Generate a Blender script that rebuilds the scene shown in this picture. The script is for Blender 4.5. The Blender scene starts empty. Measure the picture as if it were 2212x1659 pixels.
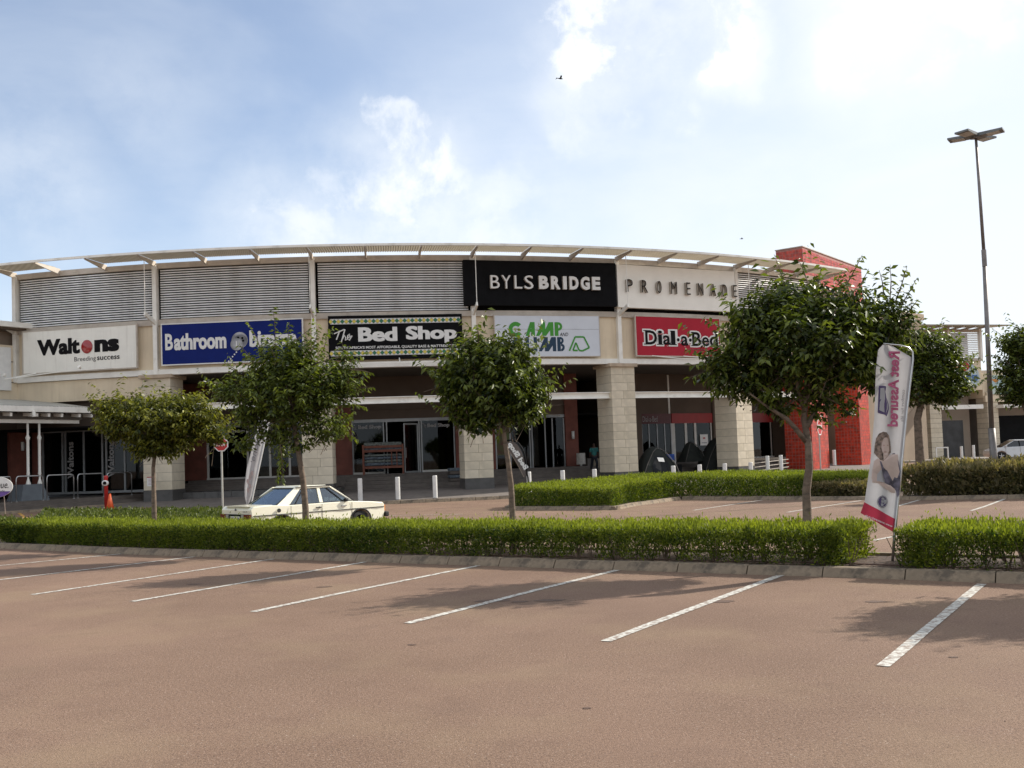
import bpy, math, random
import numpy as np
from mathutils import Vector, Matrix
random.seed(7); rng = np.random.default_rng(7)
PI = math.pi; sc = bpy.context.scene; COL = sc.collection
# ------------------------------------------------------------------ camera, world, sun, exposure
FPX = 2150.0; ROLL = math.asin(.0365); PITCH = math.atan(.049); SHIFT = 51.0; EYE = 1.85
_F = np.array([0, math.cos(PITCH), math.sin(PITCH)]); _U0 = np.array([0, -math.sin(PITCH), math.cos(PITCH)]); _R0 = np.array([1., 0, 0])
_U = math.cos(ROLL)*_U0+math.sin(ROLL)*_R0; _R = math.cos(ROLL)*_R0-math.sin(ROLL)*_U0; _C = np.array([0, 0, EYE])
cam = bpy.data.cameras.new('camera'); cam.sensor_width = 36; cam.lens = 36*FPX/2212; cam.shift_y = SHIFT/2212; cam.clip_end = 5000; cam.clip_start = .1
co = bpy.data.objects.new('camera', cam); COL.objects.link(co)
co.matrix_world = Matrix(((_R[0], _U[0], -_F[0], 0), (_R[1], _U[1], -_F[1], 0), (_R[2], _U[2], -_F[2], EYE), (0, 0, 0, 1)))
sc.camera = co
SUN_AZ = math.radians(27); SUN_EL = math.radians(35)          # azimuth from +x towards +y
SKY_STRENGTH = .060
sc.view_settings.view_transform = 'Standard'; sc.view_settings.look = 'None'; sc.view_settings.gamma = 1; sc.view_settings.use_curve_mapping = False
sc.view_settings.exposure = 1.56
sun = bpy.data.lights.new('sun', 'SUN'); sun.energy = 2.15; sun.angle = math.radians(.6); sun.color = (1, .93, .82)
so = bpy.data.objects.new('sun', sun); COL.objects.link(so)
SUND = Vector((math.cos(SUN_AZ)*math.cos(SUN_EL), math.sin(SUN_AZ)*math.cos(SUN_EL), math.sin(SUN_EL)))
so.rotation_euler = SUND.to_track_quat('Z', 'Y').to_euler()

def at(px, py, z):                      # ground point under a pixel of the photo at height z
    d = _F+_R*(px-1106)/FPX-_U*(py-829.5-SHIFT)/FPX; t = (z-EYE)/d[2]; P = _C+d*t; return Vector(P)
def gz(x, y):
    s = min(max((y-14)/26, 0), 1); kl = min(max((-9-x)/9, 0), 1); kr = min(max((x-14)/14, 0), 1)
    return -.22*s*(1-kl)*(1-kr)+.17*s*kr
def G(px, py, dz=0):
    z = 0
    for i in range(40): P = at(px, py, z+dz); z = gz(P.x, P.y)
    return Vector((P.x, P.y, z+dz))
def AY(px, py, Y):
    d = _F+_R*(px-1106)/FPX-_U*(py-829.5-SHIFT)/FPX; return Vector(_C+d*Y/d[1])

w = bpy.data.worlds.new('World'); sc.world = w; w.use_nodes = True
nt = w.node_tree; N = nt.nodes; L = nt.links; N.clear()
def nd(t, nodes=None, **kw):
    n = (nodes or N).new(t)
    for k, v in kw.items(): setattr(n, k, v)
    return n
def build_world():
    out = nd('ShaderNodeOutputWorld'); bg = nd('ShaderNodeBackground'); bg.inputs[1].default_value = SKY_STRENGTH
    sky = nd('ShaderNodeTexSky', sky_type='NISHITA'); sky.sun_disc = False; sky.sun_elevation = SUN_EL; sky.sun_rotation = PI/2-SUN_AZ
    sky.air_density = 1.0; sky.dust_density = 1.6; sky.ozone_density = 1.2; sky.altitude = 1400
    tc = nd('ShaderNodeTexCoord'); D = tc.outputs['Generated']
    def math_(op, a, b=None, clamp=False):
        m = nd('ShaderNodeMath', operation=op); m.use_clamp = clamp
        for i, v in enumerate((a, b)):
            if v is None: continue
            if isinstance(v, (int, float)): m.inputs[i].default_value = v
            else: L.new(v, m.inputs[i])
        return m.outputs[0]
    def noise(scale, detail, rough, vec, dist=0):
        n = nd('ShaderNodeTexNoise'); n.inputs['Scale'].default_value = scale; n.inputs['Detail'].default_value = detail; n.inputs['Roughness'].default_value = rough
        n.inputs['Distortion'].default_value = dist; L.new(vec, n.inputs['Vector']); return n
    def ramp(v, lo, hi):
        m = nd('ShaderNodeMapRange', interpolation_type='SMOOTHSTEP'); m.inputs['From Min'].default_value = lo; m.inputs['From Max'].default_value = hi; L.new(v, m.inputs['Value']); return m.outputs[0]
    mp = nd('ShaderNodeMapping'); mp.inputs['Scale'].default_value = (1, 1, 2.6); L.new(D, mp.inputs[0])
    veil = noise(2.6, 6, .55, mp.outputs[0], .3).outputs['Fac']
    det = noise(11, 8, .62, D, .2).outputs['Fac']
    wob = noise(6, 8, .62, D, .1)
    v1 = nd('ShaderNodeVectorMath', operation='SUBTRACT'); L.new(wob.outputs['Color'], v1.inputs[0]); v1.inputs[1].default_value = (.5, .5, .5)
    v2 = nd('ShaderNodeVectorMath', operation='SCALE'); L.new(v1.outputs[0], v2.inputs[0]); v2.inputs['Scale'].default_value = .10
    v3 = nd('ShaderNodeVectorMath', operation='ADD'); L.new(D, v3.inputs[0]); L.new(v2.outputs[0], v3.inputs[1])
    acc = None                                           # cumulus heads: (pixel x, y, radius in pixels, strength)
    for px, py, r, s in [(1310, 70, 160, 1), (1420, 40, 160, 1), (1530, 50, 140, 1), (1215, 85, 90, .95), (1310, 180, 80, .8), (1310, 240, 50, .7), (860, 250, 60, .7), (900, 340, 100, .85), (880, 430, 170, .75), (720, 450, 130, .5), (600, 490, 110, .5), (800, 490, 160, .6), (960, 480, 150, .6), (1070, 440, 100, .6), (1060, 500, 120, .5),
                         (1240, 300, 60, .6), (1460, 250, 45, .5), (1950, 60, 150, .6), (2080, 10, 110, .6), (1860, 110, 70, .5), (80, 350, 130, .22), (-300, 250, 260, .4), (2700, 200, 300, .8), (620, 500, 120, .6),
                         (300, -500, 300, .6), (1700, -700, 350, .7)]:
        d = _F+_R*(px-1106)/FPX-_U*(py-829.5-SHIFT)/FPX; d = d/np.linalg.norm(d)
        v = nd('ShaderNodeVectorMath', operation='DISTANCE'); L.new(v3.outputs[0], v.inputs[0]); v.inputs[1].default_value = tuple(d)
        m = nd('ShaderNodeMapRange', interpolation_type='SMOOTHSTEP'); R_ = r/FPX
        m.inputs['From Min'].default_value = R_*1.2; m.inputs['From Max'].default_value = R_*.55; m.inputs['To Max'].default_value = s; L.new(v.outputs['Value'], m.inputs['Value'])
        acc = m.outputs[0] if acc is None else math_('MAXIMUM', acc, m.outputs[0])
    puff = math_('MULTIPLY', acc, ramp(det, .30, .60))
    soft = None                                          # broad soft cloud banks
    for px, py, r, s in [(880, 440, 300, .85), (640, 500, 220, .7), (1080, 480, 220, .8), (1400, 60, 300, .8), (1280, 220, 170, .6), (1960, 50, 260, .7), (90, 370, 230, .45), (330, 230, 200, .3), (1900, -900, 500, .6), (-900, 300, 500, .5), (3100, 100, 500, .7)]:
        d = _F+_R*(px-1106)/FPX-_U*(py-829.5-SHIFT)/FPX; d = d/np.linalg.norm(d); v = nd('ShaderNodeVectorMath', operation='DISTANCE'); L.new(v3.outputs[0], v.inputs[0]); v.inputs[1].default_value = tuple(d)
        m = nd('ShaderNodeMapRange', interpolation_type='SMOOTHSTEP'); m.inputs['From Min'].default_value = r/FPX; m.inputs['From Max'].default_value = .1*r/FPX; m.inputs['To Max'].default_value = s; L.new(v.outputs['Value'], m.inputs['Value'])
        soft = m.outputs[0] if soft is None else math_('MAXIMUM', soft, m.outputs[0])
    soft = math_('MULTIPLY', soft, ramp(wob.outputs['Fac'], .26, .60))
    # thin high haze: thicker towards the horizon and towards the sun
    sp = nd('ShaderNodeSeparateXYZ'); L.new(D, sp.inputs[0])
    hor = ramp(sp.outputs['Z'], .34, .06)
    dot = nd('ShaderNodeVectorMath', operation='DOT_PRODUCT'); L.new(D, dot.inputs[0]); dot.inputs[1].default_value = tuple(SUND)
    sunw = ramp(dot.outputs['Value'], .15, .85)
    vl = ramp(veil, .38, .72)
    dc = _F+_R*(180-1106)/FPX-_U*(60-829.5-SHIFT)/FPX; dc = dc/np.linalg.norm(dc)          # the clear blue gap at the upper left
    dv = nd('ShaderNodeVectorMath', operation='DISTANCE'); L.new(v3.outputs[0], dv.inputs[0]); dv.inputs[1].default_value = tuple(dc)
    gap = ramp(dv.outputs['Value'], .80, .10)
    base = math_('SUBTRACT', .72, math_('MULTIPLY', gap, .60))
    haze = math_('ADD', math_('MULTIPLY', vl, .24), math_('ADD', math_('ADD', base, math_('MULTIPLY', hor, .30)), math_('MULTIPLY', sunw, .10)), True)
    cov = math_('MAXIMUM', puff, haze, True)
    cov = math_('ADD', cov, math_('MULTIPLY', math_('SUBTRACT', 1, cov), math_('MULTIPLY', soft, .9)), True)
    cloud = nd('ShaderNodeMix', data_type='RGBA'); cloud.inputs['A'].default_value = (5.55, 5.85, 6.2, 1); cloud.inputs['B'].default_value = (7.0, 7.0, 6.9, 1); L.new(math_('MAXIMUM', math_('MULTIPLY', puff, ramp(det, .38, .60)), math_('MULTIPLY', soft, .55)), cloud.inputs['Factor'])
    mix = nd('ShaderNodeMix', data_type='RGBA'); L.new(math_('MULTIPLY', cov, .92), mix.inputs['Factor']); L.new(sky.outputs[0], mix.inputs['A']); L.new(cloud.outputs['Result'], mix.inputs['B'])
    L.new(mix.outputs['Result'], bg.inputs[0]); L.new(bg.outputs[0], out.inputs[0])
build_world()

# ------------------------------------------------------------------ materials
MATS = {}
def mat(name, col, rough=.6, metal=0, var=.12, scale=6, bump=.0, bscale=60, col2=None, spec=.5, attr=None, trans=0, emis=None, coat=0):
    if name in MATS: return MATS[name]
    m = bpy.data.materials.new(name); m.use_nodes = True; t = m.node_tree; n = t.nodes; l = t.links; b = n['Principled BSDF']
    b.inputs['Roughness'].default_value = rough; b.inputs['Metallic'].default_value = metal; b.inputs['Specular IOR Level'].default_value = spec
    b.inputs['Coat Weight'].default_value = coat
    tc = n.new('ShaderNodeTexCoord')
    no = n.new('ShaderNodeTexNoise'); no.inputs['Scale'].default_value = scale; no.inputs['Detail'].default_value = 6; l.new(tc.outputs['Object'], no.inputs['Vector'])
    mx = n.new('ShaderNodeMix'); mx.data_type = 'RGBA'
    c = tuple(col); c2 = col2 or tuple(max(0, x*(1-var*2)) for x in c); c1 = c if col2 else tuple(min(1, x*(1+var*.5)) for x in c)
    mx.inputs['A'].default_value = (*c2, 1); mx.inputs['B'].default_value = (*c1, 1)
    r = n.new('ShaderNodeMapRange'); r.inputs['From Min'].default_value = .35; r.inputs['From Max'].default_value = .65
    if attr:
        a = n.new('ShaderNodeAttribute'); a.attribute_name = attr; l.new(a.outputs['Fac'], mx.inputs['Factor'])
    else:
        l.new(no.outputs['Fac'], r.inputs['Value']); l.new(r.outputs[0], mx.inputs['Factor'])
    l.new(mx.outputs['Result'], b.inputs['Base Color'])
    if bump:
        n2 = n.new('ShaderNodeTexNoise'); n2.inputs['Scale'].default_value = bscale; n2.inputs['Detail'].default_value = 5; l.new(tc.outputs['Object'], n2.inputs['Vector'])
        bp = n.new('ShaderNodeBump'); bp.inputs['Strength'].default_value = bump; bp.inputs['Distance'].default_value = .02; l.new(n2.outputs['Fac'], bp.inputs['Height']); l.new(bp.outputs[0], b.inputs['Normal'])
    if trans:
        tr = n.new('ShaderNodeBsdfTranslucent'); tb = n.new('ShaderNodeMix'); tb.data_type = 'RGBA'; tb.blend_type = 'MULTIPLY'; tb.inputs['Factor'].default_value = 1
        l.new(mx.outputs['Result'], tb.inputs['A']); tb.inputs['B'].default_value = (1.5, 1.6, .6, 1) if attr else (1, 1, 1, 1)
        l.new(tb.outputs['Result'], tr.inputs['Color']); ms = n.new('ShaderNodeMixShader'); ms.inputs[0].default_value = trans
        l.new(b.outputs[0], ms.inputs[1]); l.new(tr.outputs[0], ms.inputs[2]); l.new(ms.outputs[0], n['Material Output'].inputs['Surface'])
    MATS[name] = m; return m
def dirt(m, col=(.09, .07, .05), amount=.6, scale=1.5, lo=.52, hi=.68, stretch=(1, 1, 1)):
    t = m.node_tree; n = t.nodes; l = t.links; b = n['Principled BSDF']; src = b.inputs['Base Color'].links[0].from_socket
    tc = n.new('ShaderNodeTexCoord'); mp = n.new('ShaderNodeMapping'); mp.inputs['Scale'].default_value = stretch; l.new(tc.outputs['Object'], mp.inputs[0])
    no = n.new('ShaderNodeTexNoise'); no.inputs['Scale'].default_value = scale; no.inputs['Detail'].default_value = 8; no.inputs['Roughness'].default_value = .65; l.new(mp.outputs[0], no.inputs['Vector'])
    r = n.new('ShaderNodeMapRange'); r.inputs['From Min'].default_value = lo; r.inputs['From Max'].default_value = hi; r.inputs['To Max'].default_value = amount; l.new(no.outputs['Fac'], r.inputs['Value'])
    mx = n.new('ShaderNodeMix'); mx.data_type = 'RGBA'; l.new(src, mx.inputs['A']); mx.inputs['B'].default_value = (*col, 1); l.new(r.outputs[0], mx.inputs['Factor']); l.new(mx.outputs['Result'], b.inputs['Base Color']); return m
def glass_mat(name, tint=(.25, .28, .28), rough=.02, ior=1.5):
    m = bpy.data.materials.new(name); m.use_nodes = True; t = m.node_tree; n = t.nodes; l = t.links; n.remove(n['Principled BSDF'])
    tr = n.new('ShaderNodeBsdfTransparent'); tr.inputs[0].default_value = (*tint, 1); gl = n.new('ShaderNodeBsdfGlossy'); gl.inputs['Roughness'].default_value = rough; gl.inputs[0].default_value = (.9, .95, 1, 1)
    lw = n.new('ShaderNodeLayerWeight'); lw.inputs['Blend'].default_value = .5; pw = n.new('ShaderNodeMath'); pw.operation = 'POWER'; pw.inputs[1].default_value = 4.5; l.new(lw.outputs['Facing'], pw.inputs[0])
    fr = n.new('ShaderNodeMath'); fr.operation = 'MULTIPLY_ADD'; fr.inputs[1].default_value = .9; fr.inputs[2].default_value = ((ior-1)/(ior+1))**2*1.6; l.new(pw.outputs[0], fr.inputs[0])
    tc = n.new('ShaderNodeTexCoord'); no = n.new('ShaderNodeTexNoise'); no.inputs['Scale'].default_value = 3; l.new(tc.outputs['Object'], no.inputs['Vector']); bp = n.new('ShaderNodeBump'); bp.inputs['Strength'].default_value = .03; l.new(no.outputs['Fac'], bp.inputs['Height'])
    l.new(bp.outputs[0], gl.inputs['Normal'])
    ms = n.new('ShaderNodeMixShader'); l.new(fr.outputs[0], ms.inputs[0]); l.new(tr.outputs[0], ms.inputs[1]); l.new(gl.outputs[0], ms.inputs[2]); l.new(ms.outputs[0], n['Material Output'].inputs['Surface']); return m

# asphalt with fine stones
def asphalt():
    m = mat('red_asphalt', (.214, .139, .098), .88, 0, .10, .35, .55, 95, col2=(.172, .110, .076), spec=.2)
    t = m.node_tree; n = t.nodes; l = t.links; b = n['Principled BSDF']; src = b.inputs['Base Color'].links[0].from_socket
    tc = n.new('ShaderNodeTexCoord')
    def layer(src, tex_scale, lo, hi, col, amt, kind='ShaderNodeTexNoise'):
        no = n.new(kind); no.inputs['Scale'].default_value = tex_scale; l.new(tc.outputs['Object'], no.inputs['Vector'])
        if kind == 'ShaderNodeTexNoise': no.inputs['Detail'].default_value = 4; o = no.outputs['Fac']
        else: o = no.outputs['Color']
        r = n.new('ShaderNodeMapRange'); r.inputs['From Min'].default_value = lo; r.inputs['From Max'].default_value = hi; r.inputs['To Max'].default_value = amt; l.new(o, r.inputs['Value'])
        mx = n.new('ShaderNodeMix'); mx.data_type = 'RGBA'; l.new(src, mx.inputs['A']); mx.inputs['B'].default_value = (*col, 1); l.new(r.outputs[0], mx.inputs['Factor']); return mx.outputs['Result']
    src = layer(src, 60, .52, .72, (.36, .245, .19), .75)
    src = layer(src, 44, .50, .34, (.075, .048, .038), .6)
    src = layer(src, 110, .86, .98, (.5, .42, .36), .55, 'ShaderNodeTexVoronoi')
    src = layer(src, .9, .60, .78, (.115, .075, .06), .4)
    src = layer(src, .22, .50, .75, (.27, .175, .125), .5)
    src = layer(src, .55, .50, .68, (.25, .18, .115), .40)
    src = layer(src, 2.4, .56, .76, (.135, .085, .062), .35)
    src = layer(src, .12, .50, .64, (.155, .098, .075), .40)
    l.new(src, b.inputs['Base Color']); return m
M_ASPH = asphalt()
M_LINE = dirt(mat('road_paint_white', (.56, .55, .50), .8, 0, .1, 20, .2, 80), (.20, .14, .11), .85, 14, .45, .58)
M_YEL = dirt(mat('road_paint_yellow', (.55, .30, .06), .8, 0, .1, 20), (.2, .12, .08), .6, 9, .5, .6)
M_KERB = dirt(mat('kerb_concrete', (.27, .205, .14), .9, 0, .15, 3, .3, 40), (.075, .06, .045), .85, 3.2, .47, .62)
M_SOIL = mat('mulch_soil', (.09, .055, .038), .95, 0, .3, 8, .8, 25, col2=(.035, .02, .014))
M_CREAM = dirt(mat('cream_plaster', (.74, .62, .45), .85, 0, .05, .8, .08, 40), (.56, .46, .33), .5, .9, .5, .75, (1, 1, .25))
dirt(M_CREAM, (.58, .47, .33), .45, 1.1, .50, .66, (3.2, 3.2, .22)); dirt(M_CREAM, (.36, .28, .20), .28, 1.7, .62, .74, (4, 4, .15))
M_GREIGE = dirt(mat('greige_beam', (.52, .46, .39), .75, 0, .06, 1.5, .05, 30), (.28, .23, .18), .6, 1.2, .5, .7)
M_WHITE = dirt(mat('white_painted_steel', (.85, .82, .75), .5, 0, .04, 2), (.42, .37, .30), .4, 1.5, .55, .75)
M_SLAT = dirt(mat('louvre_white_metal', (.84, .85, .84), .5, 0, .05, 2), (.38, .35, .3), .4, 1.1, .5, .7)
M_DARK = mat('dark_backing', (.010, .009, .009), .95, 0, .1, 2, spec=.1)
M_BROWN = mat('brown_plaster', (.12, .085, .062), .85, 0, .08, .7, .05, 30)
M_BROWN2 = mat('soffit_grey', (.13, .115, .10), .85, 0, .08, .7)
M_TERRA = mat('terracotta_facing', (.19, .06, .04), .75, 0, .12, 2, .1, 20)
M_BLOCK = mat('sandstone_block', (.66, .575, .44), .88, 0, .05, 3, .08, 45)
M_BLOCK2 = mat('sandstone_block_weathered', (.61, .53, .40), .9, 0, .06, 3, .1, 40)
M_CAP = mat('sandstone_cap', (.46, .36, .26), .85, 0, .08, 3, .1, 30)
M_GROUT = mat('block_mortar', (.22, .18, .14), .95)
M_PLINTH = mat('dark_plinth_tile', (.085, .08, .075), .45, 0, .12, 3)
M_PAVE = dirt(mat('pavement_grey', (.16, .135, .118), .85, 0, .1, 2, .2, 30), (.08, .065, .055), .5, .6, .5, .75)
M_STEP = mat('step_tile', (.12, .098, .082), .6, 0, .12, 3)
M_FRAME = mat('shopfront_aluminium', (.32, .33, .33), .4, .4, .06, 3)
M_FRAMEW = mat('shopfront_white_frame', (.60, .57, .52), .5, 0, .05, 3)
M_GLASS = glass_mat('shop_glass', ior=1.28); M_CARGL = glass_mat('car_glass', (.60, .65, .68), .01, 1.75)
M_SILVER = mat('brushed_rail', (.5, .5, .5), .3, .9, .05, 8)
M_RED = mat('red_paint', (.42, .02, .018), .45, 0, .06, 3)
M_SIGNRED = mat('sign_red_face', (.40, .022, .040), .6, 0, .03, 2, spec=.15)
M_TILE = mat('red_mosaic_tile', (.58, .052, .022), .28, 0, .25, 3.3, attr=None)
M_TGROUT = mat('tile_grout', (.42, .19, .16), .8)
M_BLACK = mat('black_panel', (.005, .005, .006), .7, 0, .2, 2, spec=.12)
M_INK = mat('black_lettering', (.008, .007, .008), .6, 0, .2, 4, spec=.12)
M_LETW = mat('white_lettering', (.74, .73, .70), .5, 0, .04, 4)
M_SIGNW = dirt(mat('sign_white_face', (.86, .83, .75), .6, 0, .02, 1), (.5, .47, .42), .3, .7, .5, .8)
dirt(M_SIGNW, (.52, .47, .40), .35, 1.4, .54, .70, (3, .25, 3))
M_SIGNG = mat('sign_pale_grey_face', (.62, .65, .70), .6, 0, .03, 1)
M_BLUE = mat('sign_blue_face', (.007, .018, .14), .6, 0, .05, 2, spec=.12)
M_GREEN = mat('sign_green', (.045, .27, .02), .6, 0, .05, 4); M_NAVY = mat('sign_navy', (.006, .035, .075), .65, 0, .05, 4)
M_YELL = mat('sign_yellow', (.65, .52, .08), .5, 0, .05, 4); M_DGRN = mat('sign_dark_green', (.012, .15, .07), .5, 0, .05, 4)
M_FOAM = mat('yellow_foam', (.62, .48, .06), .7, 0, .15, 4, .2, 10)
M_BARK = mat('smooth_grey_bark', (.20, .145, .105), .9, 0, .2, 7, .5, 18, col2=(.13, .095, .07)); dirt(M_BARK, (.07, .055, .04), .7, 5, .5, .6, (1, 1, 3))
M_TWIG = mat('twig_bark', (.14, .10, .07), .9)
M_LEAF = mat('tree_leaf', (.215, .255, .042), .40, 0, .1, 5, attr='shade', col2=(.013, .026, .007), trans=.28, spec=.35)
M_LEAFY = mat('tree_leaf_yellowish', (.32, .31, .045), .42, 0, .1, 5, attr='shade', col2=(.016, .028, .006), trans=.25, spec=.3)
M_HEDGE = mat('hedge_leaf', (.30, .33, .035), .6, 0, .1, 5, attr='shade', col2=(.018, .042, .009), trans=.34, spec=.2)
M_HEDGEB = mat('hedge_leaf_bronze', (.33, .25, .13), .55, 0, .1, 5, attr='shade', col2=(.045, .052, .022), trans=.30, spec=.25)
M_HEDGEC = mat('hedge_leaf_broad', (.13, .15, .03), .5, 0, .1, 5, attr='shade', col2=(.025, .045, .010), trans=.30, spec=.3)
M_LITTER = mat('dry_leaf', (.22, .13, .07), .85, 0, .2, 5, attr='shade', col2=(.09, .045, .025))

# ------------------------------------------------------------------ mesh helpers
def ngrid(v): return Vector(v)
class MB:
    def __init__(s): s.v = []; s.f = []; s.m = []
    def add(s, vs, fs, M=None, mi=0):
        o = len(s.v)
        for p in vs:
            p = Vector(p); s.v.append(tuple(M @ p if M is not None else p))
        for f in fs: s.f.append(tuple(i+o for i in f)); s.m.append(mi)
        return s
    def box(s, c, d, M=None, mi=0, rz=0):
        x, y, z = d[0]/2, d[1]/2, d[2]/2; R = Matrix.Rotation(rz, 3, 'Z'); c = Vector(c)
        vs = [c+R @ Vector(q) for q in [(-x, -y, -z), (x, -y, -z), (x, y, -z), (-x, y, -z), (-x, -y, z), (x, -y, z), (x, y, z), (-x, y, z)]]
        return s.add(vs, [(0, 3, 2, 1), (4, 5, 6, 7), (0, 1, 5, 4), (1, 2, 6, 5), (2, 3, 7, 6), (3, 0, 4, 7)], M, mi)
    def hexa(s, P, mi=0):               # 4 bottom + 4 top corners
        return s.add(P, [(0, 3, 2, 1), (4, 5, 6, 7), (0, 1, 5, 4), (1, 2, 6, 5), (2, 3, 7, 6), (3, 0, 4, 7)], None, mi)
    def bar(s, a, b, wd, ht=None, mi=0, up=(0, 0, 1)):
        a = Vector(a); b = Vector(b); d = (b-a).normalized(); u = Vector(up)
        if abs(d.dot(u)) > .95: u = Vector((0, 1, 0))
        x = d.cross(u).normalized()*wd/2; y = x.cross(d).normalized()*(ht or wd)/2
        return s.hexa([a-x-y, a+x-y, b+x-y, b-x-y, a-x+y, a+x+y, b+x+y, b-x+y], mi)
    def tube(s, pts, rad, n=8, M=None, mi=0, caps=True):
        pts = [Vector(p) for p in pts]; k = len(pts); rad = rad if isinstance(rad, (list, tuple)) else [rad]*k
        o = len(s.v); prev = None
        for i, p in enumerate(pts):
            d = (pts[min(i+1, k-1)]-pts[max(i-1, 0)]).normalized()
            if prev is None: a = d.orthogonal().normalized()
            else: a = (prev-d*prev.dot(d)).normalized()
            prev = a; b = d.cross(a)
            for j in range(n):
                q = p+(a*math.cos(2*PI*j/n)+b*math.sin(2*PI*j/n))*rad[i]; s.v.append(tuple(M @ q if M is not None else q))
        for i in range(k-1):
            for j in range(n): s.f.append((o+i*n+j, o+i*n+(j+1) % n, o+(i+1)*n+(j+1) % n, o+(i+1)*n+j)); s.m.append(mi)
        if caps:
            s.f.append(tuple(o+j for j in range(n))[::-1]); s.m.append(mi); s.f.append(tuple(o+(k-1)*n+j for j in range(n))); s.m.append(mi)
        return s
    def prism(s, poly, z0, z1, M=None, mi=0):   # polygon in xy, extruded in z
        n = len(poly); vs = [(p[0], p[1], z0) for p in poly]+[(p[0], p[1], z1) for p in poly]
        return s.add(vs, [tuple(range(n))[::-1], tuple(range(n, 2*n))]+[(i, (i+1) % n, n+(i+1) % n, n+i) for i in range(n)], M, mi)
    def arc(s, k0, k1, r0, r1, z0, z1, n=6, mi=0, z0b=None, z1b=None):   # curved box; r1 is the outer face, z0b/z1b are heights there
        z0b = z0 if z0b is None else z0b; z1b = z1 if z1b is None else z1b; o = len(s.v)
        for i in range(n+1):
            t = TH(k0+(k1-k0)*i/n)
            for r, z in ((r0, z0), (r1, z0b), (r1, z1b), (r0, z1)): s.v.append((r*math.sin(t), -r*math.cos(t), z))
        for i in range(n):
            a = o+4*i; b = a+4
            for j in range(4): s.f.append((a+j, b+j, b+(j+1) % 4, a+(j+1) % 4)); s.m.append(mi)
        s.f.append((o, o+1, o+2, o+3)); s.m.append(mi); e = o+4*n; s.f.append((e+3, e+2, e+1, e)); s.m.append(mi)
        return s
    def mesh(s, name, mats, smooth=False):
        me = bpy.data.meshes.new(name); me.from_pydata(s.v, [], s.f)
        for m in (mats if isinstance(mats, (list, tuple)) else [mats]): me.materials.append(m)
        if len(me.materials) > 1: me.polygons.foreach_set('material_index', s.m)
        if smooth: me.polygons.foreach_set('use_smooth', [True]*len(me.polygons))
        me.update(); return me
    def build(s, name, mats, parent=None, smooth=False, loc=None, bevel=0, auto=None):
        return link(name, s.mesh(name, mats, smooth or auto is not None), parent, loc, bevel=bevel, auto=auto)
def link(name, me, parent=None, loc=None, rz=0, bevel=0, auto=None):
    o = bpy.data.objects.new(name, me); COL.objects.link(o)
    if parent is not None: o.parent = parent
    if loc is not None: o.location = loc
    o.rotation_euler[2] = rz
    if bevel:
        b = o.modifiers.new('bevel', 'BEVEL'); b.width = bevel; b.segments = 2; b.limit_method = 'ANGLE'; b.angle_limit = .6
    if auto is not None:
        try: me.set_sharp_from_angle(angle=math.radians(auto))
        except Exception: pass
    return o
def tag(o, label=None, cat=None, group=None, kind=None):
    if label: o['label'] = label
    if cat: o['category'] = cat
    if group: o['group'] = group
    if kind: o['kind'] = kind
    return o
def thing(name, label, cat, loc=(0, 0, 0), rz=0, group=None):
    o = bpy.data.objects.new(name, None); COL.objects.link(o); o.location = loc; o.rotation_euler[2] = rz; o.empty_display_size = .3
    return tag(o, label, cat, group)
def copy_thing(root, loc, rz=None, label=None):
    r = root.copy(); COL.objects.link(r); r.location = loc
    if rz is not None: r.rotation_euler[2] = rz
    if label: r['label'] = label
    for ch in root.children:
        c = ch.copy(); COL.objects.link(c); c.parent = r
        for g in ch.children:
            d = g.copy(); COL.objects.link(d); d.parent = c
    return r
def np_mesh(name, V, T, mats, shade=None, smooth=False):      # triangles from numpy
    me = bpy.data.meshes.new(name); me.vertices.add(len(V)); me.vertices.foreach_set('co', V.astype(np.float32).ravel())
    nt_ = len(T); me.loops.add(nt_*3); me.loops.foreach_set('vertex_index', T.astype(np.int32).ravel()); me.polygons.add(nt_)
    me.polygons.foreach_set('loop_start', np.arange(0, nt_*3, 3, dtype=np.int32)); me.polygons.foreach_set('loop_total', np.full(nt_, 3, dtype=np.int32))
    for m in (mats if isinstance(mats, (list, tuple)) else [mats]): me.materials.append(m)
    if shade is not None:
        a = me.attributes.new('shade', 'FLOAT', 'POINT'); a.data.foreach_set('value', shade.astype(np.float32))
    me.update(calc_edges=True); return me
# text as mesh, normalised to a box of width w and height h with its lower left corner at the origin
_TC = {}
def glyphs(body, bold=0.0, shear=0.0, depth=0.0, spacing=1.0):
    key = (body, bold, shear, depth, spacing)
    if key in _TC: return _TC[key]
    cu = bpy.data.curves.new('t', 'FONT'); cu.body = body; cu.size = 1; cu.offset = bold; cu.shear = shear; cu.extrude = depth; cu.resolution_u = 3; cu.space_character = spacing
    ob = bpy.data.objects.new('t', cu); COL.objects.link(ob); bpy.context.view_layer.update()
    me = bpy.data.meshes.new_from_object(ob.evaluated_get(bpy.context.evaluated_depsgraph_get()))
    vs = [v.co.copy() for v in me.vertices]; fs = [tuple(p.vertices) for p in me.polygons]
    bpy.data.objects.remove(ob); bpy.data.curves.remove(cu); bpy.data.meshes.remove(me)
    x0 = min(v.x for v in vs); x1 = max(v.x for v in vs); y0 = min(v.y for v in vs); y1 = max(v.y for v in vs)
    _TC[key] = (vs, fs, x0, x1, y0, y1); return _TC[key]
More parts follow.
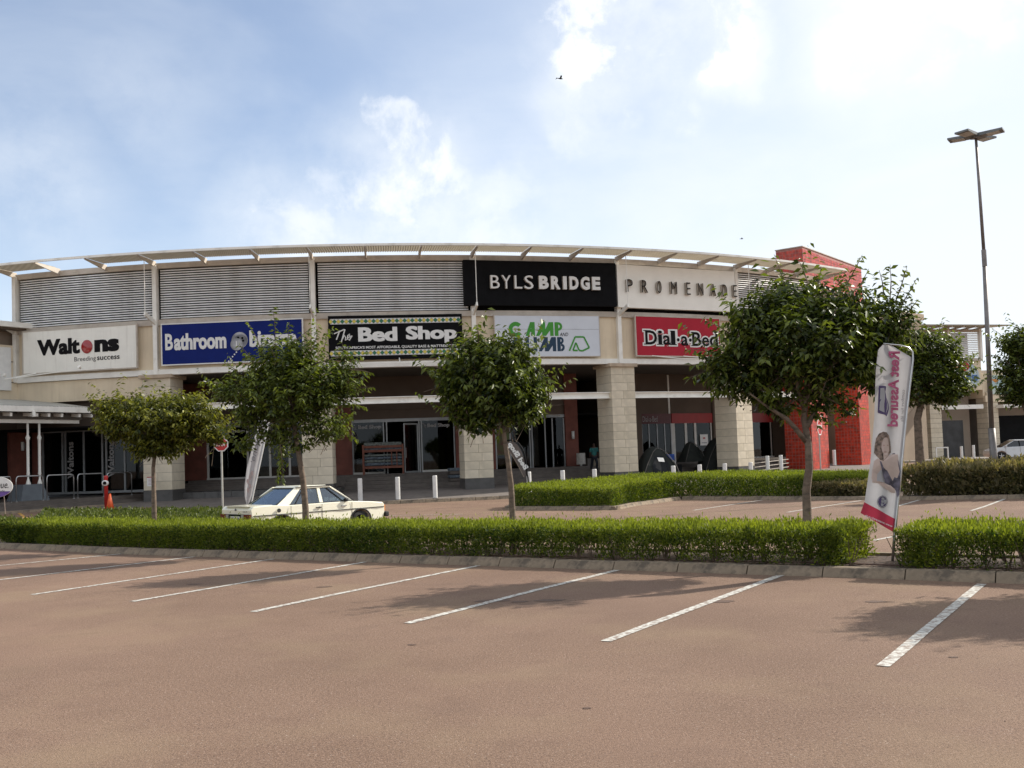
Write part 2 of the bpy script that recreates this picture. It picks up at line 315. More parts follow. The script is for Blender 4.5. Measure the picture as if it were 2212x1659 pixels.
def add_text(mb, body, M, x, y, w_, h_, z=.0, bold=0, shear=0, depth=0, spacing=1, grow=0, mirror=False, mi=0, ref=None, fat=0):
    if fat:                                  # heavier strokes from slightly shifted layers of the same outline
        for i, (dx, dy) in enumerate(((-1, -.4), (1, -.4), (-1, .4), (1, .4), (0, 0))): add_text(mb, body, M, x+fat+dx*fat, y+fat*.4+dy*fat, w_-2*fat, h_-.8*fat, z+.0012*i, bold, shear, depth, spacing, 0, mirror, mi, ref)
        return
    vs, fs, x0, x1, y0, y1 = glyphs(body, bold, shear, 0, spacing)
    if ref is not None: _, _, x0, x1, y0, y1 = glyphs(body, ref, shear, 0, spacing)
    sx = w_/(x1-x0); sy = h_/(y1-y0)
    if depth:
        vs, fs, *_ = glyphs(body, bold, shear, depth, spacing); zs = 1
    pts = []
    for v in vs:
        X = (v.x-x0)*sx; 
        if mirror: X = w_-X
        pts.append(Vector((x+X, y+(v.y-y0)*sy, z+v.z)))
    mb.add(pts, fs if not mirror else [f[::-1] for f in fs], M, mi)
# ------------------------------------------------------------------ setting: ground, sky keeps to the world
XC, YC, RR = -13.0, 104.7, 51.4
def TH(k): return math.radians(-16.4+9.6*k)
def BP(k, r, z=0): t = TH(k); return Vector((XC+r*math.sin(t), YC-r*math.cos(t), z))
def ground():
    xs = sorted(set([-900, -400, -150, -80]+list(range(-50, 71))+[90, 150, 400, 900])); ys = sorted(set([-900, -300, -60, -20]+list(range(-6, 101))+[120, 160, 300, 900, 2500]))
    V = [(x, y, gz(x, y)) for y in ys for x in xs]; n = len(xs)
    F = [(j*n+i, j*n+i+1, (j+1)*n+i+1, (j+1)*n+i) for j in range(len(ys)-1) for i in range(n-1)]
    me = bpy.data.meshes.new('parking_lot'); me.from_pydata(V, [], F); me.materials.append(M_ASPH); o = link('parking_lot', me); o['kind'] = 'structure'; o['label'] = 'reddish brown asphalt parking lot'
ground()
def line_strip(a, b, wd, m=M_LINE, name='parking_line'):
    a = Vector(a[:2]); b = Vector(b[:2]); d = (b-a).normalized(); nn = Vector((-d.y, d.x))*wd/2; k = max(2, int((b-a).length/.5)); V = []; F = []
    for i in range(k+1):
        p = a+(b-a)*i/k
        for s_ in (-1, 1):
            q = p+nn*s_*(1+random.uniform(-.08, .08)); V.append((q.x, q.y, gz(q.x, q.y)+.006))
    for i in range(k): F.append((2*i, 2*i+1, 2*i+3, 2*i+2))
    me = bpy.data.meshes.new(name); me.from_pydata(V, [], F); me.materials.append(m); o = link(name, me); o['kind'] = 'structure'; return o
for a, b in [((1907, 1440), (2120, 1262)), ((1308, 1386), (1690, 1242)), ((880, 1347), (1338, 1231)), ((547, 1322), (1050, 1219)), ((285, 1300), (815, 1210)), ((70, 1285), (603, 1206)), ((-180, 1274), (420, 1203)), ((-400, 1262), (260, 1197))]:
    line_strip(G(*a), G(*b), .115)
p0 = G(1907, 1440); p1 = G(2120, 1262); stp = (G(1907, 1440)-G(1308, 1386))
for k in (1, 2): line_strip(p0+stp*k, p1+stp*k, .115)
for a, b in [((1498, 1102.6), (1647, 1080.5)), ((1700, 1107), (1860, 1081.5)), ((2098, 1103.6), (2170, 1078)), ((1885, 1168), (1938, 1158)), ((1905, 1103), (1990, 1079))]:
    line_strip(G(*a), G(*b), .11)
line_strip(G(38, 1106), G(75, 1134), .14, M_YEL, 'yellow_line'); line_strip(G(-60, 1128), G(60, 1134), .1, M_LINE, 'road_line'); line_strip(G(640, 1118), G(1000, 1111), .08, M_LINE, 'road_line')

def stain(px, py, a, b, dark=.5, seed=0):                   # old oil drips between the bays
    c = G(px, py); rr = random.Random(seed); n = 18; V = [(c.x, c.y, gz(c.x, c.y)+.004)]
    for i in range(n): q = 2*PI*i/n; k = rr.uniform(.7, 1.15); x = c.x+math.cos(q)*a*k; y = c.y+math.sin(q)*b*k; V.append((x, y, gz(x, y)+.004))
    me = bpy.data.meshes.new('oil_stain'); me.from_pydata(V, [], [(0, 1+i, 1+(i+1) % n) for i in range(n)]); me.materials.append(mat('oil_stained_asphalt', (.12, .075, .055), .7, 0, .1, 20, .4, 90, spec=.3)); o = link('oil_stain', me); o['kind'] = 'structure'
for i, q in enumerate([(1062, 1298, .22, .12), (1122, 1300, .12, .07), (1185, 1297, .2, .09), (1268, 1530, .035, .03), (890, 1393, .05, .04), (1560, 1300, .16, .1), (700, 1268, .12, .08), (1890, 1300, .14, .09), (420, 1262, .14, .08), (2060, 1420, .05, .03)]): stain(*q, seed=i)
# frames along the near island: s runs to the far left, t away from the lot
DV = Vector((-.8302, .5574)); NV = Vector((.5574, .8302))
def ST(s, t, dz=0): x = DV.x*s+NV.x*t; y = DV.y*s+NV.y*t; return Vector((x, y, gz(x, y)+dz))
def kerb_mesh(Lg, wd=.22, ht=.13):       # local x along the kerb, y away from the road (front at y=0)
    e = .008; prof = [(0, 0), (.015, .03), (.075, ht-.012), (.10, ht), (wd, ht), (wd, -.02), (0, -.02)]; V = []
    for x in (e, Lg-e): V += [(x, y, z) for y, z in prof]
    n = len(prof); F = [tuple(range(n)), tuple(range(n, 2*n))[::-1]]+[(i, n+i, n+(i+1) % n, (i+1) % n) for i in range(n)]
    me = bpy.data.meshes.new('kerbstone'); me.from_pydata(V, [], F); me.materials.append(M_KERB); return me
KM = {}
def kerb_run(parent, pts, step=1.0, flip=False):
    for a, b in zip(pts[:-1], pts[1:]):
        a = Vector(a); b = Vector(b); Ld = (b.xy-a.xy).length; n = max(1, round(Ld/step)); lg = round(Ld/n, 3)
        if lg not in KM: KM[lg] = kerb_mesh(lg)
        for i in range(n):
            p = a+(b-a)*i/n; q = a+(b-a)*(i+1)/n; ang = math.atan2(b.y-a.y, b.x-a.x)
            o = bpy.data.objects.new('kerbstone', KM[lg]); COL.objects.link(o); o.parent = parent
            z0 = gz(p.x, p.y); z1 = gz(q.x, q.y); o.location = (p.x, p.y, z0+random.uniform(-.006, .006)); o.rotation_euler = (0, -math.asin(max(-1, min(1, (z1-z0)/lg))), ang+random.uniform(-.004, .004))
def structure(name):
    o = bpy.data.objects.new(name, None); COL.objects.link(o); o['kind'] = 'structure'; return o
kerb = structure('kerb')
kerb_run(kerb, [ST(30, 14.1), ST(24.3, 14.1), ST(-9, 14.1)], 1.12)            # local y points to NV: direction must run -DV
def soil(name, poly, dz=.09):
    import bmesh; from mathutils.geometry import tessellate_polygon
    bm = bmesh.new(); vv = [bm.verts.new((p[0], p[1], 0)) for p in poly]
    for tri in tessellate_polygon([[Vector((p[0], p[1], 0)) for p in poly]]): bm.faces.new([vv[i] for i in tri])
    for k in range(4): bmesh.ops.subdivide_edges(bm, edges=[e for e in bm.edges if e.calc_length() > .8], cuts=1, use_grid_fill=False); bmesh.ops.triangulate(bm, faces=bm.faces[:])
    for v in bm.verts: v.co.z = gz(v.co.x, v.co.y)+dz
    me = bpy.data.meshes.new(name); bm.to_mesh(me); bm.free(); me.materials.append(M_SOIL); o = link(name, me); o['kind'] = 'structure'
soil('planting_bed', [ST(30-i, 14.28) for i in range(0, 40, 2)]+[ST(-9+i, 16.35) for i in range(0, 40, 2)])
kerb_run(kerb, [ST(-9, 16.55), ST(30, 16.55)], 1.12)
# rear island
A = G(1105, 1101.7); B = G(1333, 1101.7); Cc = G(1375, 1093); D_ = G(1472, 1079.5); E_ = G(1880, 1081); F_ = G(2215, 1077.5)
dirF = (F_-D_).xy.normalized(); isl_dir = Vector((dirF.x, dirF.y)); isl_n = Vector((-isl_dir.y, isl_dir.x))
F2 = D_+Vector((isl_dir.x, isl_dir.y, 0))*26
kerb_run(kerb, [A, B, Cc, D_], 1.1); kerb_run(kerb, [D_, F2], 1.6)
A2 = Vector((A.x-.3, A.y+1.2, 0))
kerb_run(kerb, [Vector((-.1, 42.5, 0)), A2, A], 1.1)
ISL = [A, B, Cc, D_, F2, F2+Vector((isl_n.x, isl_n.y, 0))*5.0, D_+Vector((isl_n.x, isl_n.y, 0))*5.2, Vector((4.6, 45.5, 0)), Vector((-.1, 42.5, 0)), A2]
soil('planting_bed', [(p.x+.0, p.y+.12) for p in ISL])

# ------------------------------------------------------------------ main building (curved), origin at the centre of its arc
BC = (XC, YC, 0)
mall = thing('shopping_centre', 'long curved cream shopping centre with louvred parapet and projecting canopy over a shaded arcade', 'building', BC)
KA = math.radians(9.6)
def bp(mb, name, m, **kw): return mb.build(name, m, mall, **kw)
for k in range(0, 6):                                        # upper wall bays, ledge, eaves beam, main beam
    k1 = k+1 if k < 5 else 5.95
    bp(MB().arc(k+.012, k1-.012, RR-.35, RR, 7.22, 9.62, 6), 'wall_panel', M_CREAM)
    bp(MB().arc(k+.004, k1-.004, RR-.35, RR+.13, 9.62, 9.93, 6), 'ledge_beam', M_GREIGE)
    bp(MB().arc(k+.004, k1-.004, RR-.2, RR+.10, 12.72, 13.02, 6), 'eaves_beam', M_GREIGE)
    bp(MB().arc(k+.004, k1-.004, RR-.35, RR+.16, 6.92, 7.22, 6), 'floor_beam', M_WHITE)
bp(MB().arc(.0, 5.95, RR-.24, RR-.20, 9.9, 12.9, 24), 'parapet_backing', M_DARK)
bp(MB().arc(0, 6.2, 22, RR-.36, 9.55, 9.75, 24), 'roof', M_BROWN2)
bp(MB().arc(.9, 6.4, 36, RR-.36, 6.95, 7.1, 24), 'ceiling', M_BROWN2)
# louvre slats share meshes and turn about the centre of the arc
def slat_mesh(k0, k1, kinks):
    mb = MB(); n = 10; o = 0
    for i in range(n+1):
        t = TH(k0+(k1-k0)*i/n); dz = 0; tw = 0
        if i in kinks: dz = kinks[i][0]; tw = kinks[i][1]
        for r, z in ((RR-.05+tw, -.050+dz), (RR+.03, -.056), (RR+.045, -.03), (RR+.03, .008), (RR-.06, .020)): mb.v.append((r*math.sin(t), -r*math.cos(t), z))
    for i in range(n):
        for j in range(5): mb.f.append((5*i+j, 5*i+5+j, 5*i+5+(j+1) % 5, 5*i+(j+1) % 5)); mb.m.append(0)
    mb.f.append((0, 1, 2, 3, 4)); mb.f.append(tuple(5*n+j for j in (4, 3, 2, 1, 0))); mb.m += [0, 0]
    return mb.mesh('slat', M_SLAT)
S_OK = slat_mesh(.03, .97, {}); S_B = [slat_mesh(.03, .97, {random.randint(1, 9): (random.uniform(.02, .05), -.04) for _ in range(3)}) for _ in range(5)]
S_END = slat_mesh(.0+.75*0+.0, .62, {})
for k in range(6):
    for i in range(21):
        z = 10.04+i*.1295
        if k == 3 or k == 4: continue
        me = S_OK
        if (k == 0 and i in (2, 3, 5, 13, 14, 15)) or (k == 1 and i in (5, 6, 4)) or (k == 2 and i in (1, 2, 3)): me = S_B[(k*3+i) % 5]
        if k == 5: me = S_OK
        o = link('slat', me, mall, (0, 0, z), KA*k)
        if k == 5 and False: pass
# last bay of slats ends at the gateway tower, so it simply runs behind it
for k in range(0, 7):                                        # posts with struts
    kk = k if k < 6 else 5.95
    mb = MB(); t0 = .10/RR/KA
    mb.arc(kk-t0*1.15, kk+t0*1.15, RR-.1, RR+.26, 6.95, 12.9, 1); bp(mb, 'post', M_WHITE if k < 6 else M_GREIGE)
    mb = MB(); t = TH(kk)-.0; 
    def Lp(r, z, dk=0): tt = TH(kk)+dk/RR; return Vector((r*math.sin(tt), -r*math.cos(tt), z))
    mb.bar(Lp(RR+.2, 9.75), Lp(RR+1.35, 10.12), .09, .22); bp(mb, 'strut', M_WHITE)
    mb = MB(); mb.tube([Lp(RR+1.3, 10.15), Lp(RR+1.3, 12.95)], .022, 6); bp(mb, 'tie_rod', M_WHITE)
# canopy
M_CANOPY = mat('canopy_sheet', (.50, .44, .34), .6, 0, .05, 2, trans=.22)
def rib(m, scale, amt=.5, z=False):
    t = m.node_tree; n = t.nodes; l = t.links; b = n['Principled BSDF']; src = b.inputs['Base Color'].links[0].from_socket
    tc = n.new('ShaderNodeTexCoord'); wv = n.new('ShaderNodeTexWave'); wv.inputs['Scale'].default_value = scale; wv.bands_direction = 'X'; l.new(tc.outputs['Object'], wv.inputs['Vector'])
    mx = n.new('ShaderNodeMix'); mx.data_type = 'RGBA'; mx.blend_type = 'MULTIPLY'; l.new(src, mx.inputs['A']); mx.inputs['B'].default_value = (amt, amt*.95, amt*.85, 1); l.new(wv.outputs['Fac'], mx.inputs['Factor']); l.new(mx.outputs['Result'], b.inputs['Base Color'])
rib(M_CANOPY, 3.2, .62)
def canopy_sheet():                                          # corrugated thin sheet over one third of a bay
    mb = MB(); n = 44; 
    for i in range(n+1):
        t = TH(.004+(1/3-.008)*i/n); zz = .025*(1 if i % 2 else -1)
        for r in (RR+.28, RR+2.0): mb.v.append((r*math.sin(t), -r*math.cos(t), 13.17+zz))
    for i in range(n): mb.f.append((2*i, 2*i+1, 2*i+3, 2*i+2)); mb.m.append(0)
    return mb.mesh('canopy_panel', M_CANOPY)
CS = canopy_sheet()
for j in range(-2, 18):
    if j == 1: continue                                      # one sheet is missing near the left end
    link('canopy_panel', CS, mall, (0, 0, 0), KA*j/3)
EDGE = MB().arc(0, 1/3, RR+2.0, RR+2.1, 13.12, 13.24, 4).mesh('canopy_edge', M_WHITE)
BR = MB(); 
def bracket_mesh():
    mb = MB(); t = TH(0)
    def q(r, z, w_): 
        return [Vector((r*math.sin(t), -r*math.cos(t), z))+Vector((math.cos(t), math.sin(t), 0))*s_*w_/2 for s_ in (-1, 1)]
    a = q(RR+.05, 12.80, .09); a2 = q(RR+.05, 13.12, .09); b = q(RR+2.02, 13.06, .07); b2 = q(RR+2.02, 13.13, .07)
    mb.add([*a, *a2, *b, *b2], [(0, 1, 3, 2), (4, 6, 7, 5), (0, 4, 5, 1), (2, 3, 7, 6), (0, 2, 6, 4), (1, 5, 7, 3)])
    return mb.mesh('canopy_bracket', M_GREIGE)
BRM = bracket_mesh()
for j in range(-2, 18): link('canopy_edge', EDGE, mall, (0, 0, 0), KA*j/3)
for j in range(-1, 19): link('canopy_bracket', BRM, mall, (0, 0, 0), KA*j/3)
# masonry pillars: courses of separate blocks under the posts
def pillar(k, z0=-.25, top=6.75, s=1.6, roff=1.0):
    t = TH(k); r = RR-.55+roff*0; c = Vector((r*math.sin(t), -r*math.cos(t), 0))
    core = MB().box((0, 0, (z0+top)/2+.1), (s-.05, s-.05, top-z0-.2))
    p = core.build('pillar', M_GROUT, mall, loc=c); p.rotation_euler[2] = t+math.radians({4: 5, 5: 9}.get(k, 1))
    MB().box((0, 0, .25), (s+.02, s+.02, .95)).build('plinth', M_PLINTH, p)
    n = 13; h = (top-.74)/n
    for i in range(n):
        f = .5 if i % 2 else .30+.4*random.random()
        x = -s/2
        for wd in (s*f, s*(1-f)):
            o = link('block', BLK(round(wd, 2), round(h, 3)), p, (x+wd/2+random.uniform(-.004, .004), random.uniform(-.006, .006), .74+h*(i+.5)))
            x += wd
    MB().box((0, 0, top+.09), (s+.28, s+.28, .2)).build('capital', M_CAP, p, bevel=.02)
    return p
_BK = {}
def BLK(wd, h):
    k = (wd, h, random.randint(0, 1))
    if k not in _BK: _BK[k] = MB().box((0, 0, 0), (wd-.014, 1.6-.004, h-.014)).mesh('block', M_BLOCK if k[2] else M_BLOCK2)
    return _BK[k]
for k in (1, 2, 3, 4, 5): pillar(k)
# mid-height white beams between pillars, at the front of them
for a, b in ((1.0, 1.93), (2.02, 2.98), (3.0, 3.93), (4.09, 5.03), (5.1, 6.0)):
    mb = MB().arc(a, b, RR-.1, RR+.02, 4.96, 5.30, 6); mb.arc(a, b, RR-.1, RR+.16, 5.27, 5.31, 6); mb.arc(a, b, RR-.1, RR+.16, 4.95, 4.99, 6); bp(mb, 'cross_beam', M_WHITE)
# closed lower wall of the first bay
bp(MB().arc(-.1, .93, RR-.5, RR+.02, 5.75, 6.9, 6), 'lower_wall', M_CREAM)
bp(MB().arc(-.1, .93, RR-2.6, RR-.6, 4.25, 6.9, 6), 'bulkhead', M_BROWN)
# arcade back wall, shopfronts
RB = 45.0; FL = 1.1; HD = 4.2
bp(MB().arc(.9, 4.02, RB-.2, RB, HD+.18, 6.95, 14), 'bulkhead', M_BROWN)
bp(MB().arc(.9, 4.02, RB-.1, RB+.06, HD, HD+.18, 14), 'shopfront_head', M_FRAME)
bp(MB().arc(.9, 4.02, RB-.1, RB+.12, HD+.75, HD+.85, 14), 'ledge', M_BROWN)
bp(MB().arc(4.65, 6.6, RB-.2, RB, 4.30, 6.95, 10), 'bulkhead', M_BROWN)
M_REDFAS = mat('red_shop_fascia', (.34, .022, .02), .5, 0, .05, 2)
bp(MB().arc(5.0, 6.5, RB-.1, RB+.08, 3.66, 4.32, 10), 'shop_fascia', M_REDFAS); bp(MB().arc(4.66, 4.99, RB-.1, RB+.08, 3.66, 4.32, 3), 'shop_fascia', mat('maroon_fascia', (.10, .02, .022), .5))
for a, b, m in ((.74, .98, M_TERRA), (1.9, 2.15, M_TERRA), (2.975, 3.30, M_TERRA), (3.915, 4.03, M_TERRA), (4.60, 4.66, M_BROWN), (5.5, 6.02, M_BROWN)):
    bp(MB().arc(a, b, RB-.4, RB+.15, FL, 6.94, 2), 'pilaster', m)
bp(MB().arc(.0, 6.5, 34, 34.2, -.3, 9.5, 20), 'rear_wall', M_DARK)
for kk, rk in ((.5, 49), (6.45, 46.2)):
    t = TH(kk); a = Vector((34*math.sin(t), -34*math.cos(t), 0)); b = Vector((rk*math.sin(t), -rk*math.cos(t), 0))
    mb = MB(); mb.bar(a+Vector((0, 0, 4.7)), b+Vector((0, 0, 4.7)), .2, 9.6) ; bp(mb, 'side_wall', M_BROWN)
for kk, zt in ((4.03, 6.9), (4.64, 6.9)):
    t = TH(kk); a = Vector((34*math.sin(t), -34*math.cos(t), 4)); b = Vector((RB*math.sin(t), -RB*math.cos(t), 4)); mb = MB(); mb.bar(a, b, .15, 6); bp(mb, 'passage_wall', M_BROWN)
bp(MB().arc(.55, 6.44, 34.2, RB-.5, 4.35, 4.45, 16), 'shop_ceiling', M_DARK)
def mull(ks, z0, z1, m, wd=.09, r=RB):
    for k in ks: bp(MB().arc(k-wd/2/r/KA, k+wd/2/r/KA, r-.06, r+.05, z0, z1, 1), 'mullion', m)
def panes(ks, z0, z1, r=RB):
    for a, b in zip(ks[:-1], ks[1:]): bp(MB().arc(a+.006, b-.006, r-.012, r, z0, z1, 2), 'pane', M_GLASS)
W12 = [.99, 1.318, 1.497, 1.653, 1.89]; mull(W12, FL, HD, M_FRAMEW, .13); panes(W12, FL+.1, HD)
bp(MB().arc(.98, 1.9, RB-.05, RB+.1, FL-.0, FL+.1, 4), 'sill', M_FRAMEW)
mull([2.155, 2.40, 2.425, 2.684, 2.702, 2.965], FL, HD, M_FRAME, .08); panes([2.155, 2.40], FL+.12, HD); panes([2.702, 2.965], FL+.12, HD)
for a, b in ((2.155, 2.40), (2.702, 2.965)): bp(MB().arc(a, b, RB-.05, RB+.1, FL, FL+.12, 2), 'sill', M_FRAMEW)
# glass door leaf standing ajar
t = TH(2.67); hp = Vector((RB*math.sin(t), -RB*math.cos(t), 0)); dr = Vector((-.55, -.84, 0)); dl = MB()
for a, b in (((0, 0), (0, 1)), ((1, 0), (1, 1))):
    pass
dw = 1.25
for x in (0, dw): dl.bar(hp+dr*x+Vector((0, 0, FL+.02)), hp+dr*x+Vector((0, 0, HD-.15)), .07)
for z in (FL+.05, HD-.18): dl.bar(hp+Vector((0, 0, z)), hp+dr*dw+Vector((0, 0, z)), .06, .1)
door = dl.build('door', M_FRAME, mall); MB().hexa([hp+dr*x+Vector((0, y, z)) for z in (FL+.1, HD-.2) for x, y in ((.05, 0), (dw-.05, 0), (dw-.05, .01), (.05, .01))]).build('pane', M_GLASS, door)
MB().tube([hp+dr*(dw-.12)+Vector((0, -.06, FL+.9)), hp+dr*(dw-.12)+Vector((0, -.06, FL+1.5))], .02, 6).build('handle', M_SILVER, door)
W34 = [3.31, 3.43, 3.60, 3.62, 3.736, 3.802, 3.905]; mull(W34, FL, HD-.05, M_FRAME, .08); panes(W34[:3], FL+.1, HD); panes(W34[3:], FL+.1, HD)
W45 = [4.668, 4.743, 4.833, 4.916, 4.99]; mull(W45, FL, 3.66, M_FRAME, .07); panes(W45, FL+.05, 3.66)
mull([5.01], FL, 3.66, M_FRAMEW, .34); mull([5.163, 5.277], FL, 3.66, M_FRAMEW, .2); mull([5.48], FL, 3.66, M_FRAMEW, .1); panes([5.03, 5.163, 5.277, 5.48], FL+.05, 3.66)
mull([4.98], 4.3, 6.9, M_WHITE, .12)
mull([6.04, 6.40, 6.62], FL, 3.66, M_FRAMEW, .1); panes([6.04, 6.40, 6.62], FL+.05, 3.66); bp(MB().arc(6.03, 6.72, RB-.05, RB+.1, FL, FL+.1, 2), 'sill', M_FRAMEW)
# first bay doors (set less far back)
R1 = 49.4
mull([-.016, .145, .17, .316, .46, .49, .628, .78, .92], .62, 4.2, M_FRAME, .10, R1); panes([-.016, .157, .316, .474, .628, .78, .92], .75, 4.15, R1)
bp(MB().arc(-.02, .93, R1-.06, R1+.1, .62, .75, 6), 'sill', M_FRAME); bp(MB().arc(-.02, .93, R1-.06, R1+.1, 4.15, 4.27, 6), 'shopfront_head', M_FRAME)
bp(MB().arc(-.16, -.03, R1-.3, R1+.2, .6, 4.26, 2), 'pilaster', M_TERRA)
bp(MB().arc(-.6, 1.0, R1-5, R1-4.8, .3, 4.6, 6), 'shop_rear_wall', M_DARK); bp(MB().arc(-.6, 1.0, R1-5, R1+3, 4.22, 4.3, 6), 'shop_ceiling', M_DARK)
# shop lettering on the glass
def on_arc(name, body, k0, k1, z0, z1, r, m, parent=mall, bold=.03, shear=0):
    t0, t1 = TH(k0), TH(k1); a = Vector((r*math.sin(t0), -r*math.cos(t0), z0)); b = Vector((r*math.sin(t1), -r*math.cos(t1), z0)); ex = (b-a).normalized(); nn = Vector((ex.y, -ex.x, 0))
    M = Matrix(((ex.x, 0, nn.x, a.x), (ex.y, 0, nn.y, a.y), (0, 1, 0, a.z), (0, 0, 0, 1))); mb = MB(); add_text(mb, body, M, 0, 0, (b-a).length, z1-z0, .02, bold, shear)
    return mb.build(name, m, parent)
M_WLET = mat('faded_window_lettering', (.33, .32, .31), .6)
on_arc('window_lettering', 'The', 2.165, 2.19, 3.80, 4.08, RB+.02, M_WLET, shear=.3, bold=0); on_arc('window_lettering', 'Bed Shop', 2.20, 2.385, 3.76, 4.05, RB+.02, M_WLET, bold=.05)
on_arc('window_lettering', 'The', 2.712, 2.74, 3.78, 4.06, RB+.02, M_WLET, shear=.3, bold=0); on_arc('window_lettering', 'Bed Shop', 2.75, 2.93, 3.74, 4.03, RB+.02, M_WLET, bold=.05)
on_arc('window_lettering', 'Bed Shop', 1.05, 1.30, 3.80, 4.10, RB+.02, M_WLET, bold=.05)
on_arc('window_lettering', 'Dial-a-Bed', 4.67, 4.83, 3.78, 4.15, RB+.14, M_WLET, bold=.0)
for k in (.235, .55):                                        # vertical lettering on the first bay doors
    t = TH(k); p = Vector(((R1+.03)*math.sin(t), -(R1+.03)*math.cos(t), 1.5)); ex = Vector((math.cos(t), math.sin(t), 0)); nn = Vector((ex.y, -ex.x, 0))
    M = Matrix(((0, -ex.x, nn.x, p.x), (0, -ex.y, nn.y, p.y), (1, 0, 0, p.z), (0, 0, 0, 1))); mb = MB(); add_text(mb, 'Waltons', M, 0, 0, 2.1, .42, .0, .03); mb.build('window_lettering', M_WLET, mall)
# stepped terrace in front of the shops
bp(MB().arc(.9, 6.5, 34, 46.3, -.3, FL, 16), 'terrace', M_STEP)
bp(MB().arc(.86, 2.12, 46.2, 50.4, -.3, .52, 8), 'terrace', M_PLINTH)
for i in range(4): bp(MB().arc(2.12, 6.35, 46.2, 46.9+.6*(3-i), -.3, .30+.2*(i)+.02*i, 14), 'step', M_STEP)
for i in range(4): bp(MB().arc(.9, 2.12, 46.2, 46.7+.35*(3-i), .3, .60+.12*i, 6), 'step', M_STEP)
for i in range(14): bp(MB().arc(.90+i*.087, .90+(i+1)*.087-.004, 50.4, 50.43, -.1, .50, 1), 'plinth_tile', M_PLINTH)
# paved walk with kerb along its edge
def pz(r): return -.07+max(0, 57.2-r)*.038
def pavement():
    mb = MB(); n = 60; rs = [57.0, 55, 52, 49, 46]
    for i in range(n+1):
        k = .55+i*(7.6-.55)/n
        for r in rs: p = BP(k, r, pz(r)); mb.v.append(tuple(p))
    m_ = len(rs)
    for i in range(n):
        for j in range(m_-1): a = i*m_+j; mb.f.append((a, a+1, a+m_+1, a+m_)[::-1]); mb.m.append(0)
    o = mb.build('pavement', M_PAVE); o['kind'] = 'structure'
pavement()
kl = kerb_mesh(1.2, .22, .15)
k = .60
while k < 7.3:
    p = BP(k, 57.25); o = bpy.data.objects.new('kerbstone', kl); COL.objects.link(o); o.parent = kerb; t = TH(k+.07); o.location = (p.x, p.y, -.215+random.uniform(-.004, .004)); o.rotation_euler[2] = t; k += 1.21/57.25/KA

# ------------------------------------------------------------------ signs on the main building
def frame_panel(k0, k1, z0, z1, off):
    a = BP(k0, RR+off, z0); b = BP(k1, RR+off, z0); ex = (b-a).normalized(); nn = Vector((ex.y, -ex.x, 0))
    M = Matrix(((ex.x, 0, nn.x, a.x), (ex.y, 0, nn.y, a.y), (0, 1, 0, a.z), (0, 0, 0, 1))); return M, (b-a).length, z1-z0
def sign(name, label, k0, k1, z0, z1, off, face, trim=None, thick=.14, tw=.07):
    M, wd, ht = frame_panel(k0, k1, z0, z1, off); t = thing(name, label, 'sign'); t.matrix_world = M; t['label'] = label
    MB().box((wd/2, ht/2, -thick/2), (wd, ht, thick)).build('panel', face, t)
    if trim:
        mb = MB()
        for c, d in (((wd/2, -tw/2, -.04), (wd+2*tw, tw, .12)), ((wd/2, ht+tw/2, -.04), (wd+2*tw, tw, .12)), ((-tw/2, ht/2, -.04), (tw, ht, .12)), ((wd+tw/2, ht/2, -.04), (tw, ht, .12))): mb.box(c, d)
        mb.build('frame', trim, t)
    return t, wd, ht
def put(t, name, m, items, z=.012):
    for it in items:
        mb = MB(); body, x, y, w_, h_ = it[:5]; kw = it[5] if len(it) > 5 else {}
        add_text(mb, body, None, x, y, w_, h_, kw.pop('z', z), **kw); o = mb.build(name, m, t)
    return o
I4 = None
# Waltons
t, W, H = sign('shop_sign', 'white sign with black Waltons lettering and a red ball for the o', .082, .882, 7.40, 9.69, .36, M_SIGNW, M_GREIGE)
def pxs(x, y): return ((x-150)/(2040-150)*W, (1-(y-150)/(845-150))*H)   # rough map of the enlarged view
ft = .125
put(t, 'lettering', M_INK, [('Walt', .127*W, .405*H, .382*W, .385*H, dict(bold=.03, fat=.028)), ('ns', .637*W, .405*H, .217*W, .30*H, dict(bold=.03, fat=.05)), ('success', .659*W, .215*H, .197*W, .088*H, dict(bold=.015))])
put(t, 'lettering', mat('grey_lettering', (.05, .05, .055), .5), [('Breeding', .458*W, .185*H, .19*W, .14*H, dict(bold=0))])
mb = MB(); n = 28; r0 = .15*H
mb.add([(.572*W+math.cos(2*PI*i/n)*r0*1.0, .555*H+math.sin(2*PI*i/n)*r0*1.08, .03) for i in range(n)]+[(.572*W+math.cos(2*PI*i/n)*r0*.6, .555*H+math.sin(2*PI*i/n)*r0*1.08*.6, .075) for i in range(n)]+[(.572*W, .555*H, .09)], [(i, (i+1) % n, n+(i+1) % n, n+i) for i in range(n)]+[(n+i, n+(i+1) % n, 2*n) for i in range(n)])
mb.build('red_ball', mat('glossy_red', (.33, .012, .014), .15, 0, .03, 2, coat=.5), t, smooth=True)
mb = MB(); mb.bar((-.5, -.35, .9), (.12*W, -.02, .05), .05); mb.bar((-.5, -.35, .9), (.45*W, -.1, .9), .05); mb.bar((.40*W, -.12, .9), (.55*W, .0, .05), .05); mb.bar((.45*W, -.1, .9), (.80*W, .02, .1), .05)
mb.build('lamp_bracket', M_WHITE, t); 
for x, y in ((-.45, -.2), (.60*W, -.0)): mb = MB(); mb.tube([(x, y, .85), (x, y+.06, .95), (x, y+.1, 1.0)], [.04, .09, .1], 8); mb.build('floodlight', M_WHITE, t)
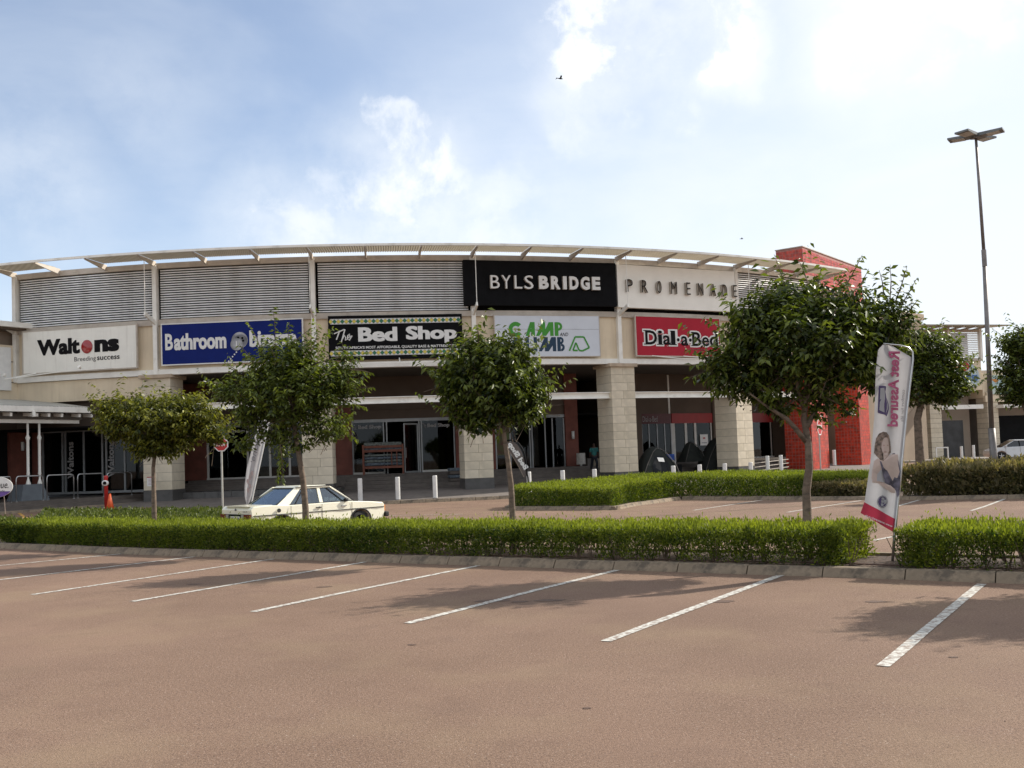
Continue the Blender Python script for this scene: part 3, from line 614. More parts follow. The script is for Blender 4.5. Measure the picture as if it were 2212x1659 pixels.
# Bathroom bizarre
t, W, H = sign('shop_sign', 'blue sign with white Bathroom bizarre lettering and shower rose emblem', 1.053, 1.93, 7.45, 9.60, .36, M_BLUE, M_LETW, tw=.06)
put(t, 'lettering', M_LETW, [('B', .022*W, .36*H, .056*W, .41*H, dict(bold=.03)), ('athroom', .085*W, .345*H, .375*W, .42*H, dict(bold=.03, fat=.012)), ('bizarre', .625*W, .35*H, .335*W, .42*H, dict(bold=.03, fat=.015))])
mb = MB()
def disc(mb, x, y, r, z, n=24, sx=1, mi=0): mb.add([(x+math.cos(2*PI*i/n)*r*sx, y+math.sin(2*PI*i/n)*r, z) for i in range(n)]+[(x, y, z+.004)], [(i, (i+1) % n, n) for i in range(n)], None, mi)
M_CHR = mat('printed_silver', (.38, .38, .40), .4, 0, .25, 2); M_CHR2 = mat('printed_grey', (.20, .20, .22), .5, 0, .25, 2)
disc(mb, .555*W, .535*H, .205*H, .012, mi=0); disc(mb, .562*W, .515*H, .165*H, .018, mi=1)
for x, y in ((.545, .60), (.575, .585), (.535, .56), (.580, .52)): disc(mb, x*W, y*H, .03*H, .024, mi=2)
disc(mb, .533*W, .435*H, .155*H, .028, mi=0); mb.box((.532*W, .45*H, .034), (.05, .28, .004), None, 3)
for i in range(5): disc(mb, (.530-.014*i)*W, (.24-.055*i)*H, .02*H, .012, 10, mi=3)
mb.build('emblem', [M_CHR, M_CHR2, M_BLACK, M_LETW], t)
# The Bed Shop
t, W, H = sign('shop_sign', 'black Bed Shop sign with rows of yellow and green diamonds above and below', 2.096, 2.915, 7.38, 9.67, .36, M_BLACK, M_BLACK, tw=.05)
put(t, 'lettering', M_LETW, [('Bed', .215*W, .40*H, .295*W, .34*H, dict(bold=.02, fat=.038)), ('Shop', .575*W, .335*H, .39*W, .415*H, dict(bold=.02, fat=.038))])
put(t, 'lettering', M_LETW, [("SOUTH AFRICA'S MOST AFFORDABLE, QUALITY BASE & MATTRESS SETS", .045*W, .225*H, .915*W, .075*H, dict(bold=.02))])
mb = MB()
for st in ([(.035, .60), (.115, .70)], [(.078, .665), (.052, .46)], [(.118, .70), (.088, .40)], [(.095, .47), (.115, .56), (.122, .50), (.118, .44), (.135, .47)], [(.140, .50), (.155, .53), (.150, .585), (.138, .55), (.135, .48), (.148, .44), (.170, .55)]):
    mb.tube([(x*W, y*H, .02) for x, y in st], .035, 5)
mb.build('script_lettering', M_LETW, t)
mb = MB()
for yb in (.885, .135):
    mb.box((.5*W, yb*H, .006), (.985*W, .125*H, .008), None, 0)
    for i in range(34):
        x = .012*W+i*.0293*W; r = .048*H; c = 1 if i % 2 == 0 else 2
        for rr, zz, cc in ((r*1.25, .013, 3), (r, .017, c)): mb.add([(x-rr, yb*H, zz), (x, yb*H-rr, zz), (x+rr, yb*H, zz), (x, yb*H+rr, zz)], [(0, 1, 2, 3)], None, cc)
    for dy in (-.05, .05): mb.box((.5*W, (yb+dy)*H, .011), (.985*W, .01, .004), None, 3)
mb.build('diamond_border', [M_LETW, M_YELL, M_DGRN, mat('printed_mid_grey', (.25, .25, .22), .6)], t)
mb = MB(); mb.bar((.17*W, -.32, .8), (.86*W, -.32, .8), .06)
for x in (.2, .52, .82): mb.bar((x*W, -.02, .05), (x*W, -.32, .8), .06)
mb.build('lamp_bracket', M_WHITE, t)
# Camp and climb
t, W, H = sign('shop_sign', 'pale grey Camp and Climb sign in green and navy with tent outline', 3.131, 3.842, 7.36, 9.63, .34, M_SIGNG, M_GREIGE, tw=.04)
def poly(mb, pts, z=.012, mi=0): mb.add([(x*W, y*H, z) for x, y in pts], [tuple(range(len(pts)))], None, mi)
mb = MB()
def ringc(mb, cx, cy, ro, ri, a0, a1, sx, z=.012, n=16):
    P = []
    for i in range(n+1):
        a = a0+(a1-a0)*i/n; P += [(cx*W+math.cos(a)*ro*H*sx, cy*H+math.sin(a)*ro*H, z), (cx*W+math.cos(a)*ri*H*sx, cy*H+math.sin(a)*ri*H, z)]
    mb.add(P, [(2*i, 2*i+1, 2*i+3, 2*i+2) for i in range(n)])
ringc(mb, .195, .66, .185, .085, math.radians(42), math.radians(318), 1.0)
def letA(x0, x1, y0, y1, s=.035):
    poly(mb, [(x0, y0), (x0+s, y0), (x1-s*.9, y1-.09), (x1-s, y1), (x1-.035-s*.2, y1)]); poly(mb, [(x1-s, y0), (x1, y0), (x1, y1), (x1-s, y1)], .013); poly(mb, [(x0+.03, y0+.10), (x1-.01, y0+.10), (x1-.01, y0+.17), (x0+.05, y0+.17)], .014)
letA(.285, .375, .50, .84); 
def letM(x0, y0, y1, mb=None):
    poly(mb, [(x0, y0), (x0+.03, y0+.0), (x0+.085, y1-.13), (x0+.085, y1), (x0+.06, y1)][:5]); poly(mb, [(x0+.06, y0), (x0+.09, y0), (x0+.09, y1), (x0+.055, y1)], .013)
    poly(mb, [(x0+.06, y0), (x0+.095, y0), (x0+.165, y1-.10), (x0+.165, y1), (x0+.125, y1)], .014); poly(mb, [(x0+.135, y0), (x0+.168, y0), (x0+.168, y1), (x0+.135, y1)], .015)
letM(.385, .50, .84, mb)
poly(mb, [(.565, .50), (.60, .50), (.60, .84), (.565, .84)]); ringc(mb, .60, .735, .105, .045, -PI/2, PI/2, 1.0, .013)
mb.build('lettering', M_GREEN, t)
mb = MB(); y0, y1 = .12, .47
ringc(mb, .215, .295, .175, .08, math.radians(40), math.radians(320), .9)
poly(mb, [(.285, y0), (.345, y0), (.345, y0+.09), (.315, y0+.09), (.315, y1), (.285, y1)]); poly(mb, [(.36, y0), (.392, y0), (.392, y1), (.36, y1)]); letM(.405, y0, y1, mb)
poly(mb, [(.585, y0), (.617, y0), (.617, y1), (.585, y1)]); ringc(mb, .615, .385, .088, .035, -PI/2, PI/2, 1.0, .013); ringc(mb, .62, .215, .096, .038, -PI/2, PI/2, 1.0, .014)
mb.build('lettering', M_NAVY, t)
put(t, 'lettering', M_INK, [('AND', .612*W, .495*H, .082*W, .085*H, dict(shear=.2, bold=.005))])
mb = MB(); tp = [(.70, .13), (.76, .475), (.845, .475), (.895, .205), (.825, .125), (.795, .14), (.765, .33), (.735, .14), (.78, .135)]
mb2 = [(tp[0], tp[1]), (tp[1], tp[2]), (tp[2], tp[3]), (tp[3], tp[4]), (tp[4], tp[5]), (tp[5], tp[6]), (tp[6], tp[7]), (tp[7], tp[8])]
for a, b in mb2: mb.bar((a[0]*W, a[1]*H, .015), (b[0]*W, b[1]*H, .015), .09, .006, up=(0, 0, 1))
mb.build('tent_emblem', M_GREEN, t)
MB().box((.5*W, .665*H, .004), (W*.99, .012, .003)).build('panel_joint', M_CHR2, t)
# Dial a Bed
t, W, H = sign('shop_sign', 'red sign with black serif Dial a Bed lettering outlined in white', 4.115, 4.806, 7.40, 9.66, .36, M_SIGNRED, M_GREIGE, thick=.2)
M_HALO = M_LETW
def serif(mb, x, y, w_, h_, body, grow): pass
items = [('D', .10, .28, .135, .37), ('i', .247, .28, .05, .37), ('a', .305, .28, .09, .25), ('l', .40, .28, .052, .375), ('a', .52, .27, .085, .25), ('B', .655, .265, .11, .37), ('e', .775, .265, .085, .245), ('d', .87, .265, .10, .385)]
mb = MB(); mh = MB()
for b_, x, y, w_, h_ in items:
    add_text(mb, b_, None, x*W, y*H, w_*W, h_*H, .03, .018); add_text(mh, b_, None, x*W, y*H, w_*W, h_*H, .012, .09, ref=.018)
    for sx, sy in ((0, 0),):
        pass
def sbar(x, y, w_, z=.032): mb.box((x*W, y*H, z), (w_*W, .05, .004)); mh.box((x*W, y*H, .016), (w_*W+.14, .2, .004))
for x, y, w_ in ((.115, .29, .07), (.115, .64, .07), (.27, .29, .075), (.262, .505, .04), (.426, .29, .08), (.415, .64, .045), (.675, .275, .07), (.675, .625, .07), (.965, .275, .035), (.945, .635, .035)): sbar(x, y, w_)
for x in (.485, .632): disc(mb, x*W, .42*H, .045*H, .034, 14); disc(mh, x*W, .42*H, .085*H, .018, 14)
mh.build('lettering_outline', M_LETW, t); mb.build('lettering', M_INK, t)
mb = MB(); mb.bar((.16*W, -.02, .1), (.40*W, -.26, .9), .05); mb.bar((.40*W, -.26, .9), (.66*W, -.26, .9), .05); mb.bar((.53*W, -.02, .1), (.68*W, -.14, .6), .05); mb.build('lamp_bracket', M_WHITE, t)
# BYLS BRIDGE boards
t, W, H = sign('name_board', 'large black board with raised white letters reading BYLS BRIDGE', 2.94, 3.968, 10.17, 12.66, .55, M_BLACK, None, .3)
def letters(t, seq, m, side, depth=.09):
    for b_, x0, x1, y0, y1, bold in seq:
        mb = MB(); vs, fs, X0, X1, Y0, Y1 = glyphs(b_, bold, 0, depth)
        if b_ == 'I' : pass
        sx = (x1-x0)*W/(X1-X0); sy = (y1-y0)*H/(Y1-Y0); mb.add([((v.x-X0)*sx+x0*W, (v.y-Y0)*sy+y0*H, v.z+depth+.02) for v in vs], fs); me = mb.mesh('letter', [m, side])
        for p_ in me.polygons: p_.material_index = 0 if p_.normal.z > .5 else 1
        link('letter', me, t)
def fx(a): return (a-60)/(1392-60)
def fy(a, x): top = 268+(298-268)*(x-55)/1335; bot = 662+(680-662)*(x-70)/1335; return (bot-a)/(bot-top)
seq = []
for b_, a, c, yt, yb, bo in [('B', 275, 352, 408, 522, .0), ('Y', 370, 448, 408, 523, .0), ('L', 480, 545, 410, 524, .0), ('S', 565, 642, 410, 528, .0), ('B', 692, 775, 413, 528, .05), ('R', 797, 878, 416, 531, .05), ('I', 903, 935, 418, 532, .05), ('D', 960, 1040, 419, 534, .05), ('G', 1060, 1140, 421, 537, .05), ('E', 1162, 1235, 424, 538, .05)]:
    seq.append((b_, fx(a), fx(c), fy(yb, a), fy(yt, a), bo))
letters(t, seq, M_LETW, M_GREIGE)
# PROMENADE board
t, W, H = sign('name_board', 'cream board with spaced raised dark letters reading PROMENADE', 3.98, 4.955, 10.14, 12.62, .5, mat('cream_board', (.90, .87, .79), .6, 0, .03, 1), None, .3)
seq = []
px_ = [(1350, 1363), (1380, 1394), (1412, 1423), (1442, 1456), (1475, 1485.5), (1501, 1513.5), (1529, 1541.5), (1555, 1567), (1580, 1590)]
for i, (b_, (a, c)) in enumerate(zip('PROMENADE', px_)):
    f0 = (a-1335)/(1590-1335); f1 = (c-1335)/(1590-1335); seq.append((b_, f0+.003, f1-.003, .355, .645, -.014))
letters(t, seq, M_INK, mat('letter_side_grey', (.40, .36, .31), .6), .10)

# ------------------------------------------------------------------ red tiled gateway tower at the right end
def portal():
    C1 = AY(1757, 1013, 67.5); C1.z = 0; C2 = AY(1862, 1012, 75.0); C2.z = 0
    root = thing('tiled_gateway', 'tall red mosaic tiled gateway tower rising behind the trees', 'gateway'); a = (C2-C1); a.z = 0; ln = a.length; ex = a.normalized(); dn = Vector((-ex.y, ex.x, 0))
    core = MB(); tl = MB(); step = .235
    def P(x, y, z, cur=True):
        c_ = -.018*x*x if z > 13 and False else 0
        q = C1+ex*x+dn*(y-c_); q.z = z; return q
    def slab(x0, x1, y0, y1, z0, z1): core.hexa([P(x0, y0, z0), P(x1, y0, z0), P(x1, y1, z0), P(x0, y1, z0), P(x0, y0, z1), P(x1, y0, z1), P(x1, y1, z1), P(x0, y1, z1)])
    TOPZ = 15.45
    slab(0, 3.0, 0, 1.9, -.3, TOPZ); slab(ln, ln+2.2, 0, 1.9, -.3, TOPZ)
    n = 8
    for i in range(n): slab(3.0+(ln-3.0)*i/n, 3.0+(ln-3.0)*(i+1)/n, 0, 1.9, 12.9, TOPZ)
    def tiles(o, u, nn, W_, H_, z0):
        nx = max(1, int(W_/step)); nz = int(H_/step); sx = W_/nx; g = .03
        for i in range(nx):
            for j in range(nz):
                a_ = o+u*(i*sx+g/2)+nn*.004; b_ = o+u*((i+1)*sx-g/2)+nn*.004; z_0 = z0+j*step+g/2; z_1 = z0+(j+1)*step-g/2; k = len(tl.v)
                d = nn*(.012+random.uniform(-.002, .003))
                for q, z in ((a_, z_0), (b_, z_0), (b_, z_1), (a_, z_1)): v = q+d; tl.v.append((v.x, v.y, z))
                tl.f.append((k, k+1, k+2, k+3)); tl.m.append(0)
    for x0 in (0, ln):
        tiles(P(x0, 1.9, 0), -dn, -ex, 1.9, TOPZ+.2, -.2)
    tiles(P(0, 0, 0), ex, -dn, 3.0, TOPZ+.2, -.2); tiles(P(ln, 0, 0), ex, -dn, 2.2, TOPZ+.2, -.2); tiles(P(3.0, 0, 0), ex, -dn, ln-3.0, TOPZ-12.9, 12.9)
    core.build('wall', M_TGROUT, root); o = tl.build('mosaic_tiles', M_TILE, root); o['kind'] = 'stuff'
    cap = MB(); cap.hexa([P(x, y, z) for z in (TOPZ, TOPZ+.06) for x, y in ((-.05, -.05), (ln+2.25, -.05), (ln+2.25, 1.95), (-.05, 1.95))]); cap.build('coping', M_GREIGE, root)
    lg = MB(); lg.hexa([P(x, y, z) for z in (12.8, 12.9) for x, y in ((-.0, -.5), (ln, -.5), (ln, 1.9), (3.0, 1.9))]); lg.build('ledge', M_WHITE, root)
portal()
# shop wall seen through and beyond the gateway
bk = thing('entrance_block', 'cream and brown block behind the red gateway', 'building')
q0 = AY(1880, 1000, 84); q1 = AY(1955, 1000, 87)
mb = MB(); mb.bar(Vector((26.5, 79.5, 6.0)), Vector((34.5, 86.5, 6.0)), 3, 12.4); mb.build('wall', mat('tan_block_wall', (.30, .23, .165), .85, 0, .08, .5), bk)
mb = MB(); mb.bar(Vector((23.5, 79.6, 3.6)), Vector((26.7, 84, 3.6)), .4, 7.2); mb.build('shop_wall', M_DARK, bk)
mb = MB(); mb.bar(Vector((30.6, 82.0, 12.3)), Vector((34, 84.8, 12.3)), 3.2, .5); mb.build('parapet', M_CAP, bk)

# ------------------------------------------------------------------ right wing
wing = thing('shop_wing', 'cream shop wing with louvred parapet beyond the red gateway', 'building')
WA = AY(1880, 990, 87); WB = AY(2131, 990, 90.5); WA.z = WB.z = 0; WC = WB+(WB-WA)*1.6
we = (WB-WA).normalized(); wn = Vector((we.y, -we.x, 0)); wl = (WB-WA).length
def WP(s, off, z): q = WA+we*s+wn*off; q.z = z; return q
def wbox(s0, s1, o0, o1, z0, z1, name, m, parent=wing):
    return MB().hexa([WP(s0, o1, z0), WP(s1, o1, z0), WP(s1, o0, z0), WP(s0, o0, z0), WP(s0, o1, z1), WP(s1, o1, z1), WP(s1, o0, z1), WP(s0, o0, z1)]).build(name, m, parent)
def wz(py): return (EYE+(986-.0365*(2080-1106)-py)/FPX*90)          # height at the wing for a photo row
def ws(px): return (px-1880)/(2131-1880)*wl
wbox(-3, wl, -8, 0, wz(843), wz(776), 'wall_panel', M_CREAM); wbox(-3, wl+.1, -.3, .15, wz(780), wz(774), 'ledge_beam', M_GREIGE)
sm = MB().hexa([WP(ws(1930), .06, 0), WP(wl-.2, .06, 0), WP(wl-.2, -.06, 0), WP(ws(1930), -.06, 0), WP(ws(1930), .06, .1), WP(wl-.2, .0, .1), WP(wl-.2, -.06, .1), WP(ws(1930), -.06, .1)]).mesh('slat', M_SLAT)
z = wz(774)+.08
while z < wz(719): link('slat', sm, wing, (0, 0, z)); z += .165
wbox(ws(1930), wl, -1.6, -1.5, wz(776), wz(716), 'parapet_backing', mat('pale_sheet', (.30, .30, .31), .7)); wbox(ws(1930), wl, -.2, .1, wz(717), wz(711), 'eaves_beam', M_GREIGE)
for p_ in (1995, 2060, 2131): wbox(ws(p_)-.12, ws(p_)+.12, -.1, .2, wz(776), wz(709), 'post', M_WHITE)
MB().hexa([WP(ws(1925), 2.1, wz(706)-.15), WP(wl+1.6, 2.1, wz(706)-.15), WP(wl+1.6, -.4, wz(706)), WP(ws(1925), -.4, wz(706)), WP(ws(1925), 2.1, wz(706)-.05), WP(wl+1.6, 2.1, wz(706)-.05), WP(wl+1.6, -.4, wz(706)+.1), WP(ws(1925), -.4, wz(706)+.1)]).build('canopy_panel', M_CANOPY, wing)
for i in range(8): MB().bar(WP(ws(1935)+i*1.25, -.1, wz(713)), WP(ws(1935)+i*1.25, 2.0, wz(706)-.2), .08, .15).build('canopy_bracket', M_GREIGE, wing)
M_TAUPE = mat('taupe_plaster', (.27, .215, .165), .85, 0, .06, .6)
wbox(-3, wl-.3, -8, -1.5, -.2, wz(843), 'lower_wall', M_TAUPE)
wbox(ws(2037), wl-.1, -.2, .12, wz(884), wz(875), 'cross_beam', M_WHITE)
def wpillar(s0, s1, z1):
    p = wbox(s0+.03, s1-.03, -1.4, -.05, -.2, z1, 'pillar', M_GROUT); n = 13
    for i in range(n): wbox(s0, s1, -1.4, random.uniform(-.008, .008), z1*i/n+.01, z1*(i+1)/n-.012, 'block', M_BLOCK if i % 3 else M_BLOCK2, p)
wpillar(ws(2012), ws(2037), wz(862)); wpillar(ws(2140), ws(2164), wz(848))
wbox(ws(2040), ws(2108), -1.5, -1.42, wz(987), wz(906), 'shop_window', mat('dark_window_display', (.03, .032, .035), .3, 0, .4, 1.2, col2=(.004, .004, .005)))
wbox(ws(2040), ws(2108), -1.42, -1.3, wz(907), wz(903), 'window_frame', M_TAUPE)
wbox(ws(1930), ws(1950), -1.45, -1.38, wz(984), wz(900), 'door', M_DARK); 
for px_1 in (1938, 1951): wbox(ws(px_1), ws(px_1)+.08, -1.4, -1.3, wz(984), wz(900), 'door_frame', M_FRAME)
wbox(ws(1953), ws(2040), -1.4, -.9, -.2, wz(971), 'plinth', M_PLINTH)
# continuation to the right edge
wbox(wl+.2, wl+14, -8, -.2, wz(860), wz(806), 'wall_panel', M_CREAM); wbox(wl+.2, wl+14, -.2, .1, wz(870), wz(856), 'ledge_beam', M_CREAM); wbox(wl+1.4, wl+14, -.1, .9, wz(884), wz(877), 'awning', M_WHITE)
wbox(wl+1.3, wl+14, -8, -1.5, -.2, wz(860), 'lower_wall', M_TAUPE); wbox(wl+1.9, wl+9, -1.5, -1.4, wz(975), wz(900), 'shop_window', M_BLACK)
wbox(wl-.3, wl+14, -8, -.4, wz(806), wz(800), 'parapet', M_GREIGE)
# sign with cut-out lettering
def wsign(name, label, px0, px1, py0, py1, face, off=.18):
    s0, s1 = ws(px0), ws(px1); z0, z1 = wz(py1), wz(py0); o = WP(s0, off, z0); M = Matrix(((we.x, 0, wn.x, o.x), (we.y, 0, wn.y, o.y), (0, 1, 0, o.z), (0, 0, 0, 1)))
    t = thing(name, label, 'sign'); t.matrix_world = M; return t, s1-s0, z1-z0
t, W, H = wsign('shop_sign', 'cut-out white sign in blue and red reading ADVENTURES on the right wing', 2030, 2122, 776, 838, M_SIGNW)
mb = MB(); out = [(.0, .12), (.08, .02), (.5, .06), (.9, .0), (.95, .1), (1.0, .32), (.97, .55), (.9, .75), (.72, .9), (.5, .98), (.3, .95), (.08, .85), (.02, .5)]
mb.prism([(x*W, y*H) for x, y in out], 0, .1); mb.build('panel', mat('sign_pale_blue_face', (.45, .55, .60), .5), t)
put(t, 'lettering', mat('sign_mid_blue', (.03, .13, .36), .5), [('ADVENTURES', .08*W, .22*H, .86*W, .22*H, dict(bold=.05))], .12)
mb = MB(); disc(mb, .3*W, .72*H, .2*H, .12, 18, 1.6); disc(mb, .62*W, .74*H, .17*H, .125, 18, 1.4); mb.build('decoration', M_RED, t)
t, W, H = wsign('mural_panel', 'painted seaside mural panel with yellow reeds at the far right wall', 2146, 2215, 812, 853, M_SIGNW, .05)
mb = MB(); mb.box((W/2, H/2, 0), (W, H, .08)); mb.build('panel', mat('mural_sea_blue', (.30, .50, .58), .6, 0, .3, .8, col2=(.55, .60, .52)), t)
mb = MB()
for i in range(9): x = (.34+.035*i)*W; mb.add([(x, 0.1*H, .05), (x+.05*W*.3, .1*H, .05), (x+random.uniform(-.06, .1)*W, random.uniform(.5, .85)*H, .05)], [(0, 1, 2)])
mb.add([(.05*W, .8*H, .05), (.2*W, .6*H, .05), (.32*W, .72*H, .05), (.22*W, .8*H, .05)], [(0, 1, 2, 3)], None, 1); mb.build('reeds', [M_YELL, mat('mural_orange', (.55, .22, .04), .6)], t)
# right pavement slab
mb = MB(); P = [AY(1800, 1010, 80), AY(2214, 1000, 82), Vector((70, 84, 0)), Vector((70, 110, 0)), Vector((24, 100, 0))]
mb.prism([(p.x, p.y) for p in P], .1, .30); o = mb.build('pavement', mat('paving_pale', (.24, .21, .18), .9, 0, .12, 1.2, .2, 20)); o['kind'] = 'structure'  # paler paving than the walk along the arcade

# ------------------------------------------------------------------ left wing with verandah
lw = thing('verandah_wing', 'left wing with corrugated verandah roof on paired white posts', 'building')
e0 = at(36, 1084.5, .5); e1 = at(290, 1069, .5); ld = (e1-e0).normalized(); ldn = Vector((-ld.y, ld.x, 0))
def LP(s, off, z): q = e0+ld*s+ldn*off; q.z = z; return q
def lbox(s0, s1, o0, o1, z0, z1, name, m, parent=lw): return MB().hexa([LP(s0, o0, z0), LP(s1, o0, z0), LP(s1, o1, z0), LP(s0, o1, z0), LP(s0, o0, z1), LP(s1, o0, z1), LP(s1, o1, z1), LP(s0, o1, z1)]).build(name, m, parent)
lend = (e1-e0).length+1.2
lbox(-14, lend, -.15, 10, -.3, .5, 'terrace', M_STEP); lbox(-14, lend+.5, -.75, -.15, -.3, .3, 'step', M_STEP)
kerb_run(kerb, [LP(-14, -1.35, 0), LP(lend+2.4, -1.35, 0), LP(lend+4.6, .4, 0)], 2.2)
lbox(-14, lend+2.2, -1.15, -.75, -.3, .13, 'paved_edge', M_PAVE)
# verandah: gutter, beam, posts, corrugated sheet
def on_plane(px, py, off):             # point of a vertical plane parallel to the terrace edge under a photo pixel
    d = _F+_R*(px-1106)/FPX-_U*(py-829.5-SHIFT)/FPX; k = (off+e0.dot(ldn))/(d[0]*ldn.x+d[1]*ldn.y); return Vector(_C+d*k)
def ps(px, off, py=930): return (on_plane(px, py, off)-e0).dot(ld)
def pzz(px, py, off): return on_plane(px, py, off).z
vr = ps(197, .6, 885)
zg = lambda py, px=100, Y=48: pzz(px, py, {48: 1.0, 54: 6.8, 52: 5.0}[Y])
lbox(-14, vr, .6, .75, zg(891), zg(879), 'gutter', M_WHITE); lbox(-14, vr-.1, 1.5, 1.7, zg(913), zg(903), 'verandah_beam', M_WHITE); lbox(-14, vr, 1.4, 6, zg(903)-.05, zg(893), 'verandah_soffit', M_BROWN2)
mb = MB(); n = 90; s_ = -14
for i in range(n*2+1):
    s1 = -14+(vr+14)*i/(n*2); zz = .03*(1 if i % 2 else -1)
    mb.v.append(tuple(LP(s1, .6, zg(879)+zz))); mb.v.append(tuple(LP(s1, 5.5, zg(862)+zz+.25)))
for i in range(n*2): mb.f.append((2*i, 2*i+2, 2*i+3, 2*i+1)); mb.m.append(0)
mb.build('roof', mat('corrugated_sheet', (.50, .48, .43), .4, .3, .08, 2), lw)
for px in (18, 62, 74, 100, 128, 166, 192): s1 = ps(px, 1.0, 895); MB().bar(LP(s1, .75, zg(897)), LP(s1, 1.9, zg(893)), .12, .18).build('rafter_end', M_WHITE, lw)
for px in (60, 85):
    s1 = ps(px, 1.6, 960); mb = MB(); b0 = LP(s1, 1.6, 1.35)
    zt = zg(913); mb.tube([LP(s1, 1.6, z) for z in (1.3, 1.38, 1.6, 1.75, 1.85, 1.95, zt-.9, zt-.75, zt-.6, zt)], [.14, .12, .05, .05, .09, .075, .075, .12, .06, .06], 10); mb.build('verandah_post', M_WHITE, lw, smooth=True)
s1 = ps(74, .5, 895); MB().tube([LP(s1, .55, zg(889)), LP(s1, .5, zg(902))], [.09, .09], 10).build('security_camera', M_WHITE, lw)
s0_ = ps(50, 1.0, 1080); s1_ = ps(98, 1.0, 1080)
mb = MB(); zt = 1.32; mb.hexa([LP(s0_-.1, 1.0, .5), LP(s1_+.25, 1.0, .5), LP(s1_+.25, 2.3, .5), LP(s0_-.1, 2.3, .5), LP(s0_+.15, 1.2, zt), LP(s1_, 1.2, zt), LP(s1_, 2.1, zt), LP(s0_+.15, 2.1, zt)]); mb.build('post_base', mat('blue_grey_concrete', (.13, .145, .16), .8, 0, .1, 2), lw)
# walls behind
def sx(px, off=6.9): return ps(px, off, 900)
lbox(-14, sx(90), 7.2, 7.6, .5, zg(931, 20, 54), 'shop_front_wall', M_DARK); lbox(sx(22), sx(62), 7.0, 7.3, .5, zg(926, 30, 54), 'pilaster', M_TERRA); lbox(-14, sx(92), 6.8, 7.2, zg(932, 30, 54), zg(865, 30, 54), 'bulkhead', M_BROWN)
lbox(-14, sx(33), 6.0, 14, zg(866, 20, 54), zg(750, 20, 54), 'wall_panel', M_CREAM); lbox(-14, sx(34), 6.0-.03, 6.0, zg(830, 20, 54), zg(828, 20, 54), 'wall_joint', M_GROUT); lbox(-14, sx(34), 6.0-.03, 6.0, zg(786, 20, 54), zg(784, 20, 54), 'wall_joint', M_GROUT)
lbox(-14, sx(40), 6.4, 14, zg(751, 20, 54), zg(712, 20, 54), 'wall_panel', M_TAUPE); lbox(-14, sx(47), 5.0, 5.25, zg(705, 20, 52), zg(694, 20, 52), 'gutter', M_WHITE); lbox(-14, sx(46), 5.25, 8, zg(709, 20, 52), zg(704, 20, 52), 'eaves_soffit', M_BROWN)
lbox(sx(33), sx(46), 7.0, 7.2, zg(900, 30, 54), zg(700, 30, 54), 'corner_wall', M_TAUPE); lbox(sx(37), sx(43.5), 6.95, 7.0, zg(855, 30, 54), zg(835, 30, 54), 'terracotta_square', mat('terracotta_bright', (.30, .08, .04), .7))
lbox(-14, sx(2), 5.85, 6.0, zg(846, 0, 54), zg(754, 0, 54), 'sign_panel', M_LETW)
lbox(-14, sx(110), 9.0, 9.3, .3, zg(760, 20, 54), 'rear_wall', M_DARK)
# wall lamps
def wall_lamp(p, label, m=M_GREIGE):
    t = thing('wall_lamp', label, 'lamp', p); MB().box((0, .05, 0), (.16, .08, .34)).build('backplate', M_FRAME, t); MB().tube([(0, -.05, -.25), (0, -.05, .25)], .09, 12).build('lamp_shade', m, t, smooth=True)
wall_lamp(LP(sx(49), 6.9, zg(964, 50, 54)), 'white cylinder wall lamp on the terracotta pilaster behind the verandah posts', M_LETW)
wall_lamp(BP(3.975, RB+.25, 3.05), 'white cylinder wall lamp on the terracotta column beside the dark passage', M_LETW)

# hoop barriers, standpipe, cone
def hoop():
    t = thing('hoop_barrier', '', 'barrier', (0, 0, 0), 0, 'tubular hoop barriers along the left terrace edge'); n = 6; W_ = 1.95; r = .18; Hh = 1.25; pts = [(0, 0, 0), (0, 0, Hh-r)]
    pts += [(r-r*math.cos(a), 0, Hh-r+r*math.sin(a)) for a in [PI/2*i/n for i in range(1, n+1)]]; pts += [(W_-r+r*math.sin(a), 0, Hh-r+r*math.cos(a)) for a in [PI/2*i/n for i in range(0, n+1)]]; pts += [(W_, 0, 0)]
    MB().tube(pts, .035, 8).build('rail', M_SILVER, t, smooth=True)
    for x in (0, W_): MB().tube([(x, 0, 0), (x, 0, .02)], .08, 10).build('base_plate', M_SILVER, t)
    return t
hp0 = None
lab = ['hoop barrier partly behind the round sign at the left edge', 'hoop barrier in front of the blue grey post base', 'hoop barrier between the post base and the lettered glass door', 'hoop barrier just left of the red standpipe', 'hoop barrier just right of the red standpipe']
for i, px in enumerate((-12, 67/1.0, 186, 307, 421)):
    pxl = [(-7), (36.5), (103), (169.5), (233)][i] if True else px
    p = AY(pxl, 1075, e0.y); s1 = (at(pxl, 1084.5-.061*(pxl-36), .5)-e0).dot(ld)
    if hp0 is None: hp0 = hoop(); o = hp0; 
    else: o = copy_thing(hp0, (0, 0, 0))
    nx_ = [25, 94.5, 161, 225.5, 286][i]; s2 = (at(nx_, 1084.5-.061*(nx_-36), .5)-e0).dot(ld)
    o.location = LP(s1, .05, .5); o.rotation_euler[2] = math.atan2(ld.y, ld.x); o['label'] = lab[i]; o.scale = ((s2-s1)/1.95, 1, 1)
p = G(230, 1102, .1); hy = thing('fire_standpipe', 'red fire standpipe with white outlet at the end of the left terrace', 'hydrant', p)
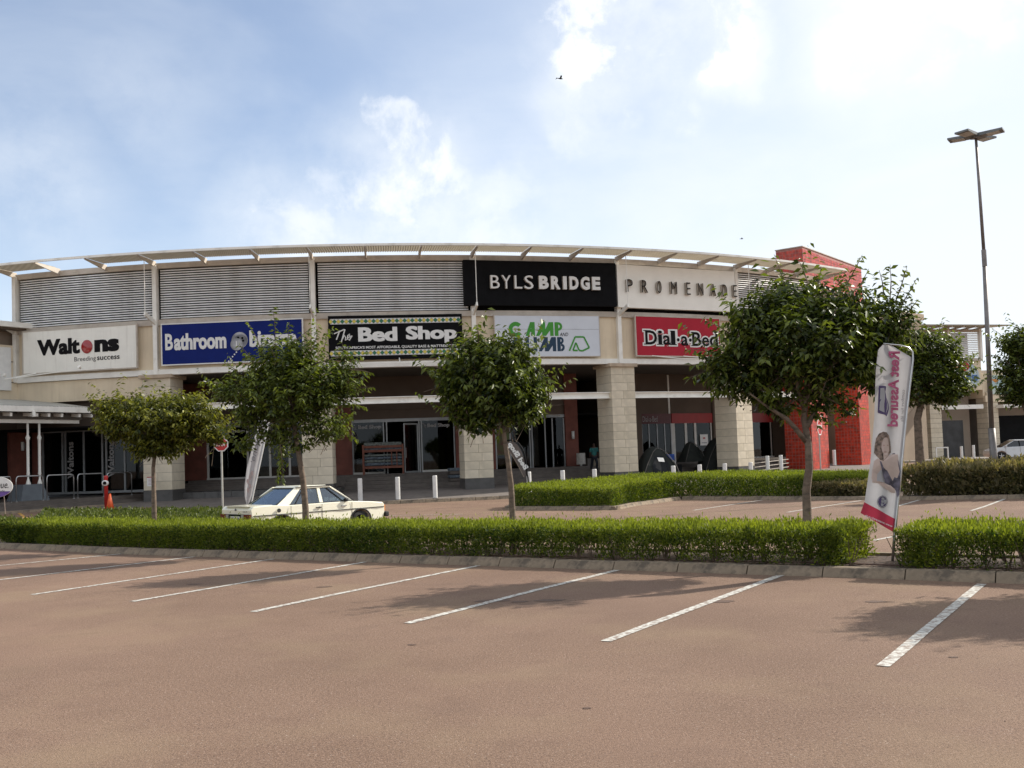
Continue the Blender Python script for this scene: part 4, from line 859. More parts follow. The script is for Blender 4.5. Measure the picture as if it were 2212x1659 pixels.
MB().tube([(0, 0, 0), (0, 0, 1.45), (0, 0, 1.5), (0, 0, 1.56)], [.085, .085, .10, .05], 12).build('pipe', M_RED, hy, smooth=True); MB().tube([(0, 0, 1.22), (.02, -.2, 1.22)], [.13, .13], 14).build('outlet', M_LETW, hy, smooth=True); MB().tube([(.02, -.19, 1.22), (.02, -.22, 1.22)], [.08, .08], 12).build('outlet_cap', M_BLACK, hy)
p = G(238, 1108, 0); cn = thing('traffic_cone', 'orange traffic cone beside the red standpipe', 'traffic cone', p); M_OR = mat('cone_orange', (.62, .09, .015), .5)
MB().tube([(0, 0, .03), (0, 0, .85)], [.2, .04], 14).build('cone_body', M_OR, cn, smooth=True); MB().box((0, 0, .02), (.46, .46, .04)).build('base', M_OR, cn)
# round pavement sign at the left edge
p = AY(-9, 1052, 41); rs = thing('round_sign', 'round white and purple sign with cursive lettering at the left edge', 'sign', p, .25)
mb = MB(); n = 32; mb.add([(math.cos(2*PI*i/n)*.64, -.03, math.sin(2*PI*i/n)*.43) for i in range(n)]+[(math.cos(2*PI*i/n)*.64, .03, math.sin(2*PI*i/n)*.43) for i in range(n)], [tuple(range(n)), tuple(range(n, 2*n))[::-1]]+[(i, n+i, n+(i+1) % n, (i+1) % n) for i in range(n)]); mb.build('panel', M_LETW, rs)
mb = MB(); seg = [(math.cos(a)*.63, -.035, math.sin(a)*.425) for a in [PI*1.15+(PI*.7)*i/12 for i in range(13)]]; mb.add(seg, [tuple(range(13))]); mb.build('purple_band', mat('purple_print', (.14, .07, .30), .5), rs)
mb = MB(); add_text(mb, 'Le Noue.', Matrix(((1, 0, 0, -.5), (0, 0, -1, -.045), (0, 1, 0, -.06), (0, 0, 0, 1))), 0, 0, .98, .28, 0, 0, .35); add_text(mb, 'cafe', Matrix(((1, 0, 0, .1), (0, 0, -1, -.045), (0, 1, 0, -.2), (0, 0, 0, 1))), 0, 0, .25, .06, 0, 0); mb.build('lettering', M_INK, rs)
mb = MB()
for x in (-.3, .3): mb.tube([(x, .03, -.4), (x, .25, -1.25)], .02, 6)
mb.build('stand', M_SILVER, rs)

# ------------------------------------------------------------------ bollards
bo = thing('bollard', '', 'bollard', (0, 0, 0), 0, 'white bollards along the pavement edge'); MB().tube([(0, 0, 0), (0, 0, 1.08), (0, 0, 1.11)], [.115, .115, .10], 14).build('shaft', mat('bollard_white', (.70, .69, .66), .5, 0, .05, 4), bo, smooth=False); MB().tube([(0, 0, 0), (0, 0, .03)], [.15, .14], 12).build('footing', M_PAVE, bo)
bl = [(778, 1082, 'white bollard nearest the cream car bonnet'), (861, 1078, 'middle one of the three white bollards right of the cream car'), (941, 1075, 'white bollard just left of the bottom of the third stone pillar')]
first = True
def put_b(loc, label):
    global first
    if first: bo.location = loc; bo['label'] = label; first = False
    else: copy_thing(bo, loc, None, label)
def on_kerb(px, r=56.75):                                     # point on the pavement arc under a photo column
    best = None
    for i in range(1400):
        k = .5+i*.005; P = BP(k, r, pz(r)); d = np.array(P)-_C; x = 1106+FPX*(d@_R)/(d@_F)
        if best is None or abs(x-px) < best[0]: best = (abs(x-px), P)
    return best[1]
for px, py, lb in bl: put_b(on_kerb(px), lb)
for px, lb in ((1144, 'white bollard whose top shows beside the teardrop flag'), (1217, 'bollard top showing below the folding glass door'), (1286, 'bollard top showing at the left foot of the tall stone pillar'), (1456, 'bollard top showing between the two tents'), (1513, 'bollard top in front of the right hand tent'), (1567, 'bollard top in front of the left face of the fifth pillar'), (1624, 'bollard at the right edge of the fifth pillar')): put_b(on_kerb(px), lb)
put_b(AY(1659, 1021, 60)-Vector((0, 0, .1)), 'left one of two bollards before the red fascia window'); put_b(AY(1688, 1019, 60.5)-Vector((0, 0, .1)), 'right one of two bollards nearest the tiled gateway')
put_b(AY(1803, 1006, 70), 'bollard inside the red gateway opening'); put_b(AY(2078, 992.6, 84), 'left bollard before the dark window of the right wing'); put_b(AY(2104, 990, 84), 'right bollard beside the silver hatchback bonnet')
fr = thing('bench_frame', 'low white rectangular frame beside the bollards of the right wing', 'frame', AY(2036, 992, 86)); mb = MB(); mb.box((-.5, 0, .5), (.1, .1, 1)); mb.box((.5, 0, .5), (.1, .1, 1)); mb.box((0, 0, 1.0), (1.1, .12, .1)); mb.build('frame', M_LETW, fr)
# white rails on the steps of the sixth bay
rl = thing('stair_rail', 'white horizontal rails on the steps beside the red tiled leg', 'railing', (0, 0, 0))
for z in (.45, .70, .95): a = AY(1622, 1000, 62.5); b = AY(1703, 1000, 66); MB().bar((a.x, a.y, z-.1), (b.x, b.y, z+.05), .04, .045).build('rail', M_GREIGE, rl)
#@@PART2@@
# ------------------------------------------------------------------ goods on the terrace
M_WOODR = mat('reddish_wood', (.20, .055, .025), .55, 0, .15, 4); M_MATT = mat('patterned_mattress', (.20, .22, .20), .9, 0, .3, 9); M_MATT2 = mat('blue_grey_mattress', (.13, .16, .19), .9, 0, .25, 7)
a = BP(2.245, RB+.75, FL); a.z = FL-.02; tb = BP(2.46, RB+.75, FL); bb = thing('bunk_bed', 'reddish wooden bunk bed stacked with mattresses outside the bed shop', 'bed', a, math.atan2(tb.y-a.y, tb.x-a.x))
BW, BD, BH = 2.3, .95, 1.75
for x in (0, BW):
    for y in (0, -BD): MB().box((x, y, BH/2), (.1, .1, BH)).build('post', M_WOODR, bb)
for z in (.42, 1.38, 1.62): 
    for y in (0, -BD): MB().box((BW/2, y, z), (BW, .05, .14)).build('rail', M_WOODR, bb)
for z, m, h in ((.60, M_MATT2, .16), (.78, M_MATT, .14), (.96, M_MATT2, .14), (1.12, M_MATT, .12), (1.50, M_MATT2, .16), (1.78, M_MATT, .20)): MB().box((BW/2, -BD/2, z), (BW-.1, BD-.14 if z < 1.7 else BD+.1, h)).build('mattress', m, bb, bevel=.05)
for x in (1.65, 1.95): MB().box((x, -BD-.05, .95), (.06, .05, .9)).build('ladder_upright', M_WOODR, bb)
M_FOAMD = dirt(mat('foam_wrap', (.55, .44, .06), .6, 0, .1, 5), (.2, .2, .16), .7, 3.2, .58, .64)
for i, (k, h, r, ln, lb) in enumerate([(2.715, 1.28, .12, 0, 'shortest yellow foam roll at the left end of the shop window'), (2.752, 1.25, .17, .02, 'low fat yellow foam roll with printed wrap, second from left'), (2.797, 1.55, .17, -.03, 'mid height yellow foam roll third from left'), (2.825, 1.5, .08, 0, 'thin yellow foam roll wedged in the middle'), (2.853, 1.62, .16, .0, 'yellow foam roll with grey print, fifth from left'), (2.882, 2.1, .16, -.06, 'tall leaning yellow foam roll second from right'), (2.935, 2.85, .15, .0, 'tallest yellow foam roll at the right end of the window')]):
    p = BP(k, RB-.45, FL+.05); t = thing('foam_roll', lb, 'foam roll', p, 0, 'yellow foam rolls behind the shop window'); MB().tube([(0, 0, 0), (ln*h, 0, h)], [r, r*.97], 12).build('roll', M_FOAMD, t)
    MB().tube([(0, 0, -.005), (0, 0, .12)], [r*1.02]*2, 12).build('wrap_end', M_FOAM, t)
p = BP(2.96, RB+2.6, FL-.6); t = thing('mattress_stack', 'stack of dark folded mattresses left of the third stone pillar', 'mattress', p, TH(2.96))
for i in range(4): MB().box((0, 0, .12+i*.2), (1.5, .9, .17)).build('mattress', M_MATT2 if i % 2 else M_STEP, t, bevel=.04)
# goods inside the second shop
for k, w_, h, m, lb in ((1.16, .7, .8, mat('cardboard', (.25, .16, .09), .9), 'brown box behind the left bed shop window'), (1.24, .8, .85, M_MATT, 'grey mattress stack behind the left bed shop window'), (1.40, .9, .32, M_FOAM, 'yellow foam slab low behind the window right of the white flag')):
    p = BP(k, RB-.8, FL); t = thing('stored_box' if 'box' in lb else 'stacked_mattress', lb, 'box' if 'box' in lb else 'mattress', p, TH(k)); MB().box((0, 0, h/2), (w_, .6, h)).build('body', m, t, bevel=.02); MB().box((0, 0, h+.02), (w_*.9, .5, .04)).build('top', M_FRAME, t)
# lamp and bins by the passage
p = BP(3.985, RB+1.1, .9); t = thing('drum_planter', 'white drum lampshade on a short stand below the terracotta column', 'lamp', p); MB().tube([(0, 0, 0), (0, 0, .05), (0, 0, .1), (0, 0, .3)], [.16, .15, .06, .06], 12).build('stand', M_LETW, t); MB().tube([(0, 0, .3), (0, 0, 1.0)], [.29, .27], 18).build('lamp_shade', mat('fabric_shade', (.50, .47, .42), .8), t, smooth=False)
for k, lb, m, hh in ((4.06, 'dark square bin between the drum lamp and the tan basket', M_BROWN2, .62), (4.115, 'tan tapered basket beside the dark bin', mat('wicker', (.36, .30, .22), .9, 0, .3, 30, .5, 60), .60)):
    p = BP(k, RB+1.1, .9); t = thing('basket', lb, 'basket', p, .3); mb = MB(); mb.hexa([(-.17, -.17, 0), (.17, -.17, 0), (.17, .17, 0), (-.17, .17, 0), (-.23, -.23, hh), (.23, -.23, hh), (.23, .23, hh), (-.23, .23, hh)]); mb.build('body', m, t, bevel=.02); MB().box((0, 0, hh+.01), (.5, .5, .04)).build('rim', m, t)
# poster in window of the camp shop
t = thing('window_poster', 'large green and brown poster in the window right of the third pillar', 'poster', BP(3.37, RB+.03, FL+.9), TH(3.37)); MB().box((0, 0, .9), (.85, .01, 1.9)).build('print', mat('poster_print', (.09, .13, .04), .7, 0, .5, 2.2, col2=(.12, .05, .035)), t); MB().box((0, -.008, 1.9), (.85, .01, .25)).build('header', mat('poster_green', (.05, .12, .03), .7), t)
t = thing('notice', 'white paper notice in the window left of the fifth pillar', 'notice', BP(5.38, RB+.06, 2.5), TH(5.38)); MB().box((0, 0, 0), (.75, .01, .75)).build('sheet', M_LETW, t); MB().box((.0, -.01, .12), (.2, .01, .1)).build('print', M_RED, t); MB().box((.0, -.01, -.2), (.5, .01, .05)).build('print', M_CHR2, t)
t = thing('notice', 'small white notice with red heading on the second pillar', 'notice', Vector((0, 0, 0))); q = AY(320, 1038, 52.5); t.location = AY(327, 1040, 52.5); t.scale = (.72, 1, .72); MB().box((0, 0, 0), (.62, .02, .68)).build('sheet', M_LETW, t); MB().box((0, -.015, .31), (.62, .02, .06)).build('heading', M_RED, t)
mb = MB()
for i in range(5): mb.box((0, -.015, .18-.1*i), (.42, .02, .025))
mb.build('print', mat('pink_print', (.45, .25, .25), .7), t)
# red display and bench in the sixth bay
t = thing('display_sofa', 'pale sofa behind the wide dark window left of the tiled gateway', 'sofa', BP(6.22, RB-.9, FL), TH(6.2)); MB().box((0, 0, .35), (1.9, .7, .3)).build('seat', M_CHR, t, bevel=.04); MB().box((0, .3, .65), (1.9, .2, .5)).build('backrest', M_CHR2, t, bevel=.04)
t = thing('display_poster', 'red promotional poster in the narrow window beside the tiled leg', 'poster', BP(6.56, RB-.3, FL+.15), TH(6.56)); MB().box((0, 0, 1.1), (1.0, .03, 2.2)).build('print', M_REDFAS, t); MB().box((.1, -.03, .8), (.12, .02, .9)).build('figure', M_LETW, t)
# tents and folding chair
M_TENT = mat('tent_canvas', (.017, .020, .016), .85, 0, .15, 2); M_TENTD = mat('tent_mesh_dark', (.008, .01, .013), .9); M_TENTE = mat('tent_trim', (.10, .09, .08), .8)
def tent(name, label, loc, rz, W_, D_, H_, panel=True):
    t = thing(name, label, 'tent', loc, rz, 'tents on display'); mb = MB(); n = 8; m_ = 6
    for i in range(n+1):
        for j in range(m_+1):
            u = -1+2*i/n; v = -1+2*j/m_; h = H_*(1-abs(u)**2.0)*(1-.75*abs(v)**2.4); mb.v.append((u*W_/2*(1-.10*(1-abs(v))), v*D_/2, max(0, h)+.0))
    for i in range(n):
        for j in range(m_): a_ = i*(m_+1)+j; mb.f.append((a_, a_+m_+1, a_+m_+2, a_+1)); mb.m.append(0)
    mb.build('canopy', M_TENT, t, smooth=True)
    mb = MB(); P = [(u*W_/2*.98, -D_/2-.0, H_*.25*0) for u in (-1, 1)]
    top = [(-1+2*i/n) for i in range(n+1)]; V = [(u*W_/2*.995, -D_/2, 0) for u in (-1, 1)]
    mb.add([(-W_/2*.97, -D_/2-.05, 0), (W_/2*.97, -D_/2-.05, 0), (W_*.34, -D_/2+.05, H_*.45), (W_*.15, -D_/2+.3, H_*.80), (0, -D_/2+.45, H_*.93), (-W_*.15, -D_/2+.3, H_*.80), (-W_*.34, -D_/2+.05, H_*.45)], [(0, 1, 2, 3, 4, 5, 6)]); mb.build('front_wall', M_TENT, t)
    if panel:
        mb = MB(); mb.add([(-W_*.20, -D_/2-.08, .2), (W_*.16, -D_/2-.08, .2), (W_*.20, -D_/2+.0, H_*.42), (W_*.08, -D_/2+.22, H_*.70), (-W_*.12, -D_/2+.22, H_*.70), (-W_*.24, -D_/2, H_*.42)], [(0, 1, 2, 3, 4, 5)]); mb.build('door', M_TENTD, t)
        mb = MB(); mb.add([(-W_*.07, -D_/2+.02, H_*.54), (W_*.08, -D_/2+.02, H_*.52), (W_*.07, -D_/2+.1, H_*.64), (-W_*.09, -D_/2+.1, H_*.66)], [(0, 1, 2, 3)]); mb.build('price_card', M_LETW, t)
    mb = MB(); mb.tube([(-W_/2, -D_/2, 0), (-W_*.36, -D_/2+.03, H_*.45), (-W_*.16, -D_/2+.25, H_*.82), (0, -D_/2+.42, H_*.96), (W_*.16, -D_/2+.25, H_*.82), (W_*.36, -D_/2+.03, H_*.45), (W_/2, -D_/2, 0)], .025, 5); mb.build('pole', M_TENTE, t)
    return t
q = AY(1408, 1020, 58.5); tent('tent', 'dark green tent with white price card right of the tall pillar', (q.x+.1, q.y, .2), .35, 2.55, 2.1, 1.95)
q = AY(1548, 1020, 63.5); tent('tent', 'large dark tent half behind the left face of the fifth pillar', (q.x+.1, q.y, .35), .3, 2.9, 2.0, 2.25, False)
q = AY(1492, 1000, 63.5); tent('tent', 'smaller grey tent behind the two larger tents', (q.x, q.y, 1.1), .4, 1.5, 1.2, 1.3, False)
q = AY(1441, 1000, 60.5); t = thing('camp_chair', 'blue folding camp chair facing away between the tents', 'chair', (q.x, q.y, .5), .2); MB().box((0, 0, .95), (1.0, .05, .38)).build('backrest', mat('blue_canvas', (.02, .06, .26), .8), t, bevel=.02)
for x in (-.52, .52): MB().box((x, 0, .6), (.07, .07, 1.2)).build('leg', M_CHR, t)
MB().box((0, .3, .5), (.9, .6, .05)).build('seat', M_NAVY, t); MB().box((0, .05, .25), (1.7, .5, .5)).build('base', M_BLACK, t)

# ------------------------------------------------------------------ person in the passage
def person(loc, rz):
    t = thing('person', 'person in a teal shirt and dark trousers walking away in the shaded passage', 'person', loc, rz)
    def skin(name, verts, edges, rad, m, root=0, sub=1):
        me = bpy.data.meshes.new(name); me.from_pydata(verts, edges, []); me.materials.append(m); o = bpy.data.objects.new(name, me); COL.objects.link(o); o.parent = t
        o.modifiers.new('skin', 'SKIN'); 
        for i, r in enumerate(rad): me.skin_vertices[0].data[i].radius = (r, r) if not isinstance(r, tuple) else r
        for i in range(len(verts)): me.skin_vertices[0].data[i].use_root = (i == root)
        s = o.modifiers.new('sub', 'SUBSURF'); s.levels = sub; s.render_levels = sub; return o
    # full body as one figure
    V = [(0, 0, .95), (0, 0, 1.15), (0, 0, 1.38), (0, 0, 1.50), (0, -.01, 1.60), (0, -.02, 1.72), (.19, 0, 1.40), (.27, .04, 1.13), (.24, -.06, .88), (-.19, 0, 1.40), (-.27, -.05, 1.14), (-.25, .08, .90), (.10, 0, .88), (.12, -.14, .5), (.12, -.05, .08), (.12, -.22, .04), (-.10, 0, .88), (-.11, .13, .5), (-.11, .30, .12), (-.11, .16, .05)]
    E = [(0, 1), (1, 2), (2, 3), (3, 4), (4, 5), (2, 6), (6, 7), (7, 8), (2, 9), (9, 10), (10, 11), (0, 12), (12, 13), (13, 14), (14, 15), (0, 16), (16, 17), (17, 18), (18, 19)]
    R = [(.15, .11), (.15, .11), (.17, .11), .06, .095, .085, .07, .05, .035, .07, .05, .035, .09, .065, .045, .035, .09, .065, .045, .035]
    skin('body', V, E, R, mat('dark_skin', (.07, .035, .022), .6))
    skin('shirt', [(0, 0, .88), (0, 0, 1.15), (0, 0, 1.40), (.2, 0, 1.40), (.28, .04, 1.15), (-.2, 0, 1.40), (-.28, -.05, 1.16)], [(0, 1), (1, 2), (2, 3), (3, 4), (2, 5), (5, 6)], [(.20, .15), (.18, .13), (.20, .13), .085, .07, .085, .07], mat('teal_cloth', (.025, .16, .15), .8, 0, .2, 6))
    skin('trousers', [(0, 0, .92), (.10, 0, .84), (.12, -.14, .5), (.12, -.05, .10), (-.10, 0, .84), (-.11, .13, .5), (-.11, .30, .13)], [(0, 1), (1, 2), (2, 3), (0, 4), (4, 5), (5, 6)], [(.17, .13), .11, .085, .07, .11, .085, .07], mat('dark_trousers', (.012, .014, .022), .85))
    skin('hair', [(0, .0, 1.70), (0, .0, 1.76)], [(0, 1)], [.1, .07], M_BLACK)
q = AY(1284, 1000, 60.5); person((q.x, q.y, 1.1 if False else .75), .3)

# ------------------------------------------------------------------ road signs
def stop_sign(loc, label, Y, R_, hz, rz, word, tri=False):
    t = thing('stop_sign', label, 'road sign', loc, rz); MB().tube([(0, 0, 0), (0, 0, hz+R_*.6)], .04, 10).build('post', mat('sign_post_grey', (.45, .44, .40), .5, .2, .1, 3), t)
    n = 8; a0 = PI/8
    def octo(r, y0, y1): mb = MB(); mb.add([(math.cos(a0+2*PI*i/n)*r, y0, hz+math.sin(a0+2*PI*i/n)*r) for i in range(n)]+[(math.cos(a0+2*PI*i/n)*r, y1, hz+math.sin(a0+2*PI*i/n)*r) for i in range(n)], [tuple(range(n)), tuple(range(n, 2*n))[::-1]]+[(i, n+i, n+(i+1) % n, (i+1) % n) for i in range(n)]); return mb
    octo(R_, -.065, -.05).build('plate', M_LETW, t); octo(R_*.86, -.072, -.066).build('face', mat('road_sign_red', (.45, .02, .02), .5, 0, .05, 3), t)
    mb = MB(); add_text(mb, word, Matrix(((1, 0, 0, -R_*.68), (0, 0, -1, -.076), (0, 1, 0, hz-R_*.24), (0, 0, 0, 1))), 0, 0, R_*1.36, R_*.48, 0, .03); mb.build('lettering', M_LETW, t)
q = AY(481, 1095, 40); z0 = gz(q.x, q.y); zc = AY(480, 960, 40).z; stop_sign((q.x, q.y, z0), 'red octagonal stop sign half hidden by the small yellowish tree', 40, .30, zc-z0, .1, 'STOP')
q = AY(1773, 1012, 58); zc = AY(1773, 922, 58).z; stop_sign((q.x, q.y, 0), 'red octagonal stop sign turned aside before the red tiled leg', 58, .52, zc, 1.0, 'STOP')

# ------------------------------------------------------------------ flags
def flag_mesh(pole_pts, hem_pts, nu, nv, wave, fn_name, m, parent, thick=.0):
    pass
def bilerp_flag(Lf, Rf, nv, nu, amp, ph=0, pleat=4):
    mb = MB()
    for j in range(nv+1):
        v = j/nv; a_ = Lf(v); b_ = Rf(v)
        for i in range(nu+1):
            u = i/nu; p = a_+(b_-a_)*u; off = amp*math.sin(u*pleat*PI+ph+v*2.0)*(.3+.7*math.sin(PI*u)); mb.v.append((p.x, p.y+off, p.z))
    for j in range(nv):
        for i in range(nu): q = j*(nu+1)+i; mb.f.append((q, q+1, q+nu+2, q+nu+1)); mb.m.append(0)
    return mb
def poly_curve(pts):
    ls = [0.0]
    for p_, q_ in zip(pts[:-1], pts[1:]): ls.append(ls[-1]+(q_-p_).length)
    def f(v):
        x = v*ls[-1]; i = 0
        while i < len(pts)-2 and ls[i+1] < x: i += 1
        return pts[i].lerp(pts[i+1], (x-ls[i])/max(1e-6, ls[i+1]-ls[i]))
    return f
M_FLAGW = mat('flag_fabric_white', (.50, .49, .50), .75, 0, .06, 3, trans=.35); M_FLAGR = mat('flag_fabric_red', (.38, .03, .06), .75, 0, .06, 3, trans=.3)
# tall rectangular banner on the right
YB = 14.95
base = AY(1927, 1208, YB); base.z = gz(base.x, base.y)+.05
bn = thing('banner_flag', 'tall white banner with mirrored Rest Assured lettering and a printed portrait beside the tree', 'flag', base)
rel = lambda px, py, dy=0: AY(px, py, YB+dy)-base
mb = MB(); mb.tube([Vector((0, 0, 0)), rel(1932, 1160), rel(1945, 1030), rel(1960, 880), rel(1972, 775), rel(1971, 760), rel(1963, 751), rel(1945, 746), rel(1925, 744), rel(1908, 742)], [.022, .022, .02, .018, .016, .014, .013, .012, .011, .01], 8); mb.build('pole', M_SILVER, bn, smooth=True)
def Lf(v): return poly_curve([rel(1859, 1108), rel(1868, 1083), rel(1880, 1000), rel(1889, 900), rel(1892, 800), rel(1897, 755), rel(1908, 744)])(v)
def Rf(v): return poly_curve([rel(1931, 1150), rel(1934, 1122), rel(1944, 1040), rel(1957, 920), rel(1967, 800), rel(1969, 772), rel(1925, 746)])(v)
top_v = 1.0
fl = bilerp_flag(Lf, Rf, 60, 24, .020, .5, 3)
o = fl.build('fabric', [M_FLAGW, M_FLAGR], bn, smooth=True)
for p_ in o.data.polygons: p_.material_index = 1 if p_.index < 24*4 else 0
def flagpt(u, v, off=-.0):            # u 0 left .. 1 right, v 0 bottom .. 1 top
    a_ = Lf(v); b_ = Rf(v); p = a_+(b_-a_)*u; o_ = .020*math.sin(u*3*PI+.5+v*2.0)*(.3+.7*math.sin(PI*u)); return Vector((p.x, p.y+o_-.006+off, p.z))
def flag_print(polys, name, m, off=0, par=None):
    mb = MB()
    for pl in polys:
        k = len(mb.v)
        for u, v in pl: mb.v.append(tuple(flagpt(u, v, off)))
        mb.f.append(tuple(range(k, k+len(pl)))); mb.m.append(0)
    mb.build(name, m, par or bn)
def flag_text(body, u0, u1, v0, v1, m, bold=.03, updown=True, shear=0, mirror=True, name='lettering', off=-.004):
    vs, fs, x0, x1, y0, y1 = glyphs(body, bold, shear); mb = MB()
    for p in vs:
        a_ = (p.x-x0)/(x1-x0); b_ = (p.y-y0)/(y1-y0)
        if updown: u = u0+(u1-u0)*b_; v = v1+(v0-v1)*a_     # reads downwards, mirrored
        else: u = u1+(u0-u1)*a_; v = v0+(v1-v0)*b_
        mb.v.append(tuple(flagpt(u, v, off)))
    mb.f = [tuple(f) for f in fs]; mb.m = [0]*len(fs); mb.build(name, m, bn)
M_PINK = mat('flag_crimson_lettering', (.40, .085, .17), .7, 0, .05, 4); M_PURP = mat('flag_purple_print', (.075, .05, .13), .7, 0, .1, 4); M_GREYP = mat('flag_grey_print', (.20, .19, .20), .7)
_S = []
for i in range(31):
    for j in range(91): _S.append(flagpt(i/30, j/90))
_SA = np.array([tuple(q) for q in _S])
def zpt(x, y, off=0):                     # point on the cloth from enlarged photo coordinates (banner close-up)
    p = rel(1854.3+x*.2646, 735.1+y*.2646); d = (_SA[:, 0]-p.x)**2+(_SA[:, 2]-p.z)**2; return (p.x, _SA[d.argmin(), 1]-.008-off, p.z)
def zprint(polys, name, m, off=0):
    mb = MB()
    for pl in polys: k = len(mb.v); mb.v += [zpt(x, y, off) for x, y in pl]; mb.f.append(tuple(range(k, k+len(pl)))); mb.m.append(0)
    mb.build(name, m, bn)
def ztext(body, top, bot, wd, m, bold=.03, name='lettering', off=.004):   # mirrored, reading downwards; top and bot are the right-hand (baseline) ends
    vs, fs, x0, x1, y0, y1 = glyphs(body, bold); mb = MB(); a_ = Vector(top); b_ = Vector(bot); d = b_-a_; nn = Vector((-d.y, d.x)).normalized()
    for p in vs: q = a_+d*((p.x-x0)/(x1-x0)); 
    for p in vs: q = a_+d*((p.x-x0)/(x1-x0))+nn*wd*((p.y-y0)/(y1-y0)); mb.v.append(zpt(q.x, q.y, off))
    mb.f = [tuple(f) for f in fs]; mb.m = [0]*len(fs); mb.build(name, m, bn)
ztext('Rest Assured', (336, 92), (322, 705), 93, M_PINK, .035); ztext('comfort for life', (372, 405), (362, 665), 22, M_GREYP, .0)
ztext('www.restassured.co.za', (272, 1526), (52, 1436), 18, M_LETW, .01)
zprint([[(163, 378), (168, 371), (214, 374), (220, 380), (218, 395), (214, 420), (222, 470), (240, 520), (243, 560), (232, 600), (222, 622), (214, 610), (160, 595), (155, 585)]], 'emblem', M_PURP, .001)
zprint([[(176, 392), (205, 388), (210, 420), (212, 470), (205, 520), (206, 590), (168, 570), (172, 505), (184, 478), (172, 486)]], 'emblem_cut', M_FLAGW, .003)
zprint([[(214, 470), (226, 520), (224, 560), (216, 600), (234, 560), (232, 520)]], 'emblem_wave', M_FLAGW, .005)
M_SKIN = mat('printed_skin', (.52, .40, .35), .7, 0, .08, 5); M_HAIR = mat('printed_hair', (.25, .18, .14), .7, 0, .35, 24); M_TOP = mat('printed_dark_top', (.13, .115, .155), .7, 0, .35, 12)
def ez(cx, cy, rx, ry, n=20): return [(cx+rx*math.cos(2*PI*i/n), cy+ry*math.sin(2*PI*i/n)) for i in range(n)]
zprint([[(126, 920), (132, 860), (143, 800), (165, 762), (195, 746), (225, 752), (246, 780), (258, 825), (265, 880), (264, 915), (246, 940), (205, 975), (200, 985), (172, 975), (150, 950)]], 'printed_hair', M_HAIR, .001)
zprint([[(196, 925), (240, 925), (246, 945), (285, 925), (318, 932), (328, 1000), (338, 1080), (340, 1150), (336, 1230), (318, 1280), (290, 1180), (250, 1160), (200, 1165), (120, 1150), (106, 1130), (112, 1060), (128, 985), (150, 965), (180, 975), (200, 985)]], 'printed_body', M_SKIN, .002)
zprint([ez(217, 865, 36, 72)], 'printed_face', M_SKIN, .004)
zprint([[(168, 985), (180, 990), (200, 1040), (222, 1060), (250, 1060), (275, 1035), (283, 1000), (275, 925), (296, 920), (303, 960), (322, 985), (340, 1070), (336, 1180), (330, 1255), (316, 1282), (300, 1225), (260, 1190), (215, 1165), (195, 1100), (182, 1040)]], 'printed_top', M_TOP, .005)
zprint([[(108, 1145), (165, 1150), (215, 1170), (262, 1185), (295, 1215), (297, 1245), (270, 1245), (235, 1222), (195, 1195), (150, 1165), (112, 1160)]], 'printed_arm', M_SKIN, .007)
zprint([[(165, 790), (195, 765), (225, 768), (200, 795), (185, 840), (178, 890), (182, 930), (195, 965), (200, 985), (176, 970), (150, 940), (148, 870)], [(225, 768), (244, 790), (254, 850), (252, 900), (246, 925), (248, 870), (240, 815)]], 'printed_fringe', M_HAIR, .007)
zprint([ez(200, 857, 8, 3, 8), ez(234, 857, 8, 3, 8), ez(212, 911, 13, 3, 8)], 'printed_features', mat('printed_lip', (.36, .2, .17), .7), .007)
zprint([ez(193, 1317, 46, 50, 24)], 'round_emblem', M_PURP, .001); zprint([ez(193, 1317, 44.5, 48, 24)], 'round_emblem_gap', M_FLAGW, .002); zprint([ez(193, 1317, 38, 42, 24)], 'round_emblem_disc', M_PURP, .003)
zprint([[(183, 1281), (210, 1286), (204, 1303), (180, 1298)], [(180, 1303), (204, 1308), (200, 1328), (178, 1323)], [(177, 1329), (201, 1334), (198, 1354), (176, 1349)]], 'round_emblem_bars', M_FLAGW, .005)
# teardrop flag
YT = 43.5; base = AY(1181, 1040, YT); base.z = 0; td = thing('teardrop_flag', 'dark grey teardrop flag with mirrored white Bed Shop lettering behind the slender tree', 'flag', base); relt = lambda px, py: AY(px, py, YT)-base
TX = lambda x, y: (1075.3+x/15.12, 932.6+y/15.12)
edge = [(235, 350), (330, 285), (450, 270), (570, 300), (680, 380), (770, 500), (840, 640), (890, 800), (920, 1000), (945, 1200), (960, 1400), (985, 1500)]
MB().tube([relt(*TX(x, y)) for x, y in edge]+[relt(1143, 1060)], .035, 6).build('pole', M_BLACK, td)
inn = [(235, 385), (320, 345), (450, 330), (560, 360), (650, 430), (740, 560), (800, 700), (850, 860), (890, 1050), (920, 1250), (950, 1450)]; low = [(240, 395), (265, 480), (320, 560), (400, 680), (470, 790), (540, 900), (600, 1000), (660, 1110), (720, 1220), (780, 1340), (850, 1480)]
mb = MB()
for i in range(11): mb.v.append(tuple(relt(*TX(*inn[i])))); mb.v.append(tuple(relt(*TX(*low[i])) if True else 0)); 
for i in range(10): mb.f.append((2*i, 2*i+1, 2*i+3, 2*i+2)); mb.m.append(0)
mb.build('fabric', mat('flag_fabric_grey', (.10, .085, .08), .7, 0, .1, 3, trans=.3), td, smooth=True)
mb = MB(); mb.tube([relt(*TX(x+2, y)) for x, y in low], .014, 5); mb.build('hem', M_TAUPE, td)
vs, fs, x0, x1, y0, y1 = glyphs('Bed Shop', .06); mb = MB()
pa = relt(*TX(810, 1290)); pb = relt(*TX(262, 440)); dirx = (pb-pa); upv = Vector((-dirx.z, 0, dirx.x)).normalized(); upv = upv if upv.x > 0 else -upv
